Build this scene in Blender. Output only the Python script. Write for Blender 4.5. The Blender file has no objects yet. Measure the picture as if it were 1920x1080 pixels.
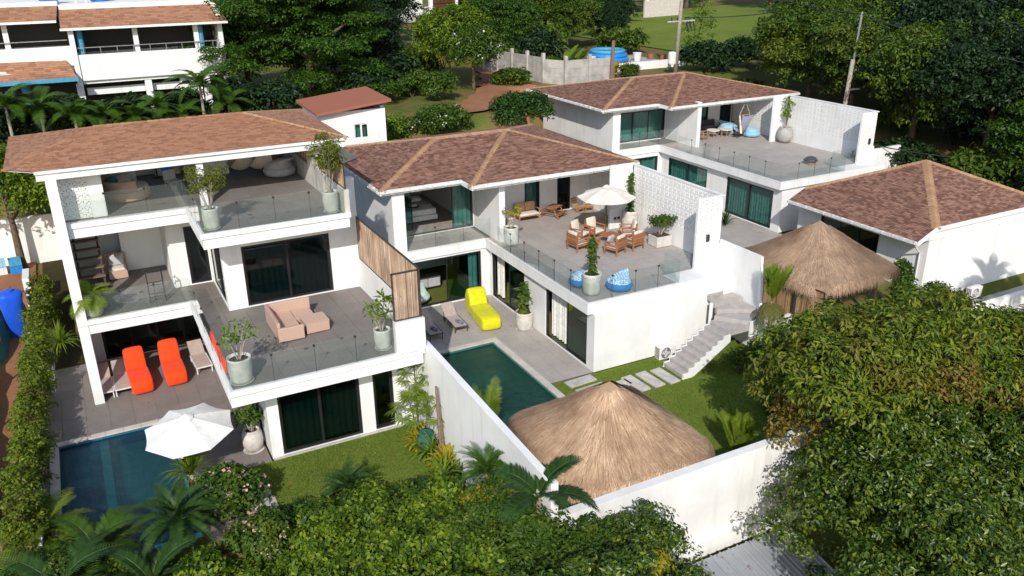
import bpy, math, random
import numpy as np
from mathutils import Vector, Matrix
S = bpy.context.scene
COL = S.collection
PI = math.pi
rad = math.radians
random.seed(7)
RNG = np.random.default_rng(11)

# ------------------------------------------------------------------ camera
def look_basis(yaw, pitch, roll):
    f = Vector((math.sin(yaw)*math.cos(pitch), math.cos(yaw)*math.cos(pitch), -math.sin(pitch)))
    r = Vector((math.cos(yaw), -math.sin(yaw), 0)); u = r.cross(f)
    c, s = math.cos(roll), math.sin(roll)
    return c*r + s*u, -s*r + c*u, f
cam_data = bpy.data.cameras.new('camera'); cam = bpy.data.objects.new('camera', cam_data); COL.objects.link(cam)
R_, U_, F_ = look_basis(rad(27.393), rad(22.075), rad(-0.743))
cam.matrix_world = Matrix(((R_.x, U_.x, -F_.x, 0), (R_.y, U_.y, -F_.y, 0), (R_.z, U_.z, -F_.z, 16.0), (0, 0, 0, 1)))
cam_data.sensor_width = 36.0; cam_data.lens = 1573.5/1920*36
cam_data.clip_start = 0.5; cam_data.clip_end = 1500
S.camera = cam

# ------------------------------------------------------------------ light
SUN = Vector((-0.72, -1.28, 1.0)).normalized()
world = bpy.data.worlds.new('World'); S.world = world; world.use_nodes = True
wn = world.node_tree; wn.nodes.clear()
sky = wn.nodes.new('ShaderNodeTexSky'); sky.sky_type = 'NISHITA'; sky.sun_disc = False
sky.sun_elevation = math.asin(SUN.z); sky.sun_rotation = math.atan2(SUN.x, SUN.y)
sky.air_density = 1.0; sky.dust_density = 1.0; sky.ozone_density = 1.0
bg = wn.nodes.new('ShaderNodeBackground'); bg.inputs['Strength'].default_value = 0.148
wo = wn.nodes.new('ShaderNodeOutputWorld')
wn.links.new(sky.outputs[0], bg.inputs[0]); wn.links.new(bg.outputs[0], wo.inputs[0])
sd = bpy.data.lights.new('sun', 'SUN'); sd.energy = 3.9; sd.angle = rad(0.5); sd.color = (1.0, 0.95, 0.87)
sun = bpy.data.objects.new('sun', sd); COL.objects.link(sun)
sun.rotation_euler = SUN.to_track_quat('Z', 'Y').to_euler(); sun.location = (-30, -60, 60)
S.view_settings.view_transform = 'Standard'; S.view_settings.look = 'None'
S.view_settings.exposure = 0.12; S.view_settings.gamma = 1.0; S.view_settings.use_curve_mapping = False
S.cycles.max_bounces = 8; S.cycles.transparent_max_bounces = 24; S.cycles.transmission_bounces = 6
S.cycles.glossy_bounces = 3; S.cycles.diffuse_bounces = 3
S.cycles.sample_clamp_indirect = 6.0; S.cycles.caustics_reflective = False; S.cycles.caustics_refractive = False
S.cycles.use_denoising = True

# ------------------------------------------------------------------ materials
MATS = {}
class NT:
    """small helper round a material's node tree"""
    def __init__(s, name):
        s.m = bpy.data.materials.new(name); s.m.use_nodes = True
        s.t = s.m.node_tree; s.t.nodes.clear()
        s.out = s.t.nodes.new('ShaderNodeOutputMaterial'); MATS[name] = s.m
    def n(s, typ, **kw):
        k = s.t.nodes.new(typ)
        for a, b in kw.items():
            if a.startswith('i_'): k.inputs[a[2:].replace('_', ' ')].default_value = b
            else: setattr(k, a, b)
        return k
    def l(s, a, b): s.t.links.new(a, b)
    def coords(s, kind='Object'): return s.n('ShaderNodeTexCoord').outputs[kind]
    def noise(s, scale, detail=4, rough=.55, vec=None, stretch=None):
        k = s.n('ShaderNodeTexNoise'); k.inputs['Scale'].default_value = scale
        k.inputs['Detail'].default_value = detail; k.inputs['Roughness'].default_value = rough
        v = vec or s.coords()
        if stretch:
            mp = s.n('ShaderNodeMapping'); mp.inputs['Scale'].default_value = stretch; s.l(v, mp.inputs[0]); v = mp.outputs[0]
        s.l(v, k.inputs['Vector']); return k.outputs[0]
    def ramp(s, fac, stops, interp='LINEAR'):
        r = s.n('ShaderNodeValToRGB'); r.color_ramp.interpolation = interp
        el = r.color_ramp.elements
        while len(el) < len(stops): el.new(0.5)
        for e, (p, c) in zip(el, stops):
            e.position = p; e.color = (*c, 1) if len(c) == 3 else c
        s.l(fac, r.inputs[0]); return r.outputs[0]
    def mix(s, fac, a, b, blend='MIX'):
        m = s.n('ShaderNodeMix', data_type='RGBA', blend_type=blend)
        for i, v in ((0, fac), (6, a), (7, b)):
            if isinstance(v, (int, float)): m.inputs[i].default_value = v
            elif isinstance(v, tuple): m.inputs[i].default_value = (*v, 1)
            else: s.l(v, m.inputs[i])
        return m.outputs[2]
    def island(s): return s.n('ShaderNodeNewGeometry').outputs['Random Per Island']
    def objrand(s): return s.n('ShaderNodeObjectInfo').outputs['Random']
    def fres(s, ior, normal=None):
        # the same fresnel on both faces of a thin sheet
        b = s.n('ShaderNodeNewGeometry').outputs['Backfacing']; m = s.n('ShaderNodeMath', operation='MULTIPLY_ADD')
        s.l(b, m.inputs[0]); m.inputs[1].default_value = 1/ior-ior; m.inputs[2].default_value = ior
        f = s.n('ShaderNodeFresnel'); s.l(m.outputs[0], f.inputs[0])
        if normal is not None: s.l(normal, f.inputs['Normal'])
        return f.outputs[0]
    def bump(s, h, strength=.3, dist=.02):
        b = s.n('ShaderNodeBump'); b.inputs['Strength'].default_value = strength; b.inputs['Distance'].default_value = dist
        s.l(h, b.inputs['Height']); return b.outputs[0]
    def bsdf(s, col, rough=.6, spec=.4, metal=0, normal=None, **kw):
        p = s.n('ShaderNodeBsdfPrincipled')
        if isinstance(col, tuple): p.inputs['Base Color'].default_value = (*col, 1)
        else: s.l(col, p.inputs['Base Color'])
        if isinstance(rough, (int, float)): p.inputs['Roughness'].default_value = rough
        else: s.l(rough, p.inputs['Roughness'])
        p.inputs['Specular IOR Level'].default_value = spec; p.inputs['Metallic'].default_value = metal
        if normal is not None: s.l(normal, p.inputs['Normal'])
        for a, b in kw.items(): p.inputs[a].default_value = b
        return p.outputs[0]
    def done(s, sh): s.l(sh, s.out.inputs[0]); return s.m

def plain(name, col, rough=.6, spec=.4, metal=0, vary=.12, scale=6, bump=0, var_obj=0):
    t = NT(name); n = t.noise(scale, 5)
    dark = tuple(c*(1-vary*1.6) for c in col); light = tuple(min(1, c*(1+vary)) for c in col)
    c = t.ramp(n, [(.3, dark), (.7, light)])
    if var_obj:
        c = t.mix(1.0, c, t.ramp(t.objrand(), [(0, (1-var_obj,)*3), (1, (1, 1, 1))]), 'MULTIPLY')
    nm = t.bump(t.noise(scale*6, 3), .25, bump) if bump else None
    return t.done(t.bsdf(c, rough, spec, metal, nm))

def paint(name, col, stain=.06, streak=.05):
    t = NT(name); co = t.n('ShaderNodeNewGeometry').outputs['Position']
    a = t.noise(.7, 5, .6, vec=co)
    b = t.noise(1.0, 4, .6, vec=co, stretch=(3.0, 3.0, .25))
    c = t.mix(t.ramp(a, [(.42, (0, 0, 0)), (.75, (1, 1, 1))]), col, tuple(x*(1-stain*2) for x in col))
    c = t.mix(t.ramp(b, [(.55, (0, 0, 0)), (.8, (1, 1, 1))]), c, tuple(x*(1-streak*3) for x in (col[0], col[1]*.98, col[2]*.94)))
    return t.done(t.bsdf(c, .65, .3, 0, t.bump(t.noise(22, 4, vec=co), .12, .01)))
paint('white_paint', (.80, .80, .79), .07, .07)
paint('old_white_paint', (.66, .64, .60), .22, .25)
paint('shade_paint', (.70, .70, .70))
def tile_mat(name, col):
    t = NT(name)
    g = t.n('ShaderNodeNewGeometry').outputs['Position']
    a = t.noise(1.1, 6, .6, vec=g); b = t.noise(9, 5, .65, vec=g)
    c = t.ramp(a, [(.3, tuple(x*.82 for x in col)), (.72, tuple(x*1.12 for x in col))])
    c = t.mix(.35, c, t.ramp(b, [(.3, tuple(x*.75 for x in col)), (.7, tuple(x*1.2 for x in col))]))
    c = t.mix(1.0, c, t.ramp(t.objrand(), [(0, (.95, .95, .95)), (1, (1.03, 1.025, 1.02))]), 'MULTIPLY')
    return t.done(t.bsdf(c, .62, .3))
tile_mat('tile_dark', (.215, .188, .172)); tile_mat('tile_grey', (.205, .186, .172)); tile_mat('tile_pale', (.40, .365, .34))
plain('grout', (.13, .12, .11)); plain('coping', (.56, .51, .46), vary=.1, scale=3)
plain('stone_slab', (.48, .46, .43), vary=.14, scale=4, bump=.01)
plain('step_tile', (.40, .375, .355), vary=.1, scale=3)
plain('concrete', (.42, .40, .37), vary=.2, scale=1.5, bump=.02)
plain('black_frame', (.018, .018, .02), .35, .5); plain('dark_metal', (.03, .03, .032), .4, .5)
plain('steel', (.45, .45, .46), .35, .5, .8); plain('white_plastic', (.72, .72, .70), .4)
plain('room_shade', (.022, .02, .02)); plain('dark_hole', (.012, .012, .012), .8)  # first tone is near black and stands in for shade inside rooms
plain('bed_white', (.78, .77, .75)); plain('room_wall', (.62, .61, .59)); plain('room_floor', (.33, .30, .27))
def wood(name, col, scale=3):
    t = NT(name); n = t.noise(scale, 5, .6, stretch=(1, 8, 8))
    c = t.ramp(n, [(.3, tuple(x*.6 for x in col)), (.7, tuple(x*1.25 for x in col))])
    c = t.mix(1.0, c, t.ramp(t.objrand(), [(0, (.8, .8, .8)), (1, (1.1, 1.1, 1.1))]), 'MULTIPLY')
    return t.done(t.bsdf(c, .5, .35))
wood('teak', (.36, .155, .07)); wood('pale_wood', (.50, .27, .12)); wood('dark_wood', (.10, .045, .022)); wood('grey_wood', (.22, .15, .11))
wood('post_wood', (.06, .045, .035)); wood('bamboo_pale', (.48, .33, .19))
def fabric(name, col, rough=.85, sheen=.2, vary=.07):
    t = NT(name); c = t.ramp(t.noise(5, 4), [(.3, tuple(x*(1-vary*2) for x in col)), (.7, tuple(min(1, x*(1+vary)) for x in col))])
    return t.done(t.bsdf(c, rough, .2, 0, t.bump(t.noise(3.2, 3), .5, .05), **{'Sheen Weight': sheen}))
fabric('cream_cloth', (.68, .60, .52)); fabric('orange_cloth', (.90, .062, .008), .7, .1); fabric('lime_cloth', (.62, .60, .012), .7, .1)
fabric('blue_cloth', (.01, .20, .60), .6, .1); fabric('canopy_cloth', (.74, .73, .70)); fabric('cream_canopy', (.70, .66, .58))
fabric('charcoal_cloth', (.06, .058, .065)); fabric('grey_cloth', (.42, .42, .44)); fabric('teal_cloth', (.03, .22, .27))
fabric('beige_sling', (.40, .33, .29)); fabric('pale_blue_cloth', (.28, .50, .66)); fabric('mint_cloth', (.50, .62, .60)); fabric('towel_blue', (.16, .18, .24))
fabric('tarp_blue', (.012, .09, .62), .5, .1); fabric('teal_mesh', (.02, .17, .15), .8, .1)
def striped(name, a, b, scale):
    t = NT(name); w = t.n('ShaderNodeTexWave', wave_type='BANDS', bands_direction='X'); w.inputs['Scale'].default_value = scale
    w.inputs['Distortion'].default_value = .6; t.l(t.coords(), w.inputs['Vector'])
    v = t.n('ShaderNodeTexVoronoi'); v.inputs['Scale'].default_value = 16; t.l(t.coords(), v.inputs['Vector'])
    c = t.mix(t.ramp(w.outputs[0], [(.45, (0, 0, 0)), (.55, (1, 1, 1))]), a, b)
    c = t.mix(t.ramp(v.outputs[0], [(.22, (1, 1, 1)), (.3, (0, 0, 0))]), c, a)
    return t.done(t.bsdf(c, .7, .2))
t = NT('batik_cloth'); ck = t.n('ShaderNodeTexChecker'); ck.inputs['Scale'].default_value = 13; t.l(t.coords(), ck.inputs['Vector'])
t.done(t.bsdf(t.mix(t.ramp(t.noise(26, 2), [(.42, (0, 0, 0)), (.5, (1, 1, 1))]), (.62, .80, .88), t.mix(ck.outputs[1], (.55, .76, .86), (.02, .26, .58))), .7, .2))
def weave(name, col):
    t = NT(name)
    w = t.n('ShaderNodeTexWave', wave_type='BANDS', bands_direction='Z'); w.inputs['Scale'].default_value = 9; w.inputs['Distortion'].default_value = .5
    t.l(t.coords(), w.inputs['Vector'])
    c = t.mix(t.ramp(w.outputs[0], [(.2, (0, 0, 0)), (.8, (1, 1, 1))]), tuple(x*.78 for x in col), tuple(x*1.06 for x in col))
    return t.done(t.bsdf(c, .6, .3, 0, t.bump(w.outputs[0], .3, .01)))
weave('rattan', (.54, .37, .29))
def glaze(name, col):
    t = NT(name); n = t.noise(3, 6, .65)
    c = t.ramp(n, [(.35, tuple(x*.72 for x in col)), (.6, col), (.75, tuple(min(1, x*1.12) for x in col))])
    return t.done(t.bsdf(c, .45, .4))
glaze('celadon', (.56, .575, .52)); glaze('white_pot', (.64, .60, .55)); glaze('grey_pot', (.40, .39, .37))
plain('soil', (.07, .045, .03)); plain('plaster_planter', (.60, .56, .52))
# glass: tinted transparency with a fresnel mirror
def glass(name, tint, refl=1.0, rough=.01, haze=0, hazecol=(.5, .6, .6)):
    t = NT(name); tr = t.n('ShaderNodeBsdfTransparent'); tr.inputs[0].default_value = (*tint, 1)
    gl = t.n('ShaderNodeBsdfGlossy'); gl.inputs['Roughness'].default_value = rough; gl.inputs[0].default_value = (refl, refl, refl, 1)
    fr = t.fres(1.5)
    base = tr.outputs[0]
    if haze:
        df = t.n('ShaderNodeBsdfDiffuse'); df.inputs[0].default_value = (*hazecol, 1)
        mm = t.n('ShaderNodeMixShader'); mm.inputs[0].default_value = haze; t.l(base, mm.inputs[1]); t.l(df.outputs[0], mm.inputs[2]); base = mm.outputs[0]
    m = t.n('ShaderNodeMixShader'); t.l(fr, m.inputs[0]); t.l(base, m.inputs[1]); t.l(gl.outputs[0], m.inputs[2])
    return t.done(m.outputs[0])
glass('teal_glass', (.46, .66, .64)); glass('dark_glass', (.20, .31, .315)); glass('smoke_glass', (.42, .46, .46)); glass('clear_glass', (.955, .972, .965), 1, .01, .035)
plain('curtain', (.70, .70, .66), .9, .1)
def water(name, tint, deep):
    t = NT(name); co = t.n('ShaderNodeNewGeometry').outputs['Position']
    h = t.noise(2.8, 6, .62, vec=co); nm = t.bump(h, .6, .07)
    tr = t.n('ShaderNodeBsdfTransparent'); tr.inputs[0].default_value = (*tint, 1)
    df = t.n('ShaderNodeBsdfDiffuse'); df.inputs[0].default_value = (*deep, 1)
    b = t.n('ShaderNodeMixShader'); b.inputs[0].default_value = .25; t.l(tr.outputs[0], b.inputs[1]); t.l(df.outputs[0], b.inputs[2])
    gl = t.n('ShaderNodeBsdfGlossy'); gl.inputs['Roughness'].default_value = .03; t.l(nm, gl.inputs['Normal'])
    fr = t.fres(1.33, nm)
    m = t.n('ShaderNodeMixShader'); t.l(fr, m.inputs[0]); t.l(b.outputs[0], m.inputs[1]); t.l(gl.outputs[0], m.inputs[2])
    return t.done(m.outputs[0])
water('blue_water', (.34, .70, .76), (.004, .07, .10)); water('green_water', (.46, .76, .70), (.005, .065, .055))
def pool_tile(name, col):
    t = NT(name); br = t.n('ShaderNodeTexBrick'); br.offset = 0; br.inputs['Scale'].default_value = 3
    br.inputs['Mortar Size'].default_value = .012; t.l(t.n('ShaderNodeNewGeometry').outputs['Position'], br.inputs['Vector'])
    br.inputs['Color1'].default_value = (*col, 1); br.inputs['Color2'].default_value = (*[c*.75 for c in col], 1); br.inputs['Mortar'].default_value = (*[c*1.6 for c in col], 1)
    return t.done(t.bsdf(br.outputs[0], .4, .4))
pool_tile('pool_tile_blue', (.03, .16, .27)); pool_tile('pool_tile_green', (.05, .20, .175)); pool_tile('pool_tile_pale', (.42, .42, .36))
# roofs
def shingle(name, dk, md, lt):
    t = NT(name); r = t.island()
    c = t.ramp(r, [(0, dk), (.22, dk), (.42, md), (.72, tuple((a*1.4+b*.6)/2 for a, b in zip(md, lt))), (1, lt)])
    p = t.n('ShaderNodeNewGeometry').outputs['Position']
    c = t.mix(t.ramp(t.noise(.6, 5, .6, vec=p), [(.45, (0, 0, 0)), (.8, (.25, .25, .25))]), c, dk)
    c = t.mix(.3, c, t.ramp(t.noise(60, 3, vec=p), [(.3, dk), (.7, lt)]))
    return t.done(t.bsdf(c, .9, .15))
shingle('shingle_red', (.115, .055, .042), (.225, .118, .086), (.37, .215, .155))
shingle('shingle_orange', (.245, .118, .07), (.345, .175, .105), (.43, .235, .145))
shingle('cap_tan', (.33, .19, .105), (.39, .235, .14), (.44, .28, .175)); shingle('rust_roof', (.26, .09, .055), (.32, .12, .075), (.36, .15, .10))
t = NT('metal_sheet'); n1 = t.noise(1.6, 6, .7)
t.done(t.bsdf(t.mix(t.ramp(n1, [(.60, (0, 0, 0)), (.68, (1, 1, 1))]), t.ramp(t.noise(.8, 4), [(.3, (.30, .32, .35)), (.7, (.40, .42, .45))]), (.17, .075, .045)), .45, .4, .3))
def straw(name, dk, md, lt):
    t = NT(name); r = t.island()
    c = t.ramp(r, [(0, dk), (.25, md), (.75, md), (1, lt)])
    p = t.n('ShaderNodeNewGeometry').outputs['Position']
    c = t.mix(t.ramp(t.noise(.9, 5, .65, vec=p), [(.42, (0, 0, 0)), (.75, (.75, .75, .75))]), c, dk)
    return t.done(t.bsdf(c, .85, .15))
straw('thatch', (.19, .11, .065), (.50, .34, .22), (.76, .59, .42)); straw('thatch_old', (.20, .125, .08), (.43, .295, .20), (.62, .46, .33))
straw('brush_stick', (.14, .085, .055), (.47, .34, .245), (.72, .62, .52)); straw('reed', (.26, .16, .08), (.46, .32, .18), (.58, .44, .27))
# plants
def leafmat(name, cols, trans=.3, clump=None, rough=.45, spec=.25):
    t = NT(name); r = t.island(); n = len(cols)
    c = t.ramp(r, [(i/max(1, n-1), k) for i, k in enumerate(cols)])
    if clump:
        p = t.n('ShaderNodeNewGeometry').outputs['Position']
        c = t.mix(t.ramp(t.noise(clump[0], 3, .6, vec=p), [(.5, (0, 0, 0)), (.66, (1, 1, 1))]), c, clump[1])
    d = t.bsdf(c, rough, spec); tl = t.n('ShaderNodeBsdfTranslucent')
    t.l(t.mix(1.0, c, (1.15, 1.3, .5), 'MULTIPLY'), tl.inputs[0])
    m = t.n('ShaderNodeMixShader'); m.inputs[0].default_value = trans; t.l(d, m.inputs[1]); t.l(tl.outputs[0], m.inputs[2])
    return t.done(m.outputs[0])
leafmat('leaf_dark', [(.016, .045, .008), (.03, .075, .012), (.055, .11, .018)], .25)
leafmat('leaf_rain', [(.02, .055, .006), (.045, .105, .010), (.075, .15, .016)], .3)
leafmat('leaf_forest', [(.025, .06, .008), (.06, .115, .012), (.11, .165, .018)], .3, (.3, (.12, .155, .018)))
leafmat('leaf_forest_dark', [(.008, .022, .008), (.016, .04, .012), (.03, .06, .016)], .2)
leafmat('leaf_mango', [(.035, .08, .008), (.085, .135, .012), (.15, .195, .018), (.23, .24, .03)], .32, (.7, (.16, .15, .022)))
leafmat('leaf_shiny', [(.018, .05, .006), (.045, .09, .009), (.095, .145, .014), (.17, .21, .022)], .28, None, .35, .4)
leafmat('leaf_bright', [(.035, .085, .008), (.10, .18, .012), (.17, .25, .018), (.25, .31, .025)], .38, (1.3, (.04, .085, .01)))
leafmat('leaf_mid', [(.022, .06, .008), (.05, .105, .012), (.10, .165, .018)], .32, (1.6, (.10, .14, .016)))
leafmat('leaf_bronze', [(.10, .085, .014), (.17, .12, .022), (.20, .16, .028), (.11, .13, .02)], .3)
leafmat('leaf_yellow', [(.22, .20, .012), (.36, .30, .015), (.16, .20, .02)], .35)
leafmat('leaf_lime', [(.07, .15, .015), (.13, .21, .02), (.20, .27, .035)], .35)
leafmat('leaf_hedge', [(.05, .095, .008), (.12, .175, .012), (.21, .25, .02)], .32, (1.0, (.10, .10, .018)))
leafmat('leaf_orange', [(.40, .10, .03), (.30, .09, .03), (.22, .12, .03)], .25)
leafmat('frond_green', [(.035, .09, .010), (.08, .15, .016)], .35); leafmat('frond_lime', [(.13, .20, .02), (.22, .28, .03)], .4)
leafmat('frond_dark', [(.02, .055, .012), (.05, .105, .02)], .3); leafmat('frond_dry', [(.16, .15, .04), (.11, .12, .03)], .3)
leafmat('petal_white', [(.75, .75, .68), (.65, .66, .6)], .2); leafmat('petal_pink', [(.52, .30, .26), (.62, .42, .36)], .2)
leafmat('pencil_green', [(.14, .17, .02), (.24, .26, .035), (.09, .13, .02)], .25); leafmat('grass_blade', [(.085, .13, .016), (.12, .165, .022), (.16, .19, .035)], .3)
plain('bark', (.13, .095, .065), .9, .1, 0, .25, 8, .03); plain('pale_bark', (.34, .31, .26), .85, .1, 0, .2, 6)
plain('palm_trunk', (.20, .17, .12), .85, .1)
def ground_mat(name, stops, scale, d2=None, bump=.05):
    t = NT(name); p = t.n('ShaderNodeNewGeometry').outputs['Position']
    c = t.ramp(t.noise(scale, 7, .65, vec=p), stops)
    c = t.mix(.35, c, t.ramp(t.noise(scale*14, 5, .7, vec=p), stops))
    return t.done(t.bsdf(c, .95, .1, 0, t.bump(t.noise(scale*30, 4, vec=p), .6, bump)))
ground_mat('hill_ground', [(.36, (.25, .12, .06)), (.46, (.17, .13, .05)), (.54, (.10, .125, .025)), (.7, (.06, .095, .018))], .11)
ground_mat('lawn_grass', [(.3, (.085, .14, .016)), (.5, (.13, .185, .024)), (.64, (.165, .20, .035)), (.78, (.24, .20, .07))], .55)
ground_mat('field_grass', [(.3, (.10, .15, .025)), (.55, (.15, .20, .03)), (.75, (.22, .22, .06))], .2)
ground_mat('red_dirt', [(.3, (.23, .095, .045)), (.55, (.31, .15, .08)), (.75, (.38, .21, .125))], .35)
ground_mat('under_shrub', [(.3, (.03, .025, .012)), (.7, (.06, .05, .022))], .8)  # dark soil; on the narrow hedge bed it stands in for shrub shade

# ------------------------------------------------------------------ mesh helpers
class MB:
    def __init__(s): s.v = []; s.f = []
    def add(s, vs, fs):
        o = len(s.v); s.v.extend(tuple(v) for v in vs); s.f.extend(tuple(i+o for i in f) for f in fs); return s
    def box(s, x0, x1, y0, y1, z0, z1):
        if x1 < x0: x0, x1 = x1, x0
        if y1 < y0: y0, y1 = y1, y0
        return s.add([(x0,y0,z0),(x1,y0,z0),(x1,y1,z0),(x0,y1,z0),(x0,y0,z1),(x1,y0,z1),(x1,y1,z1),(x0,y1,z1)],
                     [(3,2,1,0),(4,5,6,7),(0,1,5,4),(1,2,6,5),(2,3,7,6),(3,0,4,7)])
    def obox(s, c, size, rz=0, rx=0, ry=0):
        m = Matrix.Translation(c) @ Matrix.Rotation(rz, 4, 'Z') @ Matrix.Rotation(ry, 4, 'Y') @ Matrix.Rotation(rx, 4, 'X')
        a, b, d = (k/2 for k in size); o = len(s.v)
        s.box(-a, a, -b, b, -d, d)
        for i in range(o, o+8): s.v[i] = tuple(m @ Vector(s.v[i]))
        return s
    def beam(s, a, b, w, h=None):
        """square bar from a to b"""
        a = Vector(a); b = Vector(b); d = b-a; q = d.to_track_quat('Z', 'Y'); h = h or w; o = len(s.v)
        s.box(-w/2, w/2, -h/2, h/2, 0, d.length)
        for i in range(o, o+8): s.v[i] = tuple(a + q @ Vector(s.v[i]))
        return s
    def prism(s, poly, z0, z1):
        n = len(poly); o = [(x, y, z0) for x, y in poly] + [(x, y, z1) for x, y in poly]
        return s.add(o, [tuple(range(n-1, -1, -1)), tuple(range(n, 2*n))] + [(i, (i+1) % n, n+(i+1) % n, n+i) for i in range(n)])
    def tube(s, pts, r, n=6, caps=True):
        pts = [Vector(p) for p in pts]; m = len(pts); o = len(s.v)
        rs = r if isinstance(r, (list, tuple)) else [r]*m
        for i, p in enumerate(pts):
            d = (pts[min(i+1, m-1)] - pts[max(i-1, 0)]).normalized()
            a = d.cross(Vector((0, 0, 1)) if abs(d.z) < .95 else Vector((1, 0, 0))).normalized(); b = d.cross(a)
            for k in range(n):
                t = 2*PI*k/n; s.v.append(tuple(p + rs[i]*(math.cos(t)*a + math.sin(t)*b)))
        for i in range(m-1):
            for k in range(n):
                s.f.append((o+i*n+k, o+i*n+(k+1) % n, o+(i+1)*n+(k+1) % n, o+(i+1)*n+k))
        if caps:
            s.f.append(tuple(o+k for k in range(n-1, -1, -1))); s.f.append(tuple(o+(m-1)*n+k for k in range(n)))
        return s
    def lathe(s, prof, n=20, c=(0, 0, 0)):
        o = len(s.v); m = len(prof)
        for r, z in prof:
            for k in range(n):
                t = 2*PI*k/n; s.v.append((c[0]+r*math.cos(t), c[1]+r*math.sin(t), c[2]+z))
        for i in range(m-1):
            for k in range(n):
                s.f.append((o+i*n+k, o+i*n+(k+1) % n, o+(i+1)*n+(k+1) % n, o+(i+1)*n+k))
        s.f.append(tuple(o+k for k in range(n-1, -1, -1))); s.f.append(tuple(o+(m-1)*n+k for k in range(n)))
        return s
    def poly(s, pts): return s.add(pts, [tuple(range(len(pts)))])
    def mesh(s, name, smooth=False):
        me = bpy.data.meshes.new(name); me.from_pydata(s.v, [], s.f); me.validate()
        if smooth: me.shade_smooth()
        return me

WL = {}
def wloc(o):
    l = Vector((0, 0, 0))
    while o is not None: l = l + o.location; o = o.parent
    return l
def thing(name, label, cat, loc=(0, 0, 0), rz=0, group=None):
    o = bpy.data.objects.new(name, None); COL.objects.link(o); o.empty_display_size = .2
    o.location = loc; o.rotation_euler = (0, 0, rz); tag(o, label, cat, group); return o
def tag(o, label=None, cat=None, group=None, kind=None):
    for k, v in (('label', label), ('category', cat), ('group', group), ('kind', kind)):
        if v: o[k] = v
    return o
def link(name, me, parent=None, loc=(0, 0, 0), mat=None):
    if mat is not None and not me.materials: me.materials.append(MATS[mat])
    o = bpy.data.objects.new(name, me); COL.objects.link(o)
    if parent is not None: o.parent = parent
    o.location = loc; return o
def part(name, mb, mat, parent=None, smooth=False, bevel=0, subsurf=0, world=False, label=None):
    """one mesh object; world=True: the vertices are world coordinates and the parent stands unrotated"""
    if world and parent is not None:
        l = wloc(parent); mb.v = [(x-l.x, y-l.y, z-l.z) for x, y, z in mb.v]
    o = link(name, mb.mesh(name, smooth), parent, mat=mat)
    if bevel:
        b = o.modifiers.new('bevel', 'BEVEL'); b.width = bevel; b.segments = 2; b.limit_method = 'ANGLE'
    if subsurf:
        u = o.modifiers.new('subsurf', 'SUBSURF'); u.levels = u.render_levels = subsurf
    if label: o['label'] = label
    return o
def copy_tree(o, parent=None):
    c = o.copy(); COL.objects.link(c)
    if parent is not None: c.parent = parent
    for ch in o.children: copy_tree(ch, c)
    return c
def dup(o, loc, rz=None, label=None, scale=None):
    c = copy_tree(o); c.location = loc
    if rz is not None: c.rotation_euler = (0, 0, rz)
    if label: c['label'] = label
    if scale: c.scale = (scale,)*3
    return c
def np_mesh(name, verts, faces, mat, parent=None, nper=3, loc=(0, 0, 0)):
    """verts (N,3) and faces (M,nper) as arrays, fast"""
    me = bpy.data.meshes.new(name); nv = len(verts); nf = len(faces)
    me.vertices.add(nv); me.vertices.foreach_set('co', np.ascontiguousarray(verts, dtype=np.float32).ravel())
    me.loops.add(nf*nper); me.loops.foreach_set('vertex_index', np.ascontiguousarray(faces, dtype=np.int32).ravel())
    me.polygons.add(nf); me.polygons.foreach_set('loop_start', np.arange(nf, dtype=np.int32)*nper)
    me.update(calc_edges=True)
    me.materials.append(MATS[mat]); return link(name, me, parent, loc)

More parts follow.
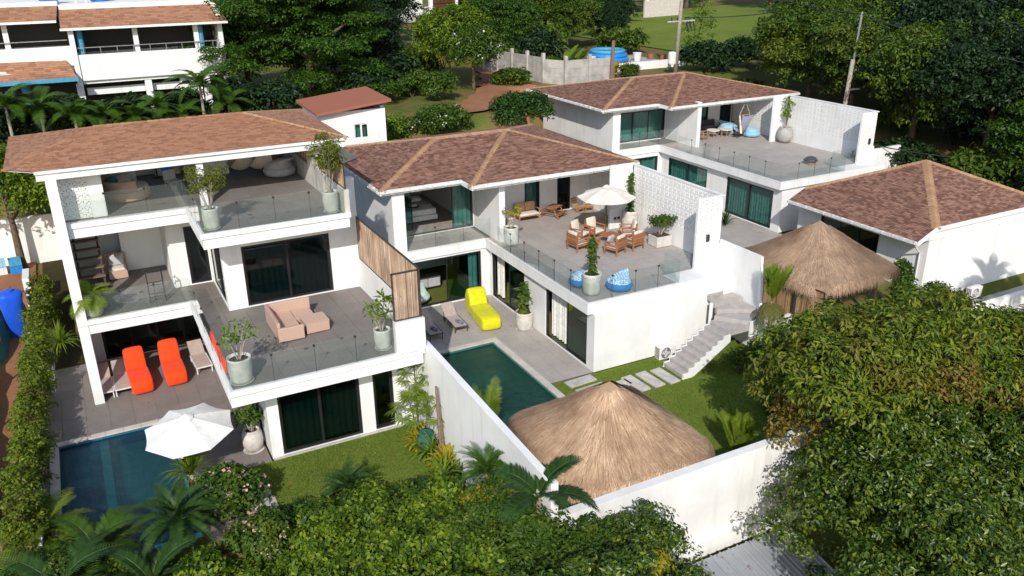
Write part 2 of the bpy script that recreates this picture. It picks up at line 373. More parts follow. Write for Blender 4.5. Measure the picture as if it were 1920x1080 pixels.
# ------------------------------------------------------------------ walls, slabs, doors, rails
def wall(mb, axis, a0, a1, n0, n1, z0, z1, holes=()):
    """a wall along 'x' or 'y' (a0..a1), thickness n0..n1 on the other axis; holes (b0, b1, c0, c1) do not overlap along the wall"""
    def bx(u0, u1, w0, w1):
        if u1-u0 < 1e-4 or w1-w0 < 1e-4: return
        if axis == 'x': mb.box(u0, u1, n0, n1, w0, w1)
        else: mb.box(n0, n1, u0, u1, w0, w1)
    cur = a0
    for b0, b1, c0, c1 in sorted(holes):
        bx(cur, b0, z0, z1); bx(b0, b1, z0, c0); bx(b0, b1, c1, z1); cur = b1
    bx(cur, a1, z0, z1); return mb
def door(parent, axis, u0, u1, n, z0, z1, panes=2, mat='dark_glass', curtain=True, name='sliding_door', fr=.07, opened=None, curt=None, inward=1, fmat='black_frame'):
    """framed glass door in a wall along axis; n is the outer face and inward (+1/-1) the way into the room. opened: pane indexes left open"""
    def B(mb, a, b, d0, d1, w0, w1):
        d0, d1 = n+inward*d0, n+inward*d1
        return mb.box(a, b, d0, d1, w0, w1) if axis == 'x' else mb.box(d0, d1, a, b, w0, w1)
    m = MB(); B(m, u0, u0+fr, .02, .14, z0, z1); B(m, u1-fr, u1, .02, .14, z0, z1)
    B(m, u0+fr, u1-fr, .022, .138, z1-fr, z1); B(m, u0+fr, u1-fr, .022, .138, z0, z0+fr*.7)
    root = part(name, m, fmat, parent, world=True)
    w = (u1-u0-2*fr)/panes; opened = opened or ()
    for i in range(panes):
        if i in opened: continue
        a = u0+fr+i*w; d = .05 if i % 2 else .09
        s = MB(); B(s, a+.045, a+w-.045, d-.019, d+.019, z1-fr-.04, z1-fr); B(s, a+.045, a+w-.045, d-.019, d+.019, z0+fr*.7, z0+fr*.7+.04); B(s, a-.005, a+.045, d-.02, d+.02, z0+fr*.7, z1-fr); B(s, a+w-.045, a+w+.005, d-.021, d+.021, z0+fr*.7, z1-fr)
        part('sash', s, fmat, root, world=True)
        g = MB(); B(g, a+.045, a+w-.045, d-.006, d+.006, z0+fr*.7+.042, z1-fr-.042); part('pane', g, mat, root, world=True)
    spans = curt if curt is not None else ([(u0+.04, u1-.04)] if curtain else [])
    for a, b in spans:
        c = MB(); k = max(6, int((b-a)/.045)); pts = []
        for i in range(k+1):
            u = a+(b-a)*i/k; q = n+inward*(.30+.045*math.sin(i*1.25)+.018*math.sin(i*.57+a))
            for zz in (z0+.03, z1-.02): pts.append((u, q, zz) if axis == 'x' else (q, u, zz))
        c.add(pts, [(2*i, 2*i+2, 2*i+3, 2*i+1) for i in range(k)])
        part('curtain', c, 'curtain', root, smooth=True, world=True)
    return root
def rail(parent, p0, p1, z, count, h=1.0, mat='clear_glass', clamps=True):
    """frameless glass rail of count panels from p0 to p1 (x, y)"""
    p0 = Vector((*p0, 0)); p1 = Vector((*p1, 0)); d = (p1-p0)/count; L = d.length; e = d.normalized()
    rz = math.atan2(e.y, e.x)
    for i in range(count):
        c = p0+d*(i+.5); m = MB().obox((c.x, c.y, z+h/2), (L-.012, .016, h), rz)
        g = part('glass_panel', m, mat, parent, world=True)
        if clamps:
            q = p0+d*(i+1)
            if i < count-1:
                k = MB().obox((q.x, q.y, z+h-.05), (.07, .06, .07), rz); k.obox((q.x, q.y, z+h*.5), (.008, .02, h*.96), rz)
                part('clamp', k, 'dark_metal', g, world=True)
TILES = {}
def tiles(parent, rects, z, sx, sy, mat, th=.02, gap=.008, ox=0, oy=0, name='tile'):
    """floor tiles on a regular grid clipped to rectangles (x0, x1, y0, y1); each tile an object, alike tiles share their mesh"""
    l = wloc(parent)
    for x0, x1, y0, y1 in rects:
        i0 = math.floor((x0-ox)/sx); j0 = math.floor((y0-oy)/sy)
        for i in range(i0, int((x1-ox)/sx)+1):
            for j in range(j0, int((y1-oy)/sy)+1):
                a, b = max(x0, ox+i*sx), min(x1, ox+(i+1)*sx); c, d = max(y0, oy+j*sy), min(y1, oy+(j+1)*sy)
                if b-a < .06 or d-c < .06: continue
                key = (round(b-a, 2), round(d-c, 2), mat)
                if key not in TILES:
                    me = MB().box(0, b-a-gap, 0, d-c-gap, 0, th).mesh(name); me.materials.append(MATS[mat]); TILES[key] = me
                link(name, TILES[key], parent, (a-l.x+gap/2, c-l.y+gap/2, z-th-l.z))

# ------------------------------------------------------------------ shingled roofs
def clip(poly, a, b, c):
    """keep a*x+b*y<=c"""
    out = []
    for i in range(len(poly)):
        p, q = poly[i], poly[(i+1) % len(poly)]
        dp, dq = a*p[0]+b*p[1]-c, a*q[0]+b*q[1]-c
        if dp <= 0: out.append(p)
        if (dp < 0 < dq) or (dq < 0 < dp):
            t = dp/(dp-dq); out.append((p[0]+t*(q[0]-p[0]), p[1]+t*(q[1]-p[1])))
    return out
def shingle_plane(mb, pts, exp=.115, wmin=.14, wmax=.34, rnd=random.Random(3)):
    """shingle tabs laid in courses on a convex polygon whose first edge is the eave, counter-clockwise from above"""
    P = [Vector(p) for p in pts]; u = (P[1]-P[0]).normalized(); nrm = Vector((0, 0, 0))
    for i in range(1, len(P)-1): nrm += (P[i]-P[0]).cross(P[i+1]-P[0])
    nrm.normalize(); v = nrm.cross(u)
    q = [((p-P[0]).dot(u), (p-P[0]).dot(v)) for p in P]
    x0, x1 = min(a for a, _ in q), max(a for a, _ in q); y1 = max(b for _, b in q)
    edges = []
    for i in range(len(q)):
        (ax, ay), (bx, by) = q[i], q[(i+1) % len(q)]
        a, b = by-ay, -(bx-ax); edges.append((a, b, a*ax+b*ay))
    to3 = lambda x, y, h: P[0]+u*x+v*y+nrm*h
    r = 0; y = -.02
    while y < y1:
        x = x0-rnd.random()*wmax
        while x < x1:
            w = rnd.uniform(wmin, wmax); jit = rnd.choice((0, 0, .03))
            pl = [(x+.004, y-jit), (x+w-.004, y-jit), (x+w-.004, y+exp+.01), (x+.004, y+exp+.01)]
            for e in edges:
                pl = clip(pl, *e)
                if len(pl) < 3: break
            if len(pl) >= 3:
                lift = .014+rnd.random()*.008
                top = [to3(a, b, lift*(1-(b-y)/exp)+.004) for a, b in pl]; n = len(top)
                bot = [to3(a, b, 0) for a, b in pl]
                mb.add(top+bot, [tuple(range(n))]+[(i, n+i, n+(i+1) % n, (i+1) % n) for i in range(n)])
            x += w
        y += exp; r += 1
def hip_cap(parent, a, b, width=.5, mat='cap_tan', sag=.10, name='hip_cap'):
    """overlapping ridge pieces running from a (low) to b (high)"""
    a = Vector(a); b = Vector(b); d = b-a; L = d.length; e = d.normalized(); side = e.cross(Vector((0, 0, 1))).normalized(); up = side.cross(e)
    m = MB(); n = max(3, int(L/.24))
    for i in range(n):
        p = a+e*(L*i/n-.02); q = a+e*(L*(i+1)/n+.02); lo, hi = .055, .035
        vs = []
        for c, h in ((p, lo), (q, hi)):
            vs += [c+side*(-width/2)+up*(h-sag), c+up*h, c+side*(width/2)+up*(h-sag)]
        m.add(vs, [(0, 1, 4, 3), (1, 2, 5, 4), (0, 2, 1)])
    return part(name, m, mat, parent, world=True)
def gutter(parent, a, b, out, name='gutter', step=.62):
    """white eave board, gutter and its brackets from a to b; out = horizontal unit vector away from the roof"""
    a = Vector(a); b = Vector(b); o = Vector((*out, 0)); e = (b-a).normalized(); m = MB()
    def slabv(c0, c1, d0, d1, z0, z1):
        vs = [c+o*d+Vector((0, 0, z)) for c in (c0, c1) for d in (d0, d1) for z in (z0, z1)]
        m.add(vs, [(0, 1, 3, 2), (4, 6, 7, 5), (0, 4, 5, 1), (2, 3, 7, 6), (0, 2, 6, 4), (1, 5, 7, 3)])
    slabv(a, b, .0, .03, -.24, .0); slabv(a, b, .032, .14, -.14, -.115); slabv(a, b, .125, .145, -.112, -.01)
    g = part(name, m, 'white_plastic', parent, world=True)
    n = int((b-a).length/step)
    for i in range(n+1):
        c = a+e*(.1+i*(((b-a).length-.2)/max(1, n))); k = MB()
        vs = [c+e*s+o*d+Vector((0, 0, z)) for s in (-.018, .018) for d, z in ((.033, -.24), (.155, -.13), (.155, .006), (.033, .006))]
        k.add(vs, [(0, 1, 2, 3), (7, 6, 5, 4), (0, 4, 5, 1), (1, 5, 6, 2), (2, 6, 7, 3), (3, 7, 4, 0)])
        part('bracket', k, 'white_plastic', g, world=True)
    return g
def breeze_mesh(s, d, key={}):
    """one pierced block, side s, depth d, face in XZ: a frame with a diagonal cross of petals"""
    k = (round(s, 3), round(d, 3))
    if k in key: return key[k]
    m = MB(); f = s*.135
    m.box(0, s, 0, d, 0, f); m.box(0, s, 0, d, s-f, s); m.box(0, f, 0.001, d-.001, f, s-f); m.box(s-f, s, 0.001, d-.001, f, s-f)
    c = s/2; r = s*.29
    m.add([(c-r, .004, c), (c, .004, c-r), (c+r, .004, c), (c, .004, c+r), (c-r, d-.004, c), (c, d-.004, c-r), (c+r, d-.004, c), (c, d-.004, c+r)],
          [(0, 1, 2, 3), (7, 6, 5, 4), (0, 4, 5, 1), (1, 5, 6, 2), (2, 6, 7, 3), (3, 7, 4, 0)])
    for ax, az in ((1, 1), (-1, 1), (1, -1), (-1, -1)):
        a = Vector((c+ax*r*.45, d/2, c+az*r*.45)); b = Vector((c+ax*(c-f*.5), d/2, c+az*(c-f*.5))); m.beam(a, b, s*.19, d*.8)
    me = m.mesh('breeze_block'); me.materials.append(MATS['white_paint']); key[k] = me; return me
def breeze(parent, axis, a0, z0, nx, nz, s, n, d=.09):
    me = breeze_mesh(s, d); l = wloc(parent)
    for i in range(nx):
        for j in range(nz):
            if axis == 'x': o = link('breeze_block', me, parent, (a0+i*s-l.x, n-l.y, z0+j*s-l.z))
            else:
                o = link('breeze_block', me, parent, (n-l.x, a0+(i+1)*s-l.y, z0+j*s-l.z)); o.rotation_euler = (0, 0, -PI/2)

# ------------------------------------------------------------------ plants
def unit(a): return a/np.maximum(np.linalg.norm(a, axis=-1, keepdims=True), 1e-9)
def leaf_arrays(pos, nrm, size, rng, aspect=.5, fold=.25, droop=.35):
    """leaf of two folded triangles... pos (N,3), nrm (N,3) the way the leaf faces, size (N,)"""
    n = len(pos); nrm = unit(nrm); t = rng.normal(size=(n, 3)); t[:, 2] -= droop
    t = unit(t - nrm*np.sum(t*nrm, 1, keepdims=True)); b = np.cross(nrm, t); L = size[:, None]
    base = pos; tip = pos+t*L-nrm*L*.12; mid = pos+t*L*.45
    lft = mid+b*L*aspect*.5+nrm*L*fold*.3; rgt = mid-b*L*aspect*.5+nrm*L*fold*.3
    v = np.stack([base, lft, tip, rgt], 1).reshape(-1, 3)
    k = np.arange(n)[:, None]*4; f = np.concatenate([k+[[0, 2, 1]], k+[[0, 3, 2]]], 1).reshape(-1, 3)
    return v, f
def ball(rng, n): return unit(rng.normal(size=(n, 3)))
def clumps_to_leaves(cent, rad_, per, size, rng, flat=.7, aspect=.5, up=.5, droop=.35):
    """leaf tufts: each clump (centre, radius) throws leaves over its upper shell"""
    m = len(cent); d = ball(rng, m*per); d[:, 2] = np.where(d[:, 2] < -.35, -d[:, 2], d[:, 2])
    r = np.repeat(rad_, per)*(.55+.5*rng.random(m*per)); p = np.repeat(cent, per, 0)+d*r[:, None]*[1, 1, flat]
    nr = d+np.array([0, 0, up])+rng.normal(size=d.shape)*.45
    return leaf_arrays(p, nr, size*(.65+.7*rng.random(m*per)), rng, aspect, .25, droop)
def crown_mesh(name, blobs, mat, clump_r=.45, density=1.0, per=26, leaf=.17, seed=1, flat=.75, aspect=.5, loose=.25, up=.5, inner=.25, droop=.35):
    """crown = tufts scattered over the shells of ellipsoids (cx,cy,cz,rx,ry,rz); loose tufts stick out, some fill the inside"""
    rng = np.random.default_rng(seed); C_, R2 = [], []
    for cx, cy, cz, rx, ry, rz in blobs:
        area = 4*PI*((rx*ry)**1.6/3+(rx*rz)**1.6/3+(ry*rz)**1.6/3)**(1/1.6)
        n = max(5, int(density*area/(clump_r**2*2.2))); d = ball(rng, n); d[:, 2] = np.where(d[:, 2] < -.55, -d[:, 2]*.8, d[:, 2])
        k = 1-inner*rng.random(n)**2*1.6+loose*(rng.random(n)-.35)*.6
        C_.append(np.array([cx, cy, cz])+d*k[:, None]*[rx, ry, rz]); R2.append(clump_r*(.6+.8*rng.random(n)))
    v, f = clumps_to_leaves(np.concatenate(C_), np.concatenate(R2), per, leaf, rng, flat, aspect, up, droop)
    me = bpy.data.meshes.new(name); me.vertices.add(len(v)); me.vertices.foreach_set('co', v.astype(np.float32).ravel())
    me.loops.add(len(f)*3); me.loops.foreach_set('vertex_index', f.astype(np.int32).ravel())
    me.polygons.add(len(f)); me.polygons.foreach_set('loop_start', np.arange(len(f), dtype=np.int32)*3)
    me.update(calc_edges=True); me.materials.append(MATS[mat]); return me
def lumpy(rng, c, r, k, spread=.7, sub=.5):
    """a big ellipsoid broken into k smaller ones"""
    out = [(c[0], c[1], c[2], r[0]*.72, r[1]*.72, r[2]*.72)]
    for i in range(k):
        d = rng.normal(size=3); d /= np.linalg.norm(d); d[2] = d[2] if d[2] > -.3 else -d[2]
        s = sub*rng.uniform(.75, 1.2)
        out.append((c[0]+d[0]*r[0]*spread, c[1]+d[1]*r[1]*spread, c[2]+d[2]*r[2]*spread, r[0]*s, r[1]*s, r[2]*s))
    return out
def trunk_mb(h, r, limbs, rng, lean=(0, 0), r_top=None):
    m = MB(); k = 6; pts = [(lean[0]*(i/k)**1.5+rng.uniform(-.04, .04)*i/k, lean[1]*(i/k)**1.5, h*i/k) for i in range(k+1)]
    m.tube(pts, [r*(1.25-.25*min(1, i*2)-.5*i/k) for i in range(k+1)], 8)
    for x, y, z in limbs:
        j = rng.randint(3, 5); b = Vector(pts[j]); e = Vector((x, y, z)); c = (b+e)/2+Vector((0, 0, .12*(e-b).length))
        m.tube([b, c, e], [r*.5, r*.32, r*.12], 6)
    return m
def tree(label, loc, crown, trunk_h, trunk_r, limbs=(), group=None, rz=0, cat='tree', name='tree', bark='bark', lean=(0, 0), sc=1.0, seed=1):
    t = thing(name, label, cat, loc, rz, group); t.scale = (sc,)*3
    part('trunk', trunk_mb(trunk_h, trunk_r, limbs, random.Random(seed), lean), bark, t, smooth=True)
    link('crown', crown, t); return t
def shrub(label, loc, crown, stem_h=.5, group=None, rz=0, sc=1.0, name='shrub', cat='shrub', seed=2):
    t = thing(name, label, cat, loc, rz, group); t.scale = (sc,)*3; r = random.Random(seed); m = MB()
    for i in range(5):
        a = i*1.26+r.random(); m.tube([(0, 0, 0), (math.cos(a)*.12, math.sin(a)*.12, stem_h*.6), (math.cos(a)*.4*stem_h, math.sin(a)*.4*stem_h, stem_h*1.2)], [.03, .022, .012], 5)
    part('stem', m, 'bark', t); link('crown', crown, t); return t
# palm fronds
FROND_CACHE = {}
def frond_mesh(L, arch, n, w, mat, vee=.5, seed=0, droop=.25, tip=.55):
    key = (L, arch, n, w, mat, vee, seed, droop)
    if key in FROND_CACHE: return FROND_CACHE[key]
    r = random.Random(seed); m = MB(); pts = []
    for i in range(9):
        s = i/8; pts.append((L*(s-.12*arch*s*s), 0, L*(.55*s-arch*.75*s*s)))
    m.tube(pts, [.022*L*(1-.85*i/8)*.5+.003 for i in range(9)], 4)
    for i in range(n):
        s = .1+.9*i/(n-1); k = s*8; j = min(7, int(k)); f = k-j
        p = Vector(pts[j])*(1-f)+Vector(pts[j+1])*f; e = (Vector(pts[j+1])-Vector(pts[j])).normalized()
        ln = w*(math.sin(PI*min(1, .18+s*.78))**.7)*r.uniform(.85, 1.1)
        for sd in (-1, 1):
            out = (Vector((0, sd, 0))+e*tip+Vector((0, 0, vee))).normalized(); b = e*(ln*.12)
            q = p+out*ln*.55+Vector((0, 0, -droop*.25*ln)); z = p+out*ln+Vector((0, 0, -droop*ln))
            m.add([p-b*.5, p+b*.5, q+b*.6, z, q-b*.6], [(0, 1, 2, 4), (4, 2, 3)])
    me = m.mesh('frond'); me.materials.append(MATS[mat]); FROND_CACHE[key] = me; return me
def palm(label, loc, h, nf, L, mat='frond_green', arch=1.0, w=.5, n=26, group=None, rz=0, spread=(.1, .9), trunk_r=.09, stems=1, vee=.4, droop=.3, seed=1, name='palm', cat='palm', trunk='palm_trunk', lean=(0, 0), up0=None):
    """feather palm: trunk, then one object per frond"""
    t = thing(name, label, cat, loc, rz, group); r = random.Random(seed)
    me = [frond_mesh(L, arch, n, w, mat, vee, s, droop) for s in (0, 1)]
    for s in range(stems):
        bx, by = (0, 0) if stems == 1 else (math.cos(s*2.4)*.18, math.sin(s*2.4)*.18); hh = h*(1 if s == 0 else r.uniform(.45, .9))
        lx, ly = (lean if stems == 1 else (bx*1.6, by*1.6))
        if hh > .08:
            m = MB().tube([(bx, by, 0), (bx+lx*.4, by+ly*.4, hh*.5), (bx+lx, by+ly, hh)], [trunk_r*1.25, trunk_r, trunk_r*.8], 8)
            part('trunk', m, trunk, t, smooth=True)
        for i in range(nf):
            o = link('frond', me[i % 2], t, (bx+lx, by+ly, hh)); k = i/max(1, nf-1)
            pit = spread[0]+(spread[1]-spread[0])*k
            o.rotation_mode = 'XYZ'; o.rotation_euler = (r.uniform(-.25, .25), -(1.35-pit*1.35)+.35, i*2.399+r.uniform(-.2, .2)); o.scale = (r.uniform(.82, 1.08),)*3
    return t
def fan_leaf(n, L, mat, seed=0):
    """one palmate leaf: n fingers from a hub, facing +X and up"""
    key = ('fan', n, L, mat, seed)
    if key in FROND_CACHE: return FROND_CACHE[key]
    m = MB(); m.tube([(0, 0, 0), (L*.5, 0, L*.3), (L*.75, 0, L*.35)], [.012, .01, .008], 4); c = Vector((L*.75, 0, L*.35))
    for i in range(n):
        a = -2.2+4.4*i/(n-1); d = Vector((math.cos(a), math.sin(a), .1)); s = Vector((-math.sin(a), math.cos(a), 0))*L*.055; l = L*.55
        m.add([c, c+d*l*.5+s, c+d*l+Vector((0, 0, -.22*l)), c+d*l*.5-s], [(0, 3, 2, 1)])
    me = m.mesh('leaf'); me.materials.append(MATS[mat]); FROND_CACHE[key] = me; return me
def strap_leaf(L, w, bend, mat, seed=0):
    key = ('strap', L, w, bend, mat)
    if key in FROND_CACHE: return FROND_CACHE[key]
    m = MB(); vs = []
    for i in range(6):
        s = i/5; x = L*s*(1-.2*bend*s); z = L*(.9*s-bend*.8*s*s); hw = w*(.35+.65*math.sin(PI*min(1, .2+.75*s))) * (1 if i < 5 else .1)
        vs += [(x, -hw, z), (x, 0, z-.15*hw), (x, hw, z)]
    m.add(vs, [(3*i+a, 3*i+3+a, 3*i+4+a, 3*i+1+a) for i in range(5) for a in (0, 1)])
    me = m.mesh('leaf'); me.materials.append(MATS[mat]); FROND_CACHE[key] = me; return me
def rosette(t, me, n, loc, tilt=(.1, 1.1), seed=0, sc=(.8, 1.15), name='leaf'):
    r = random.Random(seed)
    for i in range(n):
        o = link(name, me, t, loc); o.rotation_euler = (r.uniform(-.2, .2), tilt[0]+(tilt[1]-tilt[0])*i/max(1, n-1)+r.uniform(-.1, .1), i*2.399+r.uniform(-.3, .3)); k = r.uniform(*sc); o.scale = (k, k, k)
def tuft(label, loc, mat, n=60, L=.7, w=.02, seed=0, name='grass_clump', cat='plant', group=None, spread=1.0):
    """fountain of thin blades as one foliage part"""
    rng = np.random.default_rng(seed); a = rng.random(n)*2*PI; k = (.15+.85*rng.random(n))*spread; l = L*(.7+.5*rng.random(n)); vs = []; fs = []
    for i in range(n):
        d = np.array([math.cos(a[i]), math.sin(a[i]), 0]); s = np.array([-d[1], d[0], 0])*w
        p = [d*l[i]*k[i]*q*.75+np.array([0, 0, l[i]*(q*(1.15-.35*k[i])-q*q*.75*k[i])]) for q in (0, .35, .7, 1)]
        o = len(vs); vs += [p[0]-s*.6, p[0]+s*.6, p[1]-s, p[1]+s, p[2]-s*.8, p[2]+s*.8, p[3]]
        fs += [(o, o+1, o+3), (o, o+3, o+2), (o+2, o+3, o+5), (o+2, o+5, o+4), (o+4, o+5, o+6)]
    t = thing(name, label, cat, loc, 0, group); np_mesh('foliage', np.array(vs), np.array(fs), mat, t); return t
def blossoms(t, mat, blobs, n, size, seed):
    """small flower heads over a crown, one part"""
    rng = np.random.default_rng(seed); pp = []
    for cx, cy, cz, rx, ry, rz in blobs:
        d = ball(rng, n); d[:, 2] = np.abs(d[:, 2])*.9+.05; pp.append(np.array([cx, cy, cz])+d*[rx, ry, rz]*1.05)
    p = np.concatenate(pp); p = np.repeat(p, 5, 0)+rng.normal(size=(len(p)*5, 3))*size*.7
    v, f = leaf_arrays(p, rng.normal(size=p.shape)+[0, -.4, 1.0], size*(.7+.6*rng.random(len(p))), rng, .9)
    np_mesh('blossom', v, f, mat, t)
# pots
def pot_mb(kind, h, r):
    if kind == 'tall': pr = [(r*.78, 0), (r*.9, h*.12), (r, h*.55), (r*.96, h*.9), (r*1.0, h), (r*.86, h), (r*.84, h*.88)]
    elif kind == 'round': pr = [(r*.6, 0), (r*.92, h*.22), (r, h*.5), (r*.92, h*.8), (r*.72, h*.97), (r*.75, h), (r*.62, h), (r*.6, h*.9)]
    else: pr = [(r*.7, 0), (r*.85, h*.3), (r, h*.95), (r*1.03, h), (r*.88, h), (r*.86, h*.9)]
    return MB().lathe(pr, 22)
def potted(label, loc, kind='tall', h=.9, r=.36, mat='celadon', rz=0, saucer=True):
    t = thing('potted_plant', label, 'potted plant', loc, rz)
    z0 = .04 if saucer else 0
    m = pot_mb(kind, h, r); m.v = [(x, y, z+z0) for x, y, z in m.v]; part('pot', m, mat, t, smooth=True)
    if saucer: part('saucer', MB().lathe([(r*.8, 0), (r*1.0, .05), (r*.95, .05), (r*.8, .03)], 22), mat, t, smooth=True)
    part('soil', MB().lathe([(r*.82, h*.86+z0), (r*.8, h*.9+z0), (.01, h*.91+z0)], 16), 'soil', t)
    return t, h*.9+z0
def branching(t, z, h, mat, leaf, n, seed, spread=.5, leafmat_='leaf_mid', per=14, stems=5, clump=.2, bark='pale_bark', flat=.8, aspect=.5, droop=.35):
    """woody stems with leaf tufts at their ends"""
    r = random.Random(seed); rng = np.random.default_rng(seed); m = MB(); ends = []
    for i in range(stems):
        a = i*2.4+r.random(); q = spread*r.uniform(.4, 1); e = Vector((math.cos(a)*q, math.sin(a)*q, z+h*r.uniform(.7, 1)))
        b = Vector((math.cos(a)*.04, math.sin(a)*.04, z)); c = (b+e)/2+Vector((0, 0, .08)); m.tube([b, c, e], [.022, .016, .008], 5); ends.append(e)
        for k in range(n):
            s = r.uniform(.45, 1); a2 = r.random()*6.28; q = b*(1-s)+e*s+Vector((0, 0, .1*s)); f = q+Vector((math.cos(a2), math.sin(a2), r.uniform(.2, .9)))*spread*r.uniform(.2, .55)
            m.tube([q, f], [.010, .006], 4); ends.append(f)
    part('stem', m, bark, t)
    c = np.array([tuple(e) for e in ends]); v, f = clumps_to_leaves(c, np.full(len(c), clump), per, leaf, rng, flat, aspect, .4, droop)
    np_mesh('foliage', v, f, leafmat_, t)
def column_plant(t, z, h, mat, seed, r=.2, leaf=.16, n=420, aspect=.45):
    rng = np.random.default_rng(seed); part('stem', MB().tube([(0, 0, z), (.02, .01, z+h*.95)], [.02, .012], 5), 'bark', t)
    k = rng.random(n); a = rng.random(n)*2*PI; q = r*np.sqrt(rng.random(n))*(.55+.45*np.sin(PI*np.clip(k*.9+.1, 0, 1)))*(.8+.3*np.sin(k*17))
    p = np.stack([np.cos(a)*q, np.sin(a)*q, z+.04+k*h], 1); d = np.stack([np.cos(a), np.sin(a), np.full(n, .9)], 1)+rng.normal(size=(n, 3))*.4
    v, f = leaf_arrays(p, d, leaf*(.6+.7*rng.random(n)), rng, aspect, .25, -.2); np_mesh('foliage', v, f, mat, t)

# ------------------------------------------------------------------ terrain
POOL_A = (-2.55, 1.05, 22.5, 29.70)     # inner edge of the pool beside the three-storey villa
POOL_B = (11.1, 14.50, 20.6, 29.90)     # inner edge of the middle villa's pool
def ss(x, a, b):
    t = min(1, max(0, (x-a)/(b-a))); return t*t*(3-2*t)
def tz(x, y):
    y1 = 53 if x < -1.2 else (39.2 if x < 12 else (45.2 if x < 26.5 else 45.2+11.6*ss(x, 26.5, 30.8)))
    z = 6*ss(y, y1, y1+5-3.8*ss(x, 28, 30.8))
    if x > 45.3: z = max(z, 3.2*ss(x, 45.3, 50)+2.8*ss(y, 34, 60))
    z += .045*max(0, y-105)+.02*max(0, x-70)
    if x < 9.2: z -= 1.7*ss(-y, -21.6, -19)
    else: z -= 1.7*ss(-y, -15.5, -15.2)
    if x > 34.2: z -= .95*ss(-y, -24.9, -24.7)+1.0*ss(-y, -22.9, -22.6)
    elif x > 24.5: z -= 1.4*ss(-y, -20.5, -19.5)
    return z-.12
def grid(xs, ys, off=0, skip=()):
    n = len(ys); v = [(x, y, tz(x, y)+off) for x in xs for y in ys]; f = []
    for i in range(len(xs)-1):
        for j in range(n-1):
            cx, cy = (xs[i]+xs[i+1])/2, (ys[j]+ys[j+1])/2
            if any(a < cx < b and c < cy < d for a, b, c, d in skip): continue
            f.append((i*n+j, (i+1)*n+j, (i+1)*n+j+1, i*n+j+1))
    return MB().add(v, f)
def breaks(lo, hi, fine, coarse, f0, f1, extra=()):
    out = list(extra); x = lo
    while x < hi: out.append(x); x += fine if f0 <= x <= f1 else coarse
    out.append(hi); return sorted(set(round(k, 3) for k in out))
xs = breaks(-80, 260, .9, 6, -8, 60, (POOL_A[0]-.1, POOL_A[1]+.1, POOL_B[0]-.1, POOL_B[1]+.1, -1.2, 9.2, 12, 30.5, 34.2, 45.3))
ys = breaks(-40, 330, .7, 6, 8, 78, (POOL_A[2]-.1, POOL_A[3]+.1, POOL_B[2]-.1, POOL_B[3]+.1))
sk = [(a-.11, b+.11, c-.11, d+.11) for a, b, c, d in (POOL_A, POOL_B)]
tag(part('ground', grid(xs, ys, 0, sk), 'hill_ground', smooth=True), 'hillside ground of red earth and rough grass round the villas', 'ground', kind='structure')
def sheet(name, x0, x1, y0, y1, mat, off, label, step=.8, skip=()):
    a = sorted(set([x0+(x1-x0)*i/max(1, int((x1-x0)/step)) for i in range(max(1, int((x1-x0)/step))+1)]+[k for s in skip for k in s[:2] if x0 < k < x1]))
    b = sorted(set([y0+(y1-y0)*i/max(1, int((y1-y0)/step)) for i in range(max(1, int((y1-y0)/step))+1)]+[k for s in skip for k in s[2:] if y0 < k < y1]))
    return tag(part(name, grid(a, b, off, skip), mat, smooth=True), label, name.replace('_', ' '), kind='structure')
sheet('lawn', 2.4, 9.02, 21.6, 25.2, 'lawn_grass', .118, 'small green lawn in front of the three-storey villa', .6)
sheet('lawn', 14.85, 26.6, 15.8, 25.3, 'lawn_grass', .100, 'half shaded lawn round the stepping slabs and thatched pavilion', .6)
sheet('dirt_yard', -14, -3.3, 26, 52, 'red_dirt', .13, 'red earth yard beside the hedge and the blue sack')
def strip(name, line, mat, off, label, seed=1, sub=3):
    r = random.Random(seed); m = MB(); vs = []; P = []
    for i in range(len(line)-1):
        for k in range(4): P.append([line[i][j]+(line[i+1][j]-line[i][j])*k/4 for j in range(3)])
    P.append(list(line[-1]))
    for i, (x, y, w) in enumerate(P):
        q = P[min(i+1, len(P)-1)]; p = P[max(0, i-1)]; d = Vector((q[0]-p[0], q[1]-p[1], 0)).normalized(); s = Vector((-d.y, d.x, 0)); a, b = w*r.uniform(.7, 1.15), w*r.uniform(.7, 1.15)
        for k in range(7):
            c = Vector((x, y, 0))+s*(a-(a+b)*k/6); vs.append((c.x, c.y, tz(c.x, c.y)+off))
    m.add(vs, [(7*i+k, 7*i+k+1, 7*i+8+k, 7*i+7+k) for i in range(len(P)-1) for k in range(6)]); tag(part(name, m, mat, smooth=True), label, name.replace('_', ' '), kind='structure')
strip('dirt_path', [(36, 74, .8), (32.6, 66, 1.4), (30.6, 60, 2.2), (29.0, 56.5, 2.6), (26, 53.2, 2.3), (21, 51.2, 1.3)], 'red_dirt', .16, 'red earth track across the slope behind the villas')
sheet('meadow', 56, 120, 62, 112, 'field_grass', .10, 'bright green meadow on the slope by the white fence', 2.0)
sheet('planting_bed', -3.0, -1.3, 34.2, 51.5, 'under_shrub', .05, 'narrow bed coloured as dark shrub shade between the hedge kerb and the tall column', 1.0)  # this bed's ground colour stands in for the shade of the shrubs
sheet('planting_bed', -6, 9.0, 14, 21.5, 'under_shrub', .05, 'dark planting bed under the garden shrubs', 1.0)
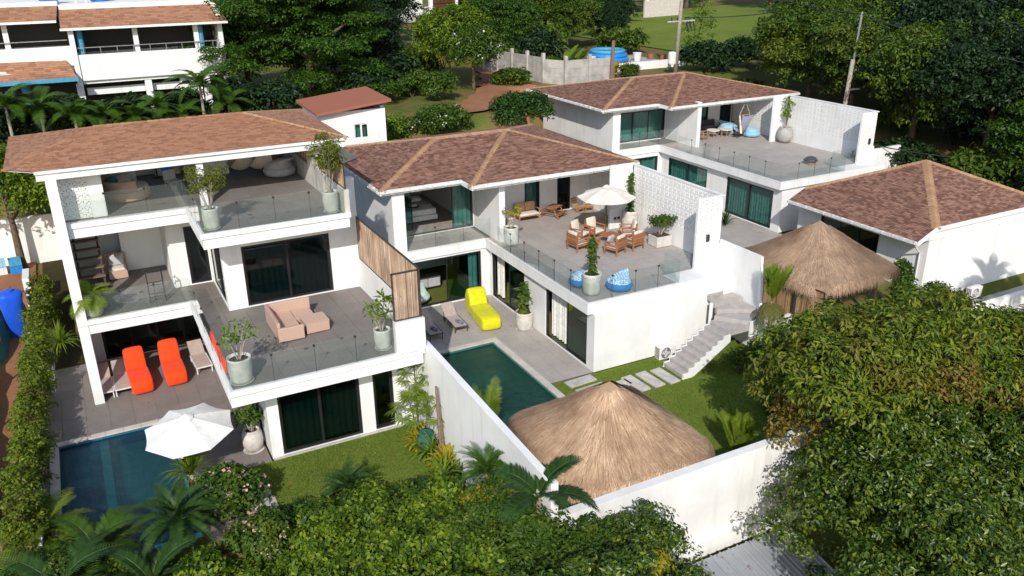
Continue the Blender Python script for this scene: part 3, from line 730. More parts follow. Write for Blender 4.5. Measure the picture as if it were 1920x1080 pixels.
# grass blades on the two lawns
def blades(name, x0, x1, y0, y1, n, z, label, seed):
    rng = np.random.default_rng(seed); p = np.stack([x0+(x1-x0)*rng.random(n), y0+(y1-y0)*rng.random(n), np.full(n, z)], 1)
    a = rng.random(n)*6.28; d = np.stack([np.cos(a), np.sin(a), np.zeros(n)], 1); h = .02+.03*rng.random(n)
    tip = p+d*(h*.6)[:, None]+np.stack([np.zeros(n), np.zeros(n), h], 1); s = np.stack([-d[:, 1], d[:, 0], np.zeros(n)], 1)*.011
    v = np.stack([p-s, p+s, tip], 1).reshape(-1, 3); f = np.arange(n*3).reshape(-1, 3)
    tag(np_mesh(name, v, f, 'grass_blade'), label, 'grass', kind='stuff')
blades('grass', 3.0, 9.0, 21.8, 25.15, 26000, -.004, 'short grass blades on the lawn below the three-storey villa', 5)
blades('grass', 15.1, 24, 16.2, 25.2, 52000, -.02, 'short grass blades on the lawn by the outside stair', 6)

# ------------------------------------------------------------------ pools
def pool(label, P, mat_t, mat_w, cop, depth, wlabel, wname='pool_water'):
    x0, x1, y0, y1 = P
    t = thing('swimming_pool', label, 'swimming pool', ((x0+x1)/2, (y0+y1)/2, -.15))
    m = MB(); m.box(x0-.1, x1+.1, y0-.1, y1+.1, -depth-.1, -depth); m.box(x0-.1, x0, y0, y1, -depth, -.02); m.box(x1, x1+.1, y0, y1, -depth, -.02)
    m.box(x0-.1, x1+.1, y0-.1, y0, -depth, -.021); m.box(x0-.1, x1+.1, y1, y1+.1, -depth, -.021)
    part('basin', m, mat_t, t, world=True)
    for r in cop:
        for k, (a, b, c, d) in enumerate(r): part('coping', MB().box(a, b, c, d, -.05, .03), 'coping', t, world=True, bevel=.01)
    w = part('water', MB().box(x0+.002, x1-.002, y0+.002, y1-.002, -.16, -.10), mat_w); tag(w, wlabel, 'water', kind='structure')
    return t
def run(a0, a1, step):
    n = max(1, round((a1-a0)/step)); return [(a0+(a1-a0)*i/n+.003, a0+(a1-a0)*(i+1)/n-.003) for i in range(n)]
x0, x1, y0, y1 = POOL_A
cop = [[(a, b, y1, y1+.28) for a, b in run(x0-.3, x1+.3, .6)], [(x0-.3, x0, a, b) for a, b in run(y0, y1-.003, .6)], [(x1, x1+.28, a, b) for a, b in run(26.9, y1-.003, .6)]]
pa = pool('deep blue swimming pool with a pale divider beside the hedge', POOL_A, 'pool_tile_blue', 'blue_water', cop, 1.5, 'deep blue water of the pool with the pale divider')
part('divider', MB().box(-1.28, -1.0, 22.55, 29.69, -1.5, -.165), 'coping', pa, world=True)
part('ledge', MB().box(-.99, 1.04, 26.4, 29.69, -1.5, -.55), 'pool_tile_pale', pa, world=True)
x0, x1, y0, y1 = POOL_B
cop = [[(a, b, y1, y1+.30) for a, b in run(x0-.3, x1+.3, .6)], [(x1, x1+.30, a, b) for a, b in run(y0, y1-.003, .6)], [(x0-.3, x0, a, b) for a, b in run(y0, y1-.003, .6)]]
pb = pool('long dark green swimming pool behind the garden wall and pavilion', POOL_B, 'pool_tile_green', 'green_water', cop, 1.4, 'dark green water of the long pool beside the pavilion')
part('ledge', MB().box(11.12, 12.6, 22.2, 25.6, -1.4, -.38), 'pool_tile_pale', pb, world=True)
for k in range(2): part('step', MB().box(11.12, 14.48, 29.2-.45*k, 29.88, -1.4, -.55-.22*k), 'pool_tile_green', pb, world=True)

# ------------------------------------------------------------------ decks on the ground
def deck(name, label, rects, z, mat, sx, sy, ox, oy):
    l = rects[0]; t = thing(name, label, 'terrace', ((l[0]+l[1])/2, (l[2]+l[3])/2, z-.1)); t['kind'] = 'structure'
    m = MB()
    for i, (a, b, c, d) in enumerate(rects): m.box(a, b, c, d, z-.14, z-.023+.001*i)
    part('base', m, 'grout', t, world=True); tiles(t, rects, z, sx, sy, mat, ox=ox, oy=oy); return t
deck('pool_terrace', 'grey tiled terrace round the blue pool under the three-storey villa', [(-2.95, 3.85, 29.99, 36.3), (1.34, 3.85, 25.2, 29.98), (-3.0, -2.86, 22.5, 29.98), (1.34, 2.35, 22.0, 25.19)], 0, 'tile_dark', .8, .8, 0, 29.99)
deck('pool_terrace', 'pale grey tiled terrace round the green pool of the middle villa', [(9.3, 16.8, 30.21, 34.9), (14.81, 16.8, 25.35, 30.20)], 0, 'tile_pale', .6, 1.2, 16.8, 30.21)
deck('pool_terrace', 'pale grey tiled terrace in front of the far villa', [(29.0, 36.1, 34.0, 46.0)], 0, 'tile_pale', .8, .8, 0, 34)
# stepping slabs
for i, (x, y, rz, s) in enumerate(((15.95, 24.95, .06, (1.25, .5)), (16.0, 24.2, .06, (1.25, .5)), (17.0, 23.95, .1, (1.2, .5)), (17.75, 23.75, 1.62, (1.3, .5)), (18.45, 23.75, 1.62, (1.3, .5)), (19.15, 23.7, 1.62, (1.3, .5)))):
    o = part('stepping_slab', MB().obox((0, 0, 0), (*s, .08)), 'stone_slab', bevel=.012); o.location = (x, y, .0); o.rotation_euler = (0, 0, rz)
    tag(o, ('pale stepping slab nearest the green pool, beside the villa wall', 'pale stepping slab just behind the thatched peak, second from the pool', 'pale stepping slab half hidden by the thatched peak', 'pale stepping slab, third back from the foot of the stair', 'pale stepping slab, second back from the foot of the stair', 'pale stepping slab lying right at the foot of the stair')[i], 'paving slab', 'stepping slabs across the lawn')
for i, (x, y) in enumerate(((2.95, 24.35), (3.02, 23.62), (3.08, 22.9))):
    o = part('stepping_slab', MB().obox((0, 0, 0), (.75, .6, .06)), 'stone_slab', bevel=.012); o.location = (x, y, .01)
    tag(o, ('pale square slab between lawn and terrace, nearest the villa', 'pale square slab between lawn and terrace, the middle one', 'pale square slab between lawn and terrace, nearest the shrubs')[i], 'paving slab', 'square slabs beside the small lawn')

# ------------------------------------------------------------------ roofs of the villas
def roof(parent, faces, mat, soffit, caps=(), cap_mat='cap_tan', name='roof', capw=.5):
    """faces: convex polygons, eave first, counter-clockwise; soffit: polygon closing the roof underneath"""
    m = MB()
    for p in faces: m.poly(p)
    m.poly(list(reversed(soffit)))
    r = part(name, m, 'white_paint', parent, world=True)
    s = MB(); rn = random.Random(len(faces)*7+int(abs(faces[0][0][0])*10))
    for p in faces: shingle_plane(s, p, rnd=rn)
    tag(part('shingles', s, mat, r, world=True), kind='stuff')
    for a, b in caps: hip_cap(r, a, b, capw, cap_mat)
    return r
def fascia(parent, runs, z, h=.24, th=.05, name='fascia'):
    m = MB()
    for a, b in runs:
        a = Vector((*a, z-h/2)); b = Vector((*b, z-h/2)); d = b-a; m.obox((a+b)/2, (d.length+th*.98, th, h), math.atan2(d.y, d.x))
    return part(name, m, 'white_paint', parent, world=True)

# ================================================================== three-storey villa
VA = thing('villa', 'white three-storey villa with stacked balconies beside the blue pool', 'house', (4, 31, 0))
w = MB()
wall(w, 'x', 3.9, 9.12, 25.3, 25.5, 0, 2.9, [(4.28, 7.10, .06, 2.42), (7.58, 8.32, .06, 2.52)])
wall(w, 'y', 25.502, 36.2, 3.9, 4.1, 0, 2.9, [(26.6, 30.6, .06, 2.5)])
w.box(8.95, 9.12, 25.502, 30.702, 0, 2.9); w.box(8.95, 9.12, 30.703, 39.0, 0, 6.5)
wall(w, 'x', 4.102, 8.948, 29.6, 29.75, 0, 2.9); wall(w, 'x', -1.2, 3.898, 36.2, 36.4, 0, 2.9, [(-.6, 3.7, .03, 2.45)])
w.box(-1.2, 9.0, 37.9, 38.05, 0, 2.9); w.box(-1.25, -1.05, 33.4, 38.04, 0, 2.9); w.box(4.1, 4.3, 36.4, 37.9, 0, 2.9)
# middle storey
wall(w, 'x', 3.9, 8.948, 30.7, 30.9, 3.43, 6.5, [(4.62, 7.95, 3.47, 5.86)])
wall(w, 'y', 30.902, 34.2, 3.9, 4.08, 3.43, 6.5, [(31.05, 34.0, 3.47, 5.9)])
wall(w, 'x', 2.45, 3.898, 34.2, 34.38, 3.43, 6.5, [(3.06, 3.86, 3.47, 5.9)])
w.box(2.4, 2.58, 34.382, 37.3, 3.43, 6.5); w.box(.8, 2.6, 37.302, 37.48, 3.43, 6.5); w.box(.8, .95, 37.482, 38.6, 3.43, 6.5)
w.box(-1.25, .8, 38.602, 38.8, 3.43, 6.5); w.box(-1.25, -1.1, 34.4, 38.6, 3.43, 6.5); w.box(4.1, 8.94, 35.6, 35.75, 3.43, 6.5); w.box(2.6, 4.06, 36.0, 36.15, 3.43, 6.5)
# roof terrace
w.box(8.55, 9.12, 30.7, 31.0, 6.5, 7.9); w.box(0.0, .5, 33.15, 33.3, 7.05, 8.72); w.box(-1.2, -.96, 33.15, 33.3, 7.05, 8.72)
w.box(-1.2, 8.2, 39.0, 39.15, 7.05, 7.78); w.box(.4, 1.85, 36.6, 36.72, 7.05, 7.92); w.box(-1.2, -1.05, 33.302, 39.0, 7.05, 8.72)
w.box(5.22, 5.6, 37.4, 37.55, 7.05, 8.72)
part('wall', w, 'white_paint', VA, world=True)
w = MB(); w.box(8.2, 8.4, 29.02, 32.5, 7.05, 7.93); w.box(8.2, 8.42, 32.502, 34.0, 7.05, 8.72); w.box(8.2, 8.4, 34.002, 39.15, 7.05, 7.85)
part('terrace_wall', w, 'old_white_paint', VA, world=True)
# slabs with a kerb over a set-back band
def slab(parent, rects, kerbs, z, mat='white_paint', h=.53):
    m = MB()
    for i, (a, b, c, d) in enumerate(rects): m.box(a+.06, b-.06, c+.06, d, z-h, z-.15-.001*i); m.box(a+.02, b-.02, c+.02, d, z-.15, z-.024+.001*i)
    s = part('floor_slab', m, mat, parent, world=True)
    k = MB()
    for i, (a, b, c, d) in enumerate(kerbs): k.box(a, b, c, d, z-.16-.001*i, z+.022+.001*i)
    part('kerb', k, mat, s, world=True, bevel=.01); return s
s1 = slab(VA, [(2.66, 9.14, 24.1, 30.7), (-1.22, 9.1, 32.25, 38.6), (2.7, 9.1, 30.7, 32.25)],
          [(2.66, 9.14, 24.1, 24.28), (2.66, 2.84, 24.28, 32.25), (-1.22, 2.84, 32.25, 32.44)], 3.43)
tiles(s1, [(2.84, 9.0, 24.28, 30.7), (2.84, 3.9, 30.7, 32.4), (-1.05, 3.9, 32.44, 34.2), (-1.05, 2.4, 34.2, 37.3)], 3.43, .8, .8, 'tile_grey', ox=2.84, oy=24.28)
s2 = slab(VA, [(3.1, 8.4, 28.95, 32.6), (-1.2, 8.4, 32.55, 39.1)], [(3.1, 8.4, 28.95, 29.1), (3.1, 3.26, 29.1, 32.6), (-1.2, 3.26, 32.55, 32.72)], 7.05)
tiles(s2, [(3.26, 8.2, 29.1, 33.0), (-1.04, 8.2, 33.0, 39.0)], 7.05, .8, .8, 'tile_grey', ox=3.26, oy=29.1)
m = MB(); m.box(-1.25, -.90, 32.28, 32.62, .0, 8.74); part('column', m, 'white_paint', VA, world=True, bevel=.008)
m = MB(); m.box(3.72, 3.98, 32.62, 32.86, 7.06, 8.74); part('column', m, 'white_paint', VA, world=True, bevel=.008)
m = MB(); m.box(-1.5, 9.45, 32.5, 32.8, 8.74, 9.04); m.box(-1.4, -1.15, 32.81, 39.2, 8.74, 9.03); m.box(8.2, 8.45, 32.81, 39.2, 8.74, 9.03); part('beam', m, 'white_paint', VA, world=True)
part('parapet', MB().box(8.13, 9.16, 24.03, 24.3, 3.46, 4.62).box(8.98, 9.16, 24.31, 30.69, 3.452, 4.62), 'white_paint', VA, world=True)
breeze(VA, 'x', -.955, 7.07, 4, 7, .237, 33.16); breeze(VA, 'x', .42, 7.925, 6, 3, .237, 36.61); breeze(VA, 'x', 4.25, 7.07, 4, 6, .237, 37.42)
# glass
door(VA, 'x', 4.28, 7.10, 25.33, .06, 2.42, 2); door(VA, 'x', 7.58, 8.32, 25.33, .06, 2.52, 1, 'smoke_glass', False, 'door')
door(VA, 'y', 26.6, 30.6, 3.92, .06, 2.5, 3, 'smoke_glass', False); door(VA, 'x', -.6, 3.7, 36.22, .03, 2.45, 4, 'smoke_glass', False)
door(VA, 'x', 4.62, 7.95, 30.73, 3.47, 5.86, 2); door(VA, 'y', 31.05, 34.0, 3.93, 3.47, 5.9, 2, 'smoke_glass', False); door(VA, 'x', 3.06, 3.86, 34.22, 3.47, 5.9, 1, 'smoke_glass', False, 'door')
part('threshold', MB().box(3.92, 9.1, 25.2, 25.298, -.1, .045), 'stone_slab', VA, world=True)
# rails
rail(s1, (2.75, 24.19), (8.13, 24.19), 3.45, 4, 1.0); rail(s1, (2.75, 32.3), (2.75, 24.19), 3.45, 5, 1.0); rail(s1, (-.88, 32.34), (2.75, 32.34), 3.45, 3, 1.0)
rail(s2, (3.18, 29.03), (8.2, 29.03), 7.07, 4, 1.0); rail(s2, (3.18, 32.6), (3.18, 29.03), 7.07, 3, 1.0); rail(s2, (-.88, 32.64), (3.18, 32.64), 7.07, 3, 1.0)
# inner stair with wooden treads
for k in range(9): part('tread', MB().box(-.98, .02, 35.3+.27*k, 35.62+.27*k, 3.62+.3*k, 3.68+.3*k), 'grey_wood', VA, world=True)
part('stringer', MB().beam((-.9, 35.4, 3.45), (-.9, 37.9, 6.3), .07, .22).beam((-.05, 35.4, 3.45), (-.05, 37.9, 6.3), .07, .22), 'post_wood', VA, world=True)
for x, y, zz, sl_ in ((5.6, 26.1, 3.43, s1), (6.9, 26.3, 3.43, s1), (1.15, 34.4, 3.43, s1), (5.1, 30.6, 7.05, s2)): part('drain', MB().box(x-.07, x+.07, y-.07, y+.07, zz-.01, zz+.006), 'dark_metal', sl_, world=True)
# roof
z = 9.1
FL0, FL, FR, BR, BL = (-1.5, 32.46, z), (-2.45, 33.3, z), (9.52, 32.46, z), (9.52, 39.6, z), (-2.45, 39.6, z)
R1, R2 = (.66, 36.05, 9.82), (6.25, 36.05, 9.82)
RA = roof(VA, [[FL0, FR, R2, R1], [FL, FL0, R1], [BL, FL, R1], [FR, BR, R2], [BR, BL, R1, R2]], 'shingle_orange',
          [(-1.5, 32.46, 9.045), (9.52, 32.46, 9.045), (9.52, 39.6, 9.045), (-2.45, 39.6, 9.045), (-2.45, 33.3, 9.045)], [(FR, R2), (BR, R2)], capw=.34)
hip_cap(RA, FL, R1, .3, 'shingle_orange'); hip_cap(RA, R1, R2, .34, 'shingle_orange')
fascia(VA, [((-1.5, 32.44), (9.5, 32.44)), ((9.54, 32.45), (9.54, 39.6))], 9.09, .10)
# stick screens on the side of the balconies
def stick_screen(parent, axis, a0, a1, n, z0a, z0b, z1, seed, facing=-1, mat='brush_stick', frame='post_wood', w=.016):
    r = random.Random(seed); m = MB(); L = a1-a0; k = int(L/.021)
    for i in range(k):
        u = a0+L*(i+.5)/k; lo = z0a+(z0b-z0a)*(u-a0)/L+.02; d = r.uniform(-.014, .014); q = r.uniform(.6, 1.2)*w; hi = z1-.02
        tp = [(u+r.uniform(-.012, .012), n+d, lo), (u+r.uniform(-.012, .012), n+d+r.uniform(-.01, .01), (lo+hi)/2), (u+r.uniform(-.012, .012), n+d, hi)]
        if axis == 'y': tp = [(b, a, c) for a, b, c in tp]
        m.tube(tp, q, 3, caps=False)
    s = part('stick_panel', m, mat, parent, world=True); s['kind'] = 'stuff'
    f = MB(); P = (lambda u, zz: (u, n, zz)) if axis == 'x' else (lambda u, zz: (n, u, zz))
    f.beam(P(a0, z0a), P(a0, z1+.02), .05); f.beam(P(a1, z0b), P(a1, z1+.02), .05); f.beam(P(a0-.02, z1), P(a1+.02, z1), .05); f.beam(P(a0, z0a), P(a1, z0b), .045)
    part('frame', f, frame, parent, world=True)
SC = thing('stick_screen', 'tall brushwood screen in a dark frame along the balcony over the garden wall', 'screen', (9.07, 27.2, 4.62))
stick_screen(SC, 'y', 24.12, 30.6, 9.07, 4.66, 4.66, 6.36, 1); stick_screen(SC, 'x', 8.15, 9.04, 24.16, 4.66, 4.66, 6.3, 2)
SC = thing('stick_screen', 'weathered dark brushwood screen on the roof terrace wall beside the tall pot', 'screen', (8.3, 31, 7.93))
stick_screen(SC, 'y', 29.1, 32.45, 8.3, 7.96, 7.96, 8.86, 3, mat='brush_stick'); stick_screen(SC, 'y', 34.2, 38.8, 8.3, 7.9, 7.9, 8.7, 4)

# ================================================================== middle villa
VB = thing('villa', 'white middle villa with a furnished roof deck and outside stair above the green pool', 'house', (18, 34, 0))
def white_villa(V, P, dz):
    """the two alike villas: P holds their plan"""
    g = P; z = dz; w = MB()
    xl, xb, xw, xr = g['xl'], g['xb'], g['xw'], g['xr']; yf, yb, yd, yw, yk = g['yf'], g['yb'], g['yd'], g['yw'], g['yk']
    wall(w, 'y', yf, yb, xw, xw+.2, 0, z-.45, g['low_y']); wall(w, 'x', xw+.202, xr, yf, yf+.2, 0, z-.45)
    wall(w, 'x', xl+.2, xw+.2, yb+.002, yb+.2, 0, z-.45, g['low_x']); w.box(xl, xl+.2, yb-.02, yk, 0, z+3.05)
    w.box(xl+.2, xr, yk-.2, yk, 0, z+3.05); w.box(xr-.2, xr, yf+.2, yk-.2, 0, z-.45); w.box(xr-.2, xr, yw+.2, yk-.2, z-.45, z+3.05)
    w.box(xl+.2, xl+.6, yb-.02, yd, z, z+3.05)                                       # column left of the bedroom balcony
    wall(w, 'x', xl+.6, xb, yd, yd+.18, z, z+3.05, [g['bed']]); w.box(xb, xb+.3, g['yblk'], yw, z, z+3.05)
    wall(w, 'x', xb+.3, xr-.2, yw, yw+.2, z, z+3.05, g['win']); w.box(xb, xb+.2, yw+.2, yk-.2, z, z+3.05)
    w.box(xw+.2, xw+.35, yf+.2, yf+.21, 0, .1); w.box(xl+.2, xw+.2, yb+5, yb+5.15, 0, z-.45); w.box(xw+5.5, xw+5.65, yf+.2, yk-.2, 0, z-.45)
    part('wall', w, 'white_paint', V, world=True)
    s = MB(); s.box(xl, xw-.02, yb-.08, yk-.21, z-.45, z-.022); s.box(g['xs'], xr-.01, g['ys'], yk-.212, z-.451, z-.024)
    sl = part('floor_slab', s, 'white_paint', V, world=True)
    k = MB(); k.box(g['xs'], g['xs']+.14, g['ys'], yb-.08, z-.03, z+.02); k.box(g['xs']+.14, g['xland'], g['ys'], g['ys']+.14, z-.03, z+.021); k.box(xl+.6, g['xs'], yb-.08, yb+.06, z-.03, z+.02)
    part('kerb', k, 'white_paint', sl, world=True)
    part('landing', MB().box(g['xland'], xr-1.4, g['ys']+.01, g['ypier'], z-.03, z+.012), 'white_paint', sl, world=True)
    tiles(sl, [(g['xs']+.14, xr-.13, g['ypier']+.02, yw), (g['xs']+.14, g['xland'], g['ys']+.14, g['ypier']+.02)], z, .6, 1.2, 'tile_pale', ox=g['xs']+.14, oy=g['ypier']+.02)
    tiles(sl, [(xl+.6, xb, yb+.06, yd)], z, .6, 1.2, 'tile_pale', ox=xl+.6, oy=yb+.06)
    ft = MB(); ft.box(xl+.6, xb, yd+.18, yk-.2, z-.022, z+.004); part('room_floor', ft, 'room_floor', sl, world=True)
    # pierced wall round the deck
    s = g['bs']; nz = 7; yp, yr = g['ypier'], g['yret']
    lw = MB(); zt = z+3.17; zl = zt-nz*s-.06
    lw.box(xr-.13, xr, yp+.002, yr, z-.45, zl-.002); lw.box(xr-.13, xr, yp+.002, yr+.15, zt-.06, zt); lw.box(xr-1.4, xr-.132, yr+.06, yr+.15, z, zt); lw.box(xr-1.4, xr-.132, yr, yr+.06, z, zl)
    lw.box(xr-1.4, xr, yp-.03, yp, .6, zt-.06); lw.box(xr-1.4, xr, yp-.13, yp-.031, .6, zl-.002); lw.box(xr-1.4, xr-.001, yp-.131, yp+.001, zt-.06, zt-.002)
    ny = int((yw-yr-.17)/s); lw.box(xr-.13, xr-.002, yr+.152, yw-.002, z, zl-.3); lw.box(xr-.13, xr-.002, yr+.152+ny*s, yw-.002, zl-.3, z+3.0)
    part('deck_wall', lw, 'white_paint', V, world=True)
    breeze(V, 'y', yr+.153, zl-.3, ny, nz, s, xr-.115)
    breeze(V, 'y', yp+.005, zl, int((yr-yp)/s), nz, s, xr-.115); breeze(V, 'x', xr-1.4, zl, int(1.4/s), nz, s, yp-.125); breeze(V, 'x', xr-1.4+.02, zl, int(1.3/s), nz, s, yr-.03)
    return sl
GB = dict(xl=12.0, xb=16.95, xw=16.8, xr=24.0, yf=25.35, yb=34.8, yd=36.8, yw=36.95, yk=44.0, yblk=33.9, xs=16.55, ys=25.5, xland=21.05, ypier=26.6, yret=33.0, bs=.302,
          low_y=[(25.9, 29.27, .05, 2.4), (31.2, 34.54, .05, 2.4)], low_x=[(12.7, 16.36, .05, 2.4)], bed=(12.62, 16.93, 3.0, 5.42), win=[(17.35, 18.5, 3.0, 5.42), (19.95, 20.85, 3.0, 5.42), (21.9, 22.72, 3.0, 5.42)])
SB = white_villa(VB, GB, 2.98)
door(VB, 'y', 25.9, 29.27, 16.82, .05, 2.4, 2, 'teal_glass', opened=(1,), curt=[(27.9, 29.2)]); door(VB, 'y', 31.2, 34.54, 16.82, .05, 2.4, 2, 'teal_glass', opened=(1,), curt=[(33.8, 34.5)])
door(VB, 'x', 12.7, 16.36, 34.83, .05, 2.4, 2, 'teal_glass', opened=(0,), curt=[(15.8, 16.3)])
door(VB, 'x', 12.62, 16.93, 36.83, 3.0, 5.42, 4, 'teal_glass', opened=(1, 2), curt=[(16.0, 16.9), (12.66, 13.0)])
for a, b, mt, cu in ((17.35, 18.5, 'teal_glass', True), (19.95, 20.85, 'teal_glass', True), (21.9, 22.72, 'dark_glass', True)): door(VB, 'x', a, b, 36.98, 3.0, 5.42, 1, mt, cu, 'window')  # curtain behind the dark pane is added to lighten its black interior
rail(SB, (16.62, 33.5), (16.62, 25.58), 3.0, 6); rail(SB, (16.62, 25.58), (21.1, 25.58), 3.0, 4); rail(SB, (21.1, 25.58), (21.1, 26.66), 3.0, 1); rail(SB, (21.1, 26.66), (22.55, 26.66), 3.0, 1); rail(SB, (12.6, 34.8), (16.9, 34.8), 3.0, 3)
def villa_roof(V, A, S1, S2, D, E, F, R1, R2, z, zr):
    A, S1, S2, D, E, F = [(x, y, z) for x, y in (A, S1, S2, D, E, F)]; R1, R2 = [(x, y, zr) for x, y in (R1, R2)]
    q = zr-z; sz = -.07; so = [(x, y, z+sz) for x, y, _ in (A, S1, S2, D, E, F)]
    r = roof(V, [[A, S1, R2, R1], [S1, S2, R2], [S2, D, R2], [D, E, R2], [E, F, R1, R2], [F, A, R1]], 'shingle_red', so, [(A, R1), (S2, R2), (D, R2), (E, R2), (F, R1), (R1, R2)])
    gutter(r, F, A, (-1, 0)); gutter(r, A, S1, (0, -1)); gutter(r, S2, D, (0, -1)); fascia(r, [(S1[:2], S2[:2]), (D[:2], E[:2]), (E[:2], F[:2])], z, .24)
    return r
RB = villa_roof(VB, (11.45, 34.62), (15.36, 34.62), (15.36, 33.4), (24.45, 33.4), (24.45, 44.4), (11.45, 44.4), (15.85, 38.75), (19.85, 38.75), 6.1, 7.25)
m = MB(); m.add([(11.47, 40.2, 6.135), (12.25, 40.2, 6.345), (12.25, 44.2, 6.345), (11.47, 44.2, 6.135), (11.47, 40.2, 6.165), (12.25, 40.2, 6.375), (12.25, 44.2, 6.375), (11.47, 44.2, 6.165)], [(3, 2, 1, 0), (4, 5, 6, 7), (0, 1, 5, 4), (1, 2, 6, 5), (2, 3, 7, 6), (3, 0, 4, 7)])
part('roof_patch', m, 'black_frame', VB, world=True)  # black sheet laid flat on the slope along the side eave
# outside stair
ST = part('staircase', MB().tube([(22.35, 24.92, .2), (22.35, 24.92, 2.05)], .08, 10), 'white_paint', VB, world=True)
xs0, ris, go = 19.6, .175, .281
for k in range(8):
    part('step', MB().box(xs0+go*k, xs0+go*(k+1)+.03, 23.2, 24.36, max(.0, ris*(k+1)-.20), ris*(k+1)), 'step_tile', ST, world=True, bevel=.006)
c0 = (22.1, 24.62); corners = [(21.86, 23.2), (23.0, 23.2), (23.85, 23.75), (23.85, 24.7), (23.85, 25.55), (23.6, 26.45), (22.45, 26.45)]
inner = [(21.86, 24.36), (22.05, 24.36), (22.3, 24.5), (22.4, 24.75), (22.42, 25.0), (22.44, 25.3), (22.45, 25.52)]
for k in range(5):
    a, b = corners[k], corners[k+1]; z1 = ris*(9+k)
    part('step', MB().prism([inner[k], a, b, inner[k+1]], z1-.24, z1), 'step_tile', ST, world=True, bevel=.006)
for k in range(4):
    z1 = ris*(13+k); x = 22.45-.32*k
    part('step', MB().box(x-.34, x, 25.52, 26.46, z1-.2, z1), 'step_tile', ST, world=True, bevel=.006)
st = MB()                                                        # stringers: stepped sides
for y0, y1 in ((23.12, 23.2), (24.36, 24.44)):
    vs = [(xs0-.02, y0, 0)]; prof = [(xs0-.02, -.02), (xs0+.5, -.02), (21.9, 1.12), (21.9, 1.42)]
    for k in range(7, -1, -1): prof += [(xs0+go*k+.02, ris*(k+1)+.015), (xs0+go*k+.02, ris*k+.015)]
    n = len(prof); st.add([(x, y0, z) for x, z in prof]+[(x, y1, z) for x, z in prof], [tuple(range(n-1, -1, -1)), tuple(range(n, 2*n))]+[(i, (i+1) % n, n+(i+1) % n, n+i) for i in range(n)])
for k in range(4):
    z1 = ris*(13+k); x = 22.45-.32*k; st.box(x-.32, x, 25.44, 25.518, z1-.42+.001*k, z1+.02+.001*k)
part('stringer', st, 'white_paint', ST, world=True)
cw = MB(); poly = [(22.9, 23.08), (23.3, 23.12), (23.75, 23.45), (24.0, 23.9), (24.0, 26.46)]; zt = [1.75, 1.8, 2.3, 4.17, 4.17]; zb = [1.1, 1.15, 1.3, 0, 0]
for k in range(4):
    a, b = Vector((*poly[k], 0)), Vector((*poly[k+1], 0)); n = Vector((-(b-a).y, (b-a).x, 0)).normalized()*.09
    cw.add([a+Vector((0, 0, zb[k])), b+Vector((0, 0, zb[k+1])), b+Vector((0, 0, zt[k+1])), a+Vector((0, 0, zt[k])), a+n+Vector((0, 0, zb[k])), b+n+Vector((0, 0, zb[k+1])), b+n+Vector((0, 0, zt[k+1])), a+n+Vector((0, 0, zt[k]))],
           [(0, 1, 2, 3), (7, 6, 5, 4), (3, 2, 6, 7), (0, 4, 5, 1), (1, 5, 6, 2), (0, 3, 7, 4)])
part('stair_wall', cw, 'white_paint', ST, world=True)
for px, py, zz in ((23.2, 26.44, 4.35), (22.9, 33.02, 3.5), (23.1, 33.02, 3.5)): part('wall_fitting', MB().obox((px, py, zz), (.13, .1, .3 if zz > 4 else .12)), 'dark_metal', VB, world=True)  # the two small boxes low on the return wall are sockets

# ================================================================== far villa
VC = thing('villa', 'white far villa whose deck holds a hanging chair behind a pierced wall', 'house', (38, 45, 0))
GC = dict(xl=31.9, xb=37.5, xw=36.1, xr=44.45, yf=35.0, yb=46.6, yd=48.2, yw=48.9, yk=56.0, yblk=44.7, xs=35.75, ys=34.85, xland=40.95, ypier=36.0, yret=43.4, bs=.302,
          low_y=[(35.7, 39.8, .05, 2.4), (41.7, 45.8, .6, 2.4)], low_x=[(33.0, 35.8, .05, 2.4)], bed=(33.3, 37.48, 3.2, 5.3), win=[(40.9, 42.0, 3.2, 5.1), (43.1, 44.2, 3.2, 5.1)])
GC['xland'] = 40.95
SC_ = white_villa(VC, GC, 3.15)
door(VC, 'y', 35.7, 39.8, 36.12, .05, 2.4, 2, 'teal_glass'); door(VC, 'y', 41.7, 45.8, 36.12, .6, 2.4, 2, 'teal_glass', name='window'); door(VC, 'x', 33.0, 35.8, 46.63, .05, 2.4, 2, 'teal_glass')
door(VC, 'x', 33.3, 37.48, 48.23, 3.2, 5.3, 3, 'teal_glass'); door(VC, 'x', 40.9, 42.0, 48.93, 3.2, 5.1, 1, 'teal_glass', True, 'window'); door(VC, 'x', 43.1, 44.2, 48.93, 3.2, 5.1, 1, 'dark_glass', True, 'window')
rail(SC_, (35.82, 44.5), (35.82, 34.93), 3.17, 7); rail(SC_, (35.82, 34.93), (41.0, 34.93), 3.17, 4); rail(SC_, (41.0, 34.93), (41.0, 36.05), 3.17, 1); rail(SC_, (41.0, 36.05), (43.0, 36.05), 3.17, 1); rail(SC_, (32.5, 46.6), (37.4, 46.6), 3.17, 3)
villa_roof(VC, (30.85, 46.2), (35.25, 46.2), (35.25, 44.7), (46.6, 44.7), (46.6, 56.6), (30.85, 56.6), (36.3, 50.7), (41.0, 50.7), 6.1, 7.25)
part('stair_wall', MB().box(44.47, 47.0, 35.9, 36.1, .3, 3.9).box(43.05, 45.3, 34.4, 34.5, .3, 2.9), 'white_paint', VC, world=True)
part('wall_fitting', MB().obox((43.9, 35.84, 4.5), (.13, .1, .34)), 'dark_metal', VC, world=True)

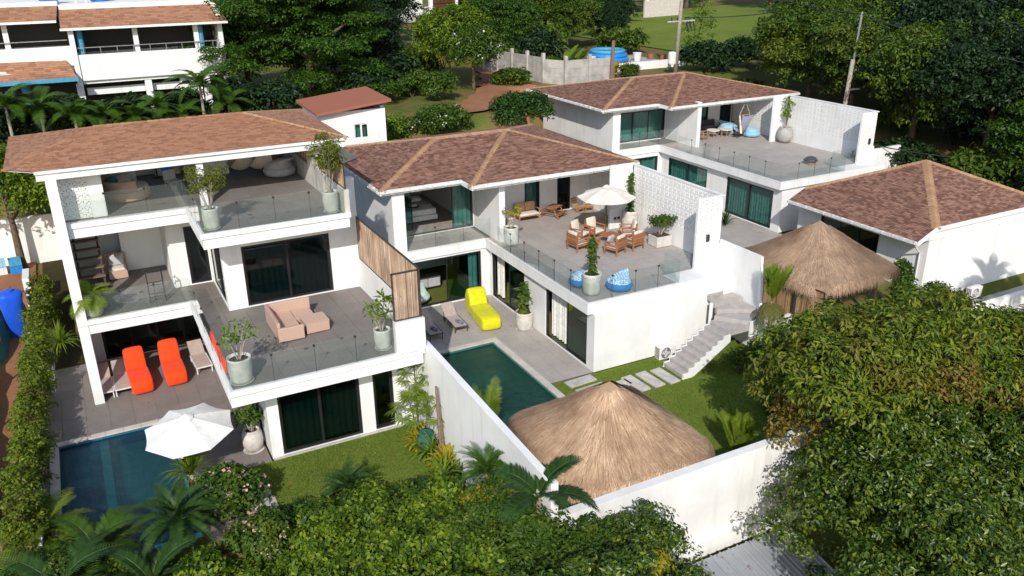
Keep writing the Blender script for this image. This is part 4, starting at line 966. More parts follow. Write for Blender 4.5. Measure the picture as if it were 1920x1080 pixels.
# ================================================================== bungalow
VD = thing('bungalow', 'white single-storey bungalow with a brown hipped roof behind the thatched hut', 'house', (40, 29, 0))
p = .46; x0, zg = 34.7, 2.72; a = 1.16; yw0, yw1 = 24.7, 33.1; hx = (yw1-yw0)/2+a; ap = (x0+hx, (yw0+yw1)/2, zg+p*hx); xe = 44.8; zc_ = zg+p*a
G0, G1, C0, C1 = (x0, yw0, zg), (x0, yw1, zg), (x0+a, yw0, zc_), (x0+a, yw1, zc_); E0, E1 = (xe, yw0, zc_), (xe, yw1, zc_)
rd = roof(VD, [[G1, G0, C0, ap, C1], [C0, E0, ap], [E0, E1, ap], [E1, C1, ap]], 'shingle_red', [(x0, yw0, zg-.06), (xe, yw0, zg-.06), (xe, yw1, zg-.06), (x0, yw1, zg-.06)], [(C0, ap), (C1, ap), (E0, ap), (E1, ap)], capw=.46)
gutter(rd, G1, G0, (-1, 0))
w = MB(); wall(w, 'x', 35.6, 44.4, 24.76, 24.96, -1.2, zc_-.12); wall(w, 'y', 24.962, 33.1, 35.6, 35.8, -.2, zg-.05, [(27.6, 31.5, .05, 2.25)]); w.box(44.2, 44.4, 24.962, 33.1, -.2, zg-.05); w.box(35.8, 44.2, 32.9, 33.1, -.2, zg-.05); w.box(38, 38.15, 24.97, 32.9, 0, 2.6)
part('wall', w, 'white_paint', VD, world=True)
m = MB(); pr = [(x0-.02, zg-.2), (x0+a, zc_-.2), (xe, zc_-.2), (xe, zc_+.03), (x0+a, zc_+.03), (x0-.02, zg+.03)]; n = len(pr)
m.add([(x, yw0-.05, z) for x, z in pr]+[(x, yw0-.001, z) for x, z in pr], [(0, 1, 4, 5), (1, 2, 3, 4), (11, 10, 7, 6), (10, 9, 8, 7)]+[(i, n+i, n+(i+1) % n, (i+1) % n) for i in range(n)])
part('fascia', m, 'white_paint', VD, world=True)
door(VD, 'y', 27.6, 31.5, 35.62, .05, 2.25, 3, 'dark_glass')
part('downpipe', MB().tube([(34.75, 25.0, 2.6), (34.95, 25.0, 2.35), (35.52, 25.1, 1.9), (35.52, 25.1, -.1)], .045, 8), 'white_plastic', VD, world=True)
m = MB(); m.box(36.0, 46, 22.95, 24.75, -1.2, -1.0); part('side_path', m, 'concrete', VD, world=True)

# ------------------------------------------------------------------ garden walls
def simple(name, label, cat, mb, mat, group=None, bevel=0):
    o = part(name, mb, mat, bevel=bevel)
    return tag(o, label, cat, group)
m = MB(); m.add([(9.15, 15.62, -1.7), (9.37, 15.62, -1.7), (9.37, 25.28, -.1), (9.15, 25.28, -.1), (9.15, 15.62, 3.2), (9.37, 15.62, 3.2), (9.37, 25.28, 3.6), (9.15, 25.28, 3.6)],
               [(3, 2, 1, 0), (4, 5, 6, 7), (0, 1, 5, 4), (1, 2, 6, 5), (2, 3, 7, 6), (3, 0, 4, 7)])
simple('garden_wall', 'tall white garden wall between the small lawn and the thatched pavilion', 'wall', m, 'white_paint')
gw = thing('garden_wall', 'long white boundary wall in front of the thatched pavilion, shaded by the trees', 'wall', (16, 15.6, -1.7))
part('wall', MB().box(9.4, 21.0, 15.52, 15.74, -1.8, 2.12), 'white_paint', gw, world=True)
part('coping', MB().box(9.38, 21.02, 15.49, 15.77, 2.122, 2.18), 'white_paint', gw, world=True)
part('footing', MB().box(9.4, 21.0, 15.36, 15.518, -1.8, -.38), 'white_paint', gw, world=True)
simple('garden_wall', 'low white wall under the reed screen by the foot of the palm', 'wall', MB().box(26.45, 26.65, 16.0, 26.9, -.9, .43).box(24.0, 26.44, 24.25, 24.45, -.2, .9), 'white_paint')
simple('garden_wall', 'low white parapet wall in blue shade in front of the bungalow air conditioner', 'wall', MB().box(36.9, 48, 22.7, 22.92, -2.4, -.36), 'white_paint')
simple('boundary_wall', 'white plastered yard wall behind the stacked crates', 'wall', MB().box(-14, -1.26, 51.6, 51.8, -.2, 2.6), 'white_paint')
hw = thing('hedge_wall', 'thin white kerb wall along the clipped hedge by the blue pool', 'wall', (-3.05, 31, 0))
part('wall', MB().box(-3.14, -3.0, 22, 34.0, -.2, .42), 'white_paint', hw, world=True)
part('wall', MB().box(-2.72, -2.58, 34.2, 41.0, -.2, .5), 'white_paint', hw, world=True)
for x, y, h in ((-3.6, 44.3, 1.5), (-3.35, 36.4, 1.25)):
    simple('gate_pier', 'white pier standing at the %s end of the hedge' % ('far' if y > 40 else 'near'), 'wall', MB().box(x, x+.3, y, y+1.6, -.1, h), 'white_paint', bevel=.01)
simple('boundary_wall', 'low pale wall on the slope behind the middle villa roof', 'wall', MB().box(9.5, 30.5, 47.2, 47.4, .5, 3.6), 'coping')
# green debris netting along the dirt yard
m = MB(); n = 26; vs = []
rn = random.Random(4)
for i in range(n+1):
    y = 24+20*i/n; x = -3.75-.9*math.sin(i*.13)-.2*rn.random()
    for k in range(4): vs.append((x+.12*math.sin(i*1.7+k)-.16*k, y, -.1+k*.47+.07*math.sin(i*.9+k)))
m.add(vs, [(4*i+k, 4*i+4+k, 4*i+5+k, 4*i+1+k) for i in range(n) for k in range(3)])
tn = thing('netting_fence', 'slack teal mesh fence between hedge and red dirt yard', 'fence', (-4, 33, 0))
part('mesh', m, 'teal_mesh', tn, smooth=True, world=True)
for i in range(6): part('post', MB().box(-4.2-.5*math.sin(i*.6), -4.13-.5*math.sin(i*.6), 24.5+3.6*i, 24.57+3.6*i, -.1, 1.5), 'grey_wood', tn, world=True)

# ------------------------------------------------------------------ thatched roofs
def thatch_roof(t, half, ze, za, mat, n, seed, rnd=.25):
    """pyramid of straw in local coordinates round the origin"""
    rng = np.random.default_rng(seed); base = MB(); k = 48; ring = []
    def rim(a):
        c, s = np.cos(a), np.sin(a); q = (np.abs(c)**8+np.abs(s)**8)**(-1/8); return q
    for i in range(k):
        a = 2*PI*i/k; q = float(rim(a)); ring.append((math.cos(a)*q*half, math.sin(a)*q*half, ze))
    mid = [(x*.5, y*.5, ze+(za-ze)*.46) for x, y, _ in ring]
    base.add(ring+mid+[(0, 0, za)], [(i, (i+1) % k, k+(i+1) % k, k+i) for i in range(k)]+[(k+i, k+(i+1) % k, 2*k) for i in range(k)]+[tuple(range(k-1, -1, -1))])
    r = part('roof', base, mat, t, smooth=True)
    a = rng.random(n)*2*PI; s = np.sqrt(rng.random(n)*.99+.01); L = .32+.3*rng.random(n)
    q = rim(a)[:, None]*half; o = np.stack([np.cos(a), np.sin(a)], 1)*q
    def P(s_):
        z = np.where(s_ < .5, za+(ze+(za-ze)*.46-za)*s_*2, (ze+(za-ze)*.46)+(-(za-ze)*.46)*(s_-.5)*2)
        return np.concatenate([o*s_[:, None], z[:, None]], 1)
    s2 = s+L/(half*1.1); p0 = P(s); p1 = P(s2); nr = np.stack([np.cos(a)*.4, np.sin(a)*.4, np.full(n, .9)], 1)
    p0 = p0+nr*(.02+.05*rng.random((n, 1))); p1 = p1+nr*(.03+.07*rng.random((n, 1))); over = np.clip(s2-1, 0, 9)
    p1[:, :2] -= o*(over*.55)[:, None]; p1[:, 2] -= over*half*.45; p1[:, :2] -= o*(over*.25)[:, None]
    sd = np.stack([-np.sin(a), np.cos(a), np.zeros(n)], 1); p1 += sd*rng.normal(size=(n, 1))*.075
    w = (.006+.010*rng.random(n))[:, None]*sd
    v = np.stack([p0-w, p0+w, p1], 1).reshape(-1, 3)
    tag(np_mesh('straw', v, np.arange(n*3).reshape(-1, 3), mat, r), kind='stuff')
HUT = thing('thatched_pavilion', 'large square thatched pavilion by the green pool behind the boundary wall', 'pavilion', (12.66, 18.22, -.05))
thatch_roof(HUT, 2.42, 2.25, 4.1, 'thatch', 60000, 1)
for x in (-1.7, 1.7):
    for y in (-1.7, 1.7): part('post', MB().lathe([(.09, 0), (.08, 2.6)], 8, (x, y, 0)), 'grey_wood', HUT)
part('platform', MB().box(-1.9, 1.9, -1.9, 1.9, 0, .42), 'grey_wood', HUT)
HUT2 = thing('thatched_pavilion', 'old darker thatched hut with reed walls between villa stair and bungalow', 'pavilion', (29.1, 25.75, -.05))
thatch_roof(HUT2, 2.75, 2.45, 4.45, 'thatch_old', 52000, 2)
r_ = random.Random(8)
stick_screen(HUT2, 'y', 22.75, 26.85, 26.55, .45, .45, 2.42, 5, mat='reed', w=.014)
for y in (26.85, 24.3): part('post', MB().box(26.44, 26.54, y-.06, y+.06, -.1, 2.44), 'post_wood', HUT2, world=True)
part('post', MB().box(31.0, 31.14, 23.8, 23.94, -.1, 2.4), 'post_wood', HUT2, world=True)
part('wall', MB().box(27.2, 31.3, 27.9, 28.0, 0, 2.4), 'bamboo_pale', HUT2, world=True)

# ------------------------------------------------------------------ ribbed sheet roof in front of the boundary wall
MR = thing('sheet_roof', 'grey ribbed metal shed roof with rust stains in front of the boundary wall', 'roof', (14.6, 13.5, -1.8))
def sheet_roof(x0, x1, y1, y0, z1, z0, k):
    for i in range(k):
        a, b = x0+(x1-x0)*i/k, x0+(x1-x0)*(i+1)/k; m = MB(); L = b-a; pr = []
        for u, h in ((0, .05), (.08, .05), (.14, 0), (.42, 0), (.47, .018), (.53, .018), (.58, 0), (.92, 0), (.96, .048), (1.02, .052)): pr.append((a+u*L, h))
        n = len(pr); dz = (z1-z0)/(y1-y0)
        vs = [(x, y, z0+(y-y0)*dz+h+.002*(i % 2)) for y in (y0, y1) for x, h in pr]+[(x, y, z0+(y-y0)*dz+h-.012) for y in (y0, y1) for x, h in pr]
        m.add(vs, [(j, j+1, n+j+1, n+j) for j in range(n-1)]+[(2*n+j+1, 2*n+j, 3*n+j, 3*n+j+1) for j in range(n-1)]+[(2*n+j, 2*n+j+1, j+1, j) for j in range(n-1)])
        part('panel', m, 'metal_sheet', MR, world=True)
sheet_roof(12.6, 17.3, 15.05, 9.5, -.72, -1.65, 14)
part('post', MB().box(12.8, 12.9, 14.6, 14.7, -1.9, -.85), 'post_wood', MR, world=True); part('post', MB().box(16.9, 17.0, 14.6, 14.7, -1.9, -.85), 'post_wood', MR, world=True)

# ------------------------------------------------------------------ small white annex behind the three-storey villa
AX = thing('annex_house', 'small white block with a faded red lean-to roof and one small window', 'house', (13, 44.5, 3))
w = MB(); wall(w, 'x', 11.3, 14.8, 43, 43.2, 2, 8.2, [(13.03, 13.84, 6.7, 7.5)]); w.box(11.3, 14.8, 46.4, 46.6, 2, 8.2); w.box(11.3, 11.5, 43.2, 46.4, 2, 8.2); w.box(14.6, 14.8, 43.2, 46.4, 2, 8.3)
part('wall', w, 'white_paint', AX, world=True)
m = MB(); m.add([(11.0, 42.6, 8.28), (15.05, 42.6, 8.70), (15.1, 46.9, 8.80), (11.05, 46.9, 8.38), (11.0, 42.6, 8.14), (15.05, 42.6, 8.56), (15.1, 46.9, 8.66), (11.05, 46.9, 8.24)], [(0, 1, 2, 3), (7, 6, 5, 4), (4, 5, 1, 0), (5, 6, 2, 1), (6, 7, 3, 2), (7, 4, 0, 3)])
part('roof', m, 'rust_roof', AX, world=True)
door(AX, 'x', 13.03, 13.84, 43.0, 6.7, 7.5, 2, 'teal_glass', True, 'window', fr=.04, fmat='white_plastic')

# ------------------------------------------------------------------ big neighbouring building (upper edge of the view)
BG = thing('apartment_building', 'large white building with deep dark balconies and brown roof strips up the slope', 'building', (4, 64, 5))
y = 62.0; w = MB()
w.box(1.05, 10.0, y, y+.2, 8.33, 9.95); w.box(1.05, 10.0, y+.2, y+4, 8.1, 8.35); w.box(-8, .75, y+.4, y+.6, 9.3, 10.5); w.box(-8, .75, y+.6, y+4, 8.9, 9.3)
w.box(.72, 1.02, y-.1, y+4, 8.0, 11.6); w.box(1.05, 10.2, y+4, y+4.2, 5, 12.7); w.box(-8, 1.04, y+4.2, y+4.4, 5, 12.7); w.box(9.9, 10.2, y+.3, y+4, 5, 12.6)
w.box(.5, 10.2, y+1.8, y+9, 12.62, 12.95); w.box(-8, .48, y+1.8, y+9, 12.9, 13.15); w.box(7.0, 8.4, y+.6, y+.8, 4, 8.1); w.box(1.2, 7.0, y+.8, y+1.0, 7.3, 7.75)
part('wall', w, 'white_paint', BG, world=True)
for x in (.6, 4.75, 8.5): part('column', MB().box(x, x+.42, y+.25, y+.65, 3.5, 8.12), 'white_paint', BG, world=True)
for x in (4.5, 8.3, -2.9): part('column', MB().box(x, x+.3, y+.22 if x > 0 else y+.62, y+.5 if x > 0 else y+.9, 9.95 if x > 0 else 10.5, 11.9), 'white_paint', BG, world=True)
plain('sky_blue_paint', (.06, .30, .48)); plain('tank_blue', (.02, .22, .62), .4)
for x in (1.35, 8.75): part('column', MB().lathe([(.2, 0), (.2, 1.75)], 12, (x, y+.5, 9.95)), 'sky_blue_paint', BG, world=True)
part('column', MB().lathe([(.25, 0), (.25, 4)], 12, (-2.3, y+.6, 4.6)), 'sky_blue_paint', BG, world=True)
for pts, nm in (([(.35, y-.4, 11.62), (10.5, y-.4, 11.62), (10.2, y+2.0, 12.72), (.45, y+2.0, 12.72)], 0), ([(-8, y, 12.1), (.2, y, 12.1), (.45, y+2.0, 12.95), (-8, y+2.0, 12.95)], 0), ([(-8, y-1.2, 8.7), (.75, y-1.2, 8.7), (.35, y+.4, 9.45), (-8, y+.4, 10.0)], 0)):
    b = MB().poly(pts); b.poly([(a, c, d-.1) for a, c, d in reversed(pts)]); rr = part('roof', b, 'white_paint', BG, world=True)
    s = MB(); shingle_plane(s, pts, .2, .3, .6); tag(part('shingles', s, 'shingle_orange', rr, world=True), kind='stuff')
part('fascia', MB().box(-8, .78, y-1.26, y-1.2, 8.5, 8.74), 'sky_blue_paint', BG, world=True)
part('fascia', MB().box(.3, 10.5, y-.46, y-.4, 11.5, 11.64).box(-8, .2, y-.06, y, 11.98, 12.12), 'white_paint', BG, world=True)
part('room', MB().box(1.1, 9.85, y+2.5, y+2.6, 9.9, 12.5).box(-8, .7, y+2.5, y+2.6, 10.4, 12.8).box(-8, 9.8, y+2.5, y+2.6, 4.5, 8.1), 'room_shade', BG, world=True)  # black sheets stand in for the shade deep behind the balconies
for k in range(9):
    x = 1.4+k*1.0; part('baluster', MB().box(x, x+.04, y+.08, y+.12, 9.95, 10.35), 'steel', BG, world=True)
part('handrail', MB().box(1.1, 9.9, y+.07, y+.13, 10.35, 10.4).box(-8, .6, y+.47, y+.53, 10.85, 10.9), 'steel', BG, world=True)
for x, yy, lb in ((.0, 65.5, 'round blue water tank on the flat roof above the lower balcony'), (3.1, 66.5, 'wide blue water tank on the flat roof near the white rails')):
    tag(part('water_tank', MB().lathe([(.55, 0), (.6, .2), (.6, .8), (.5, 1.0), (.15, 1.1)], 16), 'tank_blue', smooth=True), lb, 'water tank', 'blue roof tanks').location = (x, yy, 12.95 if x > 1 else 13.15)
part('roof_rail', MB().beam((1.6, 65, 12.95), (1.6, 65, 13.9), .06).beam((2.2, 65, 12.95), (2.2, 65, 13.9), .06).beam((1.5, 65, 13.85), (2.3, 65, 13.85), .06).beam((9.3, 65, 12.95), (9.3, 65, 13.8), .06).beam((10, 65, 12.95), (10, 65, 13.8), .06).beam((9.2, 65, 13.75), (10.1, 65, 13.75), .06), 'white_plastic', BG, world=True)
bw = simple('boundary_wall', 'low white wall under the palms behind the orange shingle roof', 'wall', MB().box(-3.2, 16, 53.2, 53.4, 5.0, 6.5), 'white_paint')

# ------------------------------------------------------------------ houses far up the slope
WH = thing('wooden_house', 'brown louvred house on concrete stilts at the top of the slope', 'house', (38.5, 97, 6))
part('stilt', MB().box(37.0, 37.5, 95.5, 96, 5.5, 8.2), 'concrete', WH, world=True); part('stilt', MB().box(39.7, 40.3, 95, 95.5, 5.5, 8.4), 'concrete', WH, world=True)
part('floor_slab', MB().box(35.2, 42.6, 94.5, 100, 8.2, 8.8), 'concrete', WH, world=True)
w = MB(); w.box(35.3, 35.6, 95, 95.3, 8.8, 13); w.box(38.9, 39.3, 94.8, 95.2, 8.8, 13); w.box(42.2, 42.5, 94.8, 95.1, 8.8, 13); w.box(35.6, 38.9, 97, 97.2, 8.8, 13); part('wall', w, 'white_paint', WH, world=True)
part('wall', MB().box(39.3, 42.2, 95, 95.15, 8.6, 13), 'dark_wood', WH, world=True)
for i in range(6):
    for k in range(5): part('louvre', MB().box(39.4+.47*i, 39.8+.47*i, 94.93, 94.99, 9.5+.62*k, 9.55+.62*k+.35), 'dark_wood', WH, world=True)
for k in range(4): part('curtain', MB().box(36.4+.55*k, 36.75+.55*k, 96.8, 96.95, 9, 12.6), 'curtain', WH, world=True)
for k in range(12): part('baluster', MB().box(35.7+.28*k, 35.78+.28*k, 94.7, 94.78, 8.8, 9.7), 'white_paint', WH, world=True)
part('handrail', MB().box(35.6, 39, 94.69, 94.79, 9.7, 9.8), 'white_paint', WH, world=True); part('roof', MB().box(34.5, 43.2, 94, 100.5, 13, 13.3), 'rust_roof', WH, world=True)
GH = thing('gable_house', 'dark gabled house with white barge boards half hidden by trees', 'house', (67, 101, 6))
w = MB(); w.box(62.5, 71, 102, 102.2, 6, 10.5); w.box(64, 64.3, 99.5, 99.8, 6, 10); w.box(69.5, 69.8, 99.5, 99.8, 6, 10); w.box(67, 67.3, 99.5, 99.8, 6, 10); part('wall', w, 'dark_wood', GH, world=True)
part('veranda', MB().box(62.5, 71, 99.3, 102, 7.6, 7.9), 'white_paint', GH, world=True)
for k in range(16): part('baluster', MB().box(62.6+.53*k, 62.68+.53*k, 99.32, 99.4, 7.9, 8.7), 'white_paint', GH, world=True)
m = MB(); m.add([(61, 98.6, 9.2), (66.8, 98.6, 12.3), (66.8, 106, 12.3), (61, 106, 9.2), (72.6, 98.6, 9.2), (72.6, 106, 9.2)], [(0, 1, 2, 3), (1, 4, 5, 2)]); part('roof', m, 'rust_roof', GH, world=True)
part('barge_board', MB().beam((61, 98.5, 9.1), (66.8, 98.5, 12.25), .12, .4).beam((72.6, 98.5, 9.1), (66.8, 98.5, 12.25), .12, .4), 'white_paint', GH, world=True)
wf = thing('boundary_wall', 'pale weathered wall section at the top of the bright meadow', 'wall', (80, 106, 6))
part('wall', MB().box(77.5, 84, 106, 106.3, 5.5, 8.6), 'coping', wf, world=True)
# grey concrete panel fence stepping down the slope
CF = thing('concrete_fence', 'grey concrete panel fence stepping down beside the red earth track', 'fence', (33.5, 64, 6))
pts = [(33.0, 68.5), (33.25, 66.3), (33.5, 64.1), (33.75, 61.9), (34.0, 59.7), (35.0, 57.9), (37.2, 57.9), (39.4, 57.9)]
for i, (x, yy) in enumerate(pts):
    zz = tz(x, yy); part('post', MB().box(x-.12, x+.12, yy-.12, yy+.12, zz-.3, zz+2.35), 'concrete', CF, world=True)
    if i < len(pts)-1:
        a = Vector((x, yy, 0)); b = Vector((*pts[i+1], 0)); c = (a+b)/2; d = b-a; zz = min(tz(x, yy), tz(*pts[i+1]))
        for k in range(3): part('panel', MB().obox((c.x, c.y, zz+.35+.66*k), (d.length-.26, .07, .65), math.atan2(d.y, d.x)), 'concrete', CF, world=True)
# inflatable pool and clutter on the white terrace
TP = thing('terrace_wall', 'low white terrace wall with bars below the round inflatable pool', 'wall', (44, 62, 6))
part('wall', MB().box(40, 50, 62.0, 62.25, 5.6, 6.55).box(38.5, 41, 60, 60.3, 5.5, 6.5), 'white_paint', TP, world=True)
for k in range(14): part('bar', MB().box(40.2+.25*k, 40.24+.25*k, 61.1, 61.14, 5.8, 7.0), 'steel', TP, world=True)
part('floor_slab', MB().box(40, 50, 62.25, 70, 5.7, 6.05), 'concrete', TP, world=True)
IP = thing('inflatable_pool', 'round blue inflatable pool on the white terrace up the slope', 'inflatable pool', (45.2, 67.3, 6.05))
for k, (rr, zz) in enumerate(((1.75, .25), (1.65, .62), (1.5, .95))):
    m = MB(); n = 28; m.tube([(rr*math.cos(2*PI*i/n), rr*math.sin(2*PI*i/n), zz) for i in range(n+1)], .24-.03*k, 8, False); part('ring', m, 'tank_blue' if k != 2 else 'sky_blue_paint', IP, smooth=True)
part('floor', MB().lathe([(1.5, .1), (1.5, .2)], 24), 'sky_blue_paint', IP)
for x, yy, lb, mt in ((47.8, 66.2, 'white tub standing right of the inflatable pool', 'white_plastic'), (42.6, 66.0, 'white tub standing before the inflatable pool', 'white_plastic')):
    simple('tub', lb, 'tub', MB().lathe([(.3, 0), (.42, .7), (.45, .72), (.38, .68)], 14, (x, yy, 6.05)), mt)
for k, (x, yy) in enumerate(((49.6, 66.5), (50.2, 65.4))): simple('pot', 'terracotta pot %s on the terrace edge' % ('by the white tub' if k == 0 else 'nearest the meadow'), 'pot', MB().lathe([(.25, 0), (.35, .5), (.3, .5)], 12, (x, yy, 6.05)), 'rust_roof')

# ------------------------------------------------------------------ poles and wires
P1 = thing('power_pole', 'concrete power pole with cross arm and transformer behind the far roof', 'utility pole', (46.2, 58.4, 5.8))
part('pole', MB().tube([(0, 0, 0), (.35, 0, 9.5)], [.2, .13], 10), 'pale_bark', P1, smooth=True)
for zz, l in ((6.2, 1.8), (4.35, 1.4)): part('cross_arm', MB().obox((.3, 0, zz), (l*2 if zz < 5 else l, .12, .12)), 'concrete', P1)
for x in (-.9, -.3, .9, 1.5): part('insulator', MB().lathe([(.05, 0), (.07, .1), (.04, .28)], 8, (x+.2, 0, 4.42)), 'dark_metal', P1)
part('transformer', MB().lathe([(.3, 0), (.34, .08), (.34, .9), (.28, 1.0), (.1, 1.05)], 14, (-.5, -.1, .9)), 'white_plastic', P1)
for k in range(3): part('fuse', MB().tube([(.8+.35*k, -.1, 4.3), (1.0+.35*k, -.15, 3.5)], .06, 6), 'dark_metal', P1)
P2 = thing('power_pole', 'leaning concrete pole with two small arms against the dark forest', 'utility pole', (46.6, 40.6, 3.2))
part('pole', MB().tube([(0, 0, 0), (.35, 0, 5.6)], [.17, .14], 8), 'pale_bark', P2, smooth=True); part('extension', MB().tube([(.35, -.05, 5.3), (.55, -.05, 8.6)], .08, 8), 'steel', P2)
for zz in (4.9, 3.6): part('cross_arm', MB().obox((.8, 0, zz), (1.1, .1, .1)), 'concrete', P2)
part('brace', MB().beam((.35, 0, 4.1), (.9, 0, 4.85), .05), 'steel', P2)
P3 = thing('wooden_post', 'short weathered wooden post in front of the inflatable pool', 'post', (38.9, 57.2, 5.6))
part('post', MB().tube([(0, 0, 0), (.05, 0, 3.5)], [.17, .13], 8), 'grey_wood', P3)
P4 = thing('power_pole', 'slim pale pole rising among the trees near the concrete fence', 'utility pole', (43.7, 85.6, 6))
part('pole', MB().tube([(0, 0, 0), (0, 0, 9)], [.17, .12], 8), 'pale_bark', P4)
def wire(a, b, sag, label, r=.035):
    a, b = Vector(a), Vector(b); pts = [a.lerp(b, i/14)-Vector((0, 0, sag*4*(i/14)*(1-i/14))) for i in range(15)]
    tag(part('wire', MB().tube(pts, r, 4), 'dark_metal'), label, 'cable')
wire((46.5, 58.4, 15.2), (47.1, 40.6, 11.7), .8, 'dark cable between the two concrete poles over the far roof'); wire((47.1, 40.6, 11.7), (52, 14, 9.0), 1.2, 'dark cable from the leaning pole across the forest')
wire((46.9, 58.4, 10.4), (95, 75, 13), 1.5, 'dark cable from the transformer pole across the meadow'); wire((44.8, 36.1, 4.1), (56, 28, 3.4), .5, 'dark cable running off the far villa wall')

# ------------------------------------------------------------------ furniture
def soft(name, prof, width, mat, parent, sub=2):
    """side profile (x, z) swept along the width with rounded edges"""
    n = len(prof); m = MB(); vs = []; ys = (-width/2, -width/2+.07, 0, width/2-.07, width/2)
    cx = sum(a for a, _ in prof)/n; cz = sum(b for _, b in prof)/n
    for i, y in enumerate(ys):
        k = .92 if i in (0, 4) else (1.03 if i == 2 else 1.0); vs += [(cx+(a-cx)*k, y, cz+(b-cz)*k) for a, b in prof]
    f = [(j*n+i, j*n+(i+1) % n, (j+1)*n+(i+1) % n, (j+1)*n+i) for j in range(4) for i in range(n)]+[tuple(range(n-1, -1, -1)), tuple(4*n+i for i in range(n))]
    m.add(vs, [tuple(reversed(q)) for q in f]); return part(name, m, mat, parent, True, subsurf=sub)
def bean_lounger(label, loc, rz, mat, group, L=1.75, w=.74, hb=.95):
    """long soft lounger: low seat towards +X, high back at -X"""
    t = thing('bean_lounger', label, 'bean bag', loc, rz, group)
    soft('seat', [(-L*.24, .0), (-L*.25, .3), (-L*.22, .68), (L*.0, .58), (L*.28, .64), (L*.46, .63), (L*.54, .5), (L*.55, .1), (L*.5, .0)], w, mat, t)
    soft('backrest', [(-L*.53, .0), (-L*.54, hb*.3), (-L*.50, hb*.7), (-L*.42, hb*1.06), (-L*.30, hb*1.06), (-L*.19, hb*.66), (-L*.13, hb*.4), (-L*.13, .0)], w*.96, mat, t)
    m = MB(); m.tube([(L*.02, -w*.45, .575), (L*.02, 0, .595), (L*.02, w*.45, .575)], .014, 5); part('seam', m, mat, t, True); return t
G = 'bright bean loungers under the lower balcony'
bean_lounger('orange bean lounger beside the two beige sun loungers', (.45, 33.25, 0), -PI/2+.06, 'orange_cloth', G, 1.9, .82, 1.3)
bean_lounger('orange bean lounger beside the single sun lounger at the balcony corner', (1.75, 33.35, 0), -PI/2+.03, 'orange_cloth', G, 1.9, .82, 1.3)
bean_lounger('lime yellow bean lounger on the terrace of the middle villa', (15.15, 32.25, 0), -PI/2-.12, 'lime_cloth', None, 2.6, .95, 1.2)
def sun_lounger(label, loc, rz, group, back=.55, towel=False, L=1.9, w=.62):
    t = thing('sun_lounger', label, 'sun lounger', loc, rz, group); m = MB()
    for y in (-w/2, w/2): m.beam((-L/2+.6, y, .3), (L/2, y, .3), .045)
    m.beam((L/2, -w/2, .3), (L/2, w/2, .3), .045); m.beam((-L/2+.6, -w/2, .3), (-L/2+.6, w/2, .3), .045); part('frame', m, 'white_plastic' if not towel else 'charcoal_cloth', t)
    for x in (L/2-.06, -L/2+.5):
        for y in (-w/2+.02, w/2-.02): part('leg', MB().box(x-.02, x+.02, y-.02, y+.02, 0, .29), 'white_plastic' if not towel else 'charcoal_cloth', t)
    part('seat', MB().box(-L/2+.62, L/2-.01, -w/2+.03, w/2-.03, .3, .33), 'beige_sling', t)
    b = MB(); a = back; c = Vector((-L/2+.62, 0, .32)); e = c+Vector((-.75*math.cos(a), 0, .75*math.sin(a))); b.obox((c+e)/2, (.75, w-.04, .03), 0, 0, a); part('backrest', b, 'beige_sling', t)
    part('strut', MB().beam((e.x*.6+c.x*.4, -w/2+.06, e.z*.6+c.z*.4), (-L/2+.25, -w/2+.06, .02), .025).beam((e.x*.6+c.x*.4, w/2-.06, e.z*.6+c.z*.4), (-L/2+.25, w/2-.06, .02), .025), 'charcoal_cloth', t)
    return t
def rolled_towel(label, loc, rz):
    t = thing('rolled_towel', label, 'towel', loc, rz, 'rolled blue towels'); part('roll', MB().tube([(0, -.2, .08), (0, .2, .08)], .08, 12), 'towel_blue', t, True)
    part('band', MB().tube([(0, -.03, .08), (0, .03, .08)], .085, 12), 'charcoal_cloth', t, True)
G = 'sun loungers round the pools'
sun_lounger('beige sun lounger pushed against the white corner column', (-.85, 33.5, 0), -PI/2, G); sun_lounger('beige sun lounger between the column lounger and the orange bean lounger', (-.17, 33.5, 0), -PI/2, G)
sun_lounger('beige sun lounger alone under the balcony corner past the orange loungers', (2.85, 33.9, 0), -PI/2+.05, G)
sun_lounger('beige sun lounger with dark frame next to the lime bean lounger', (13.75, 32.35, 0), -PI/2-.05, G, .6, True); sun_lounger('dark framed sun lounger in shade beside the garden wall', (12.45, 32.15, 0), -PI/2-.05, G, .5, True)
rolled_towel('rolled blue towel on the lounger next to the lime bean lounger', (13.75, 31.75, .33), .3); rolled_towel('rolled blue towel on the shaded lounger by the garden wall', (12.45, 31.6, .33), .25)
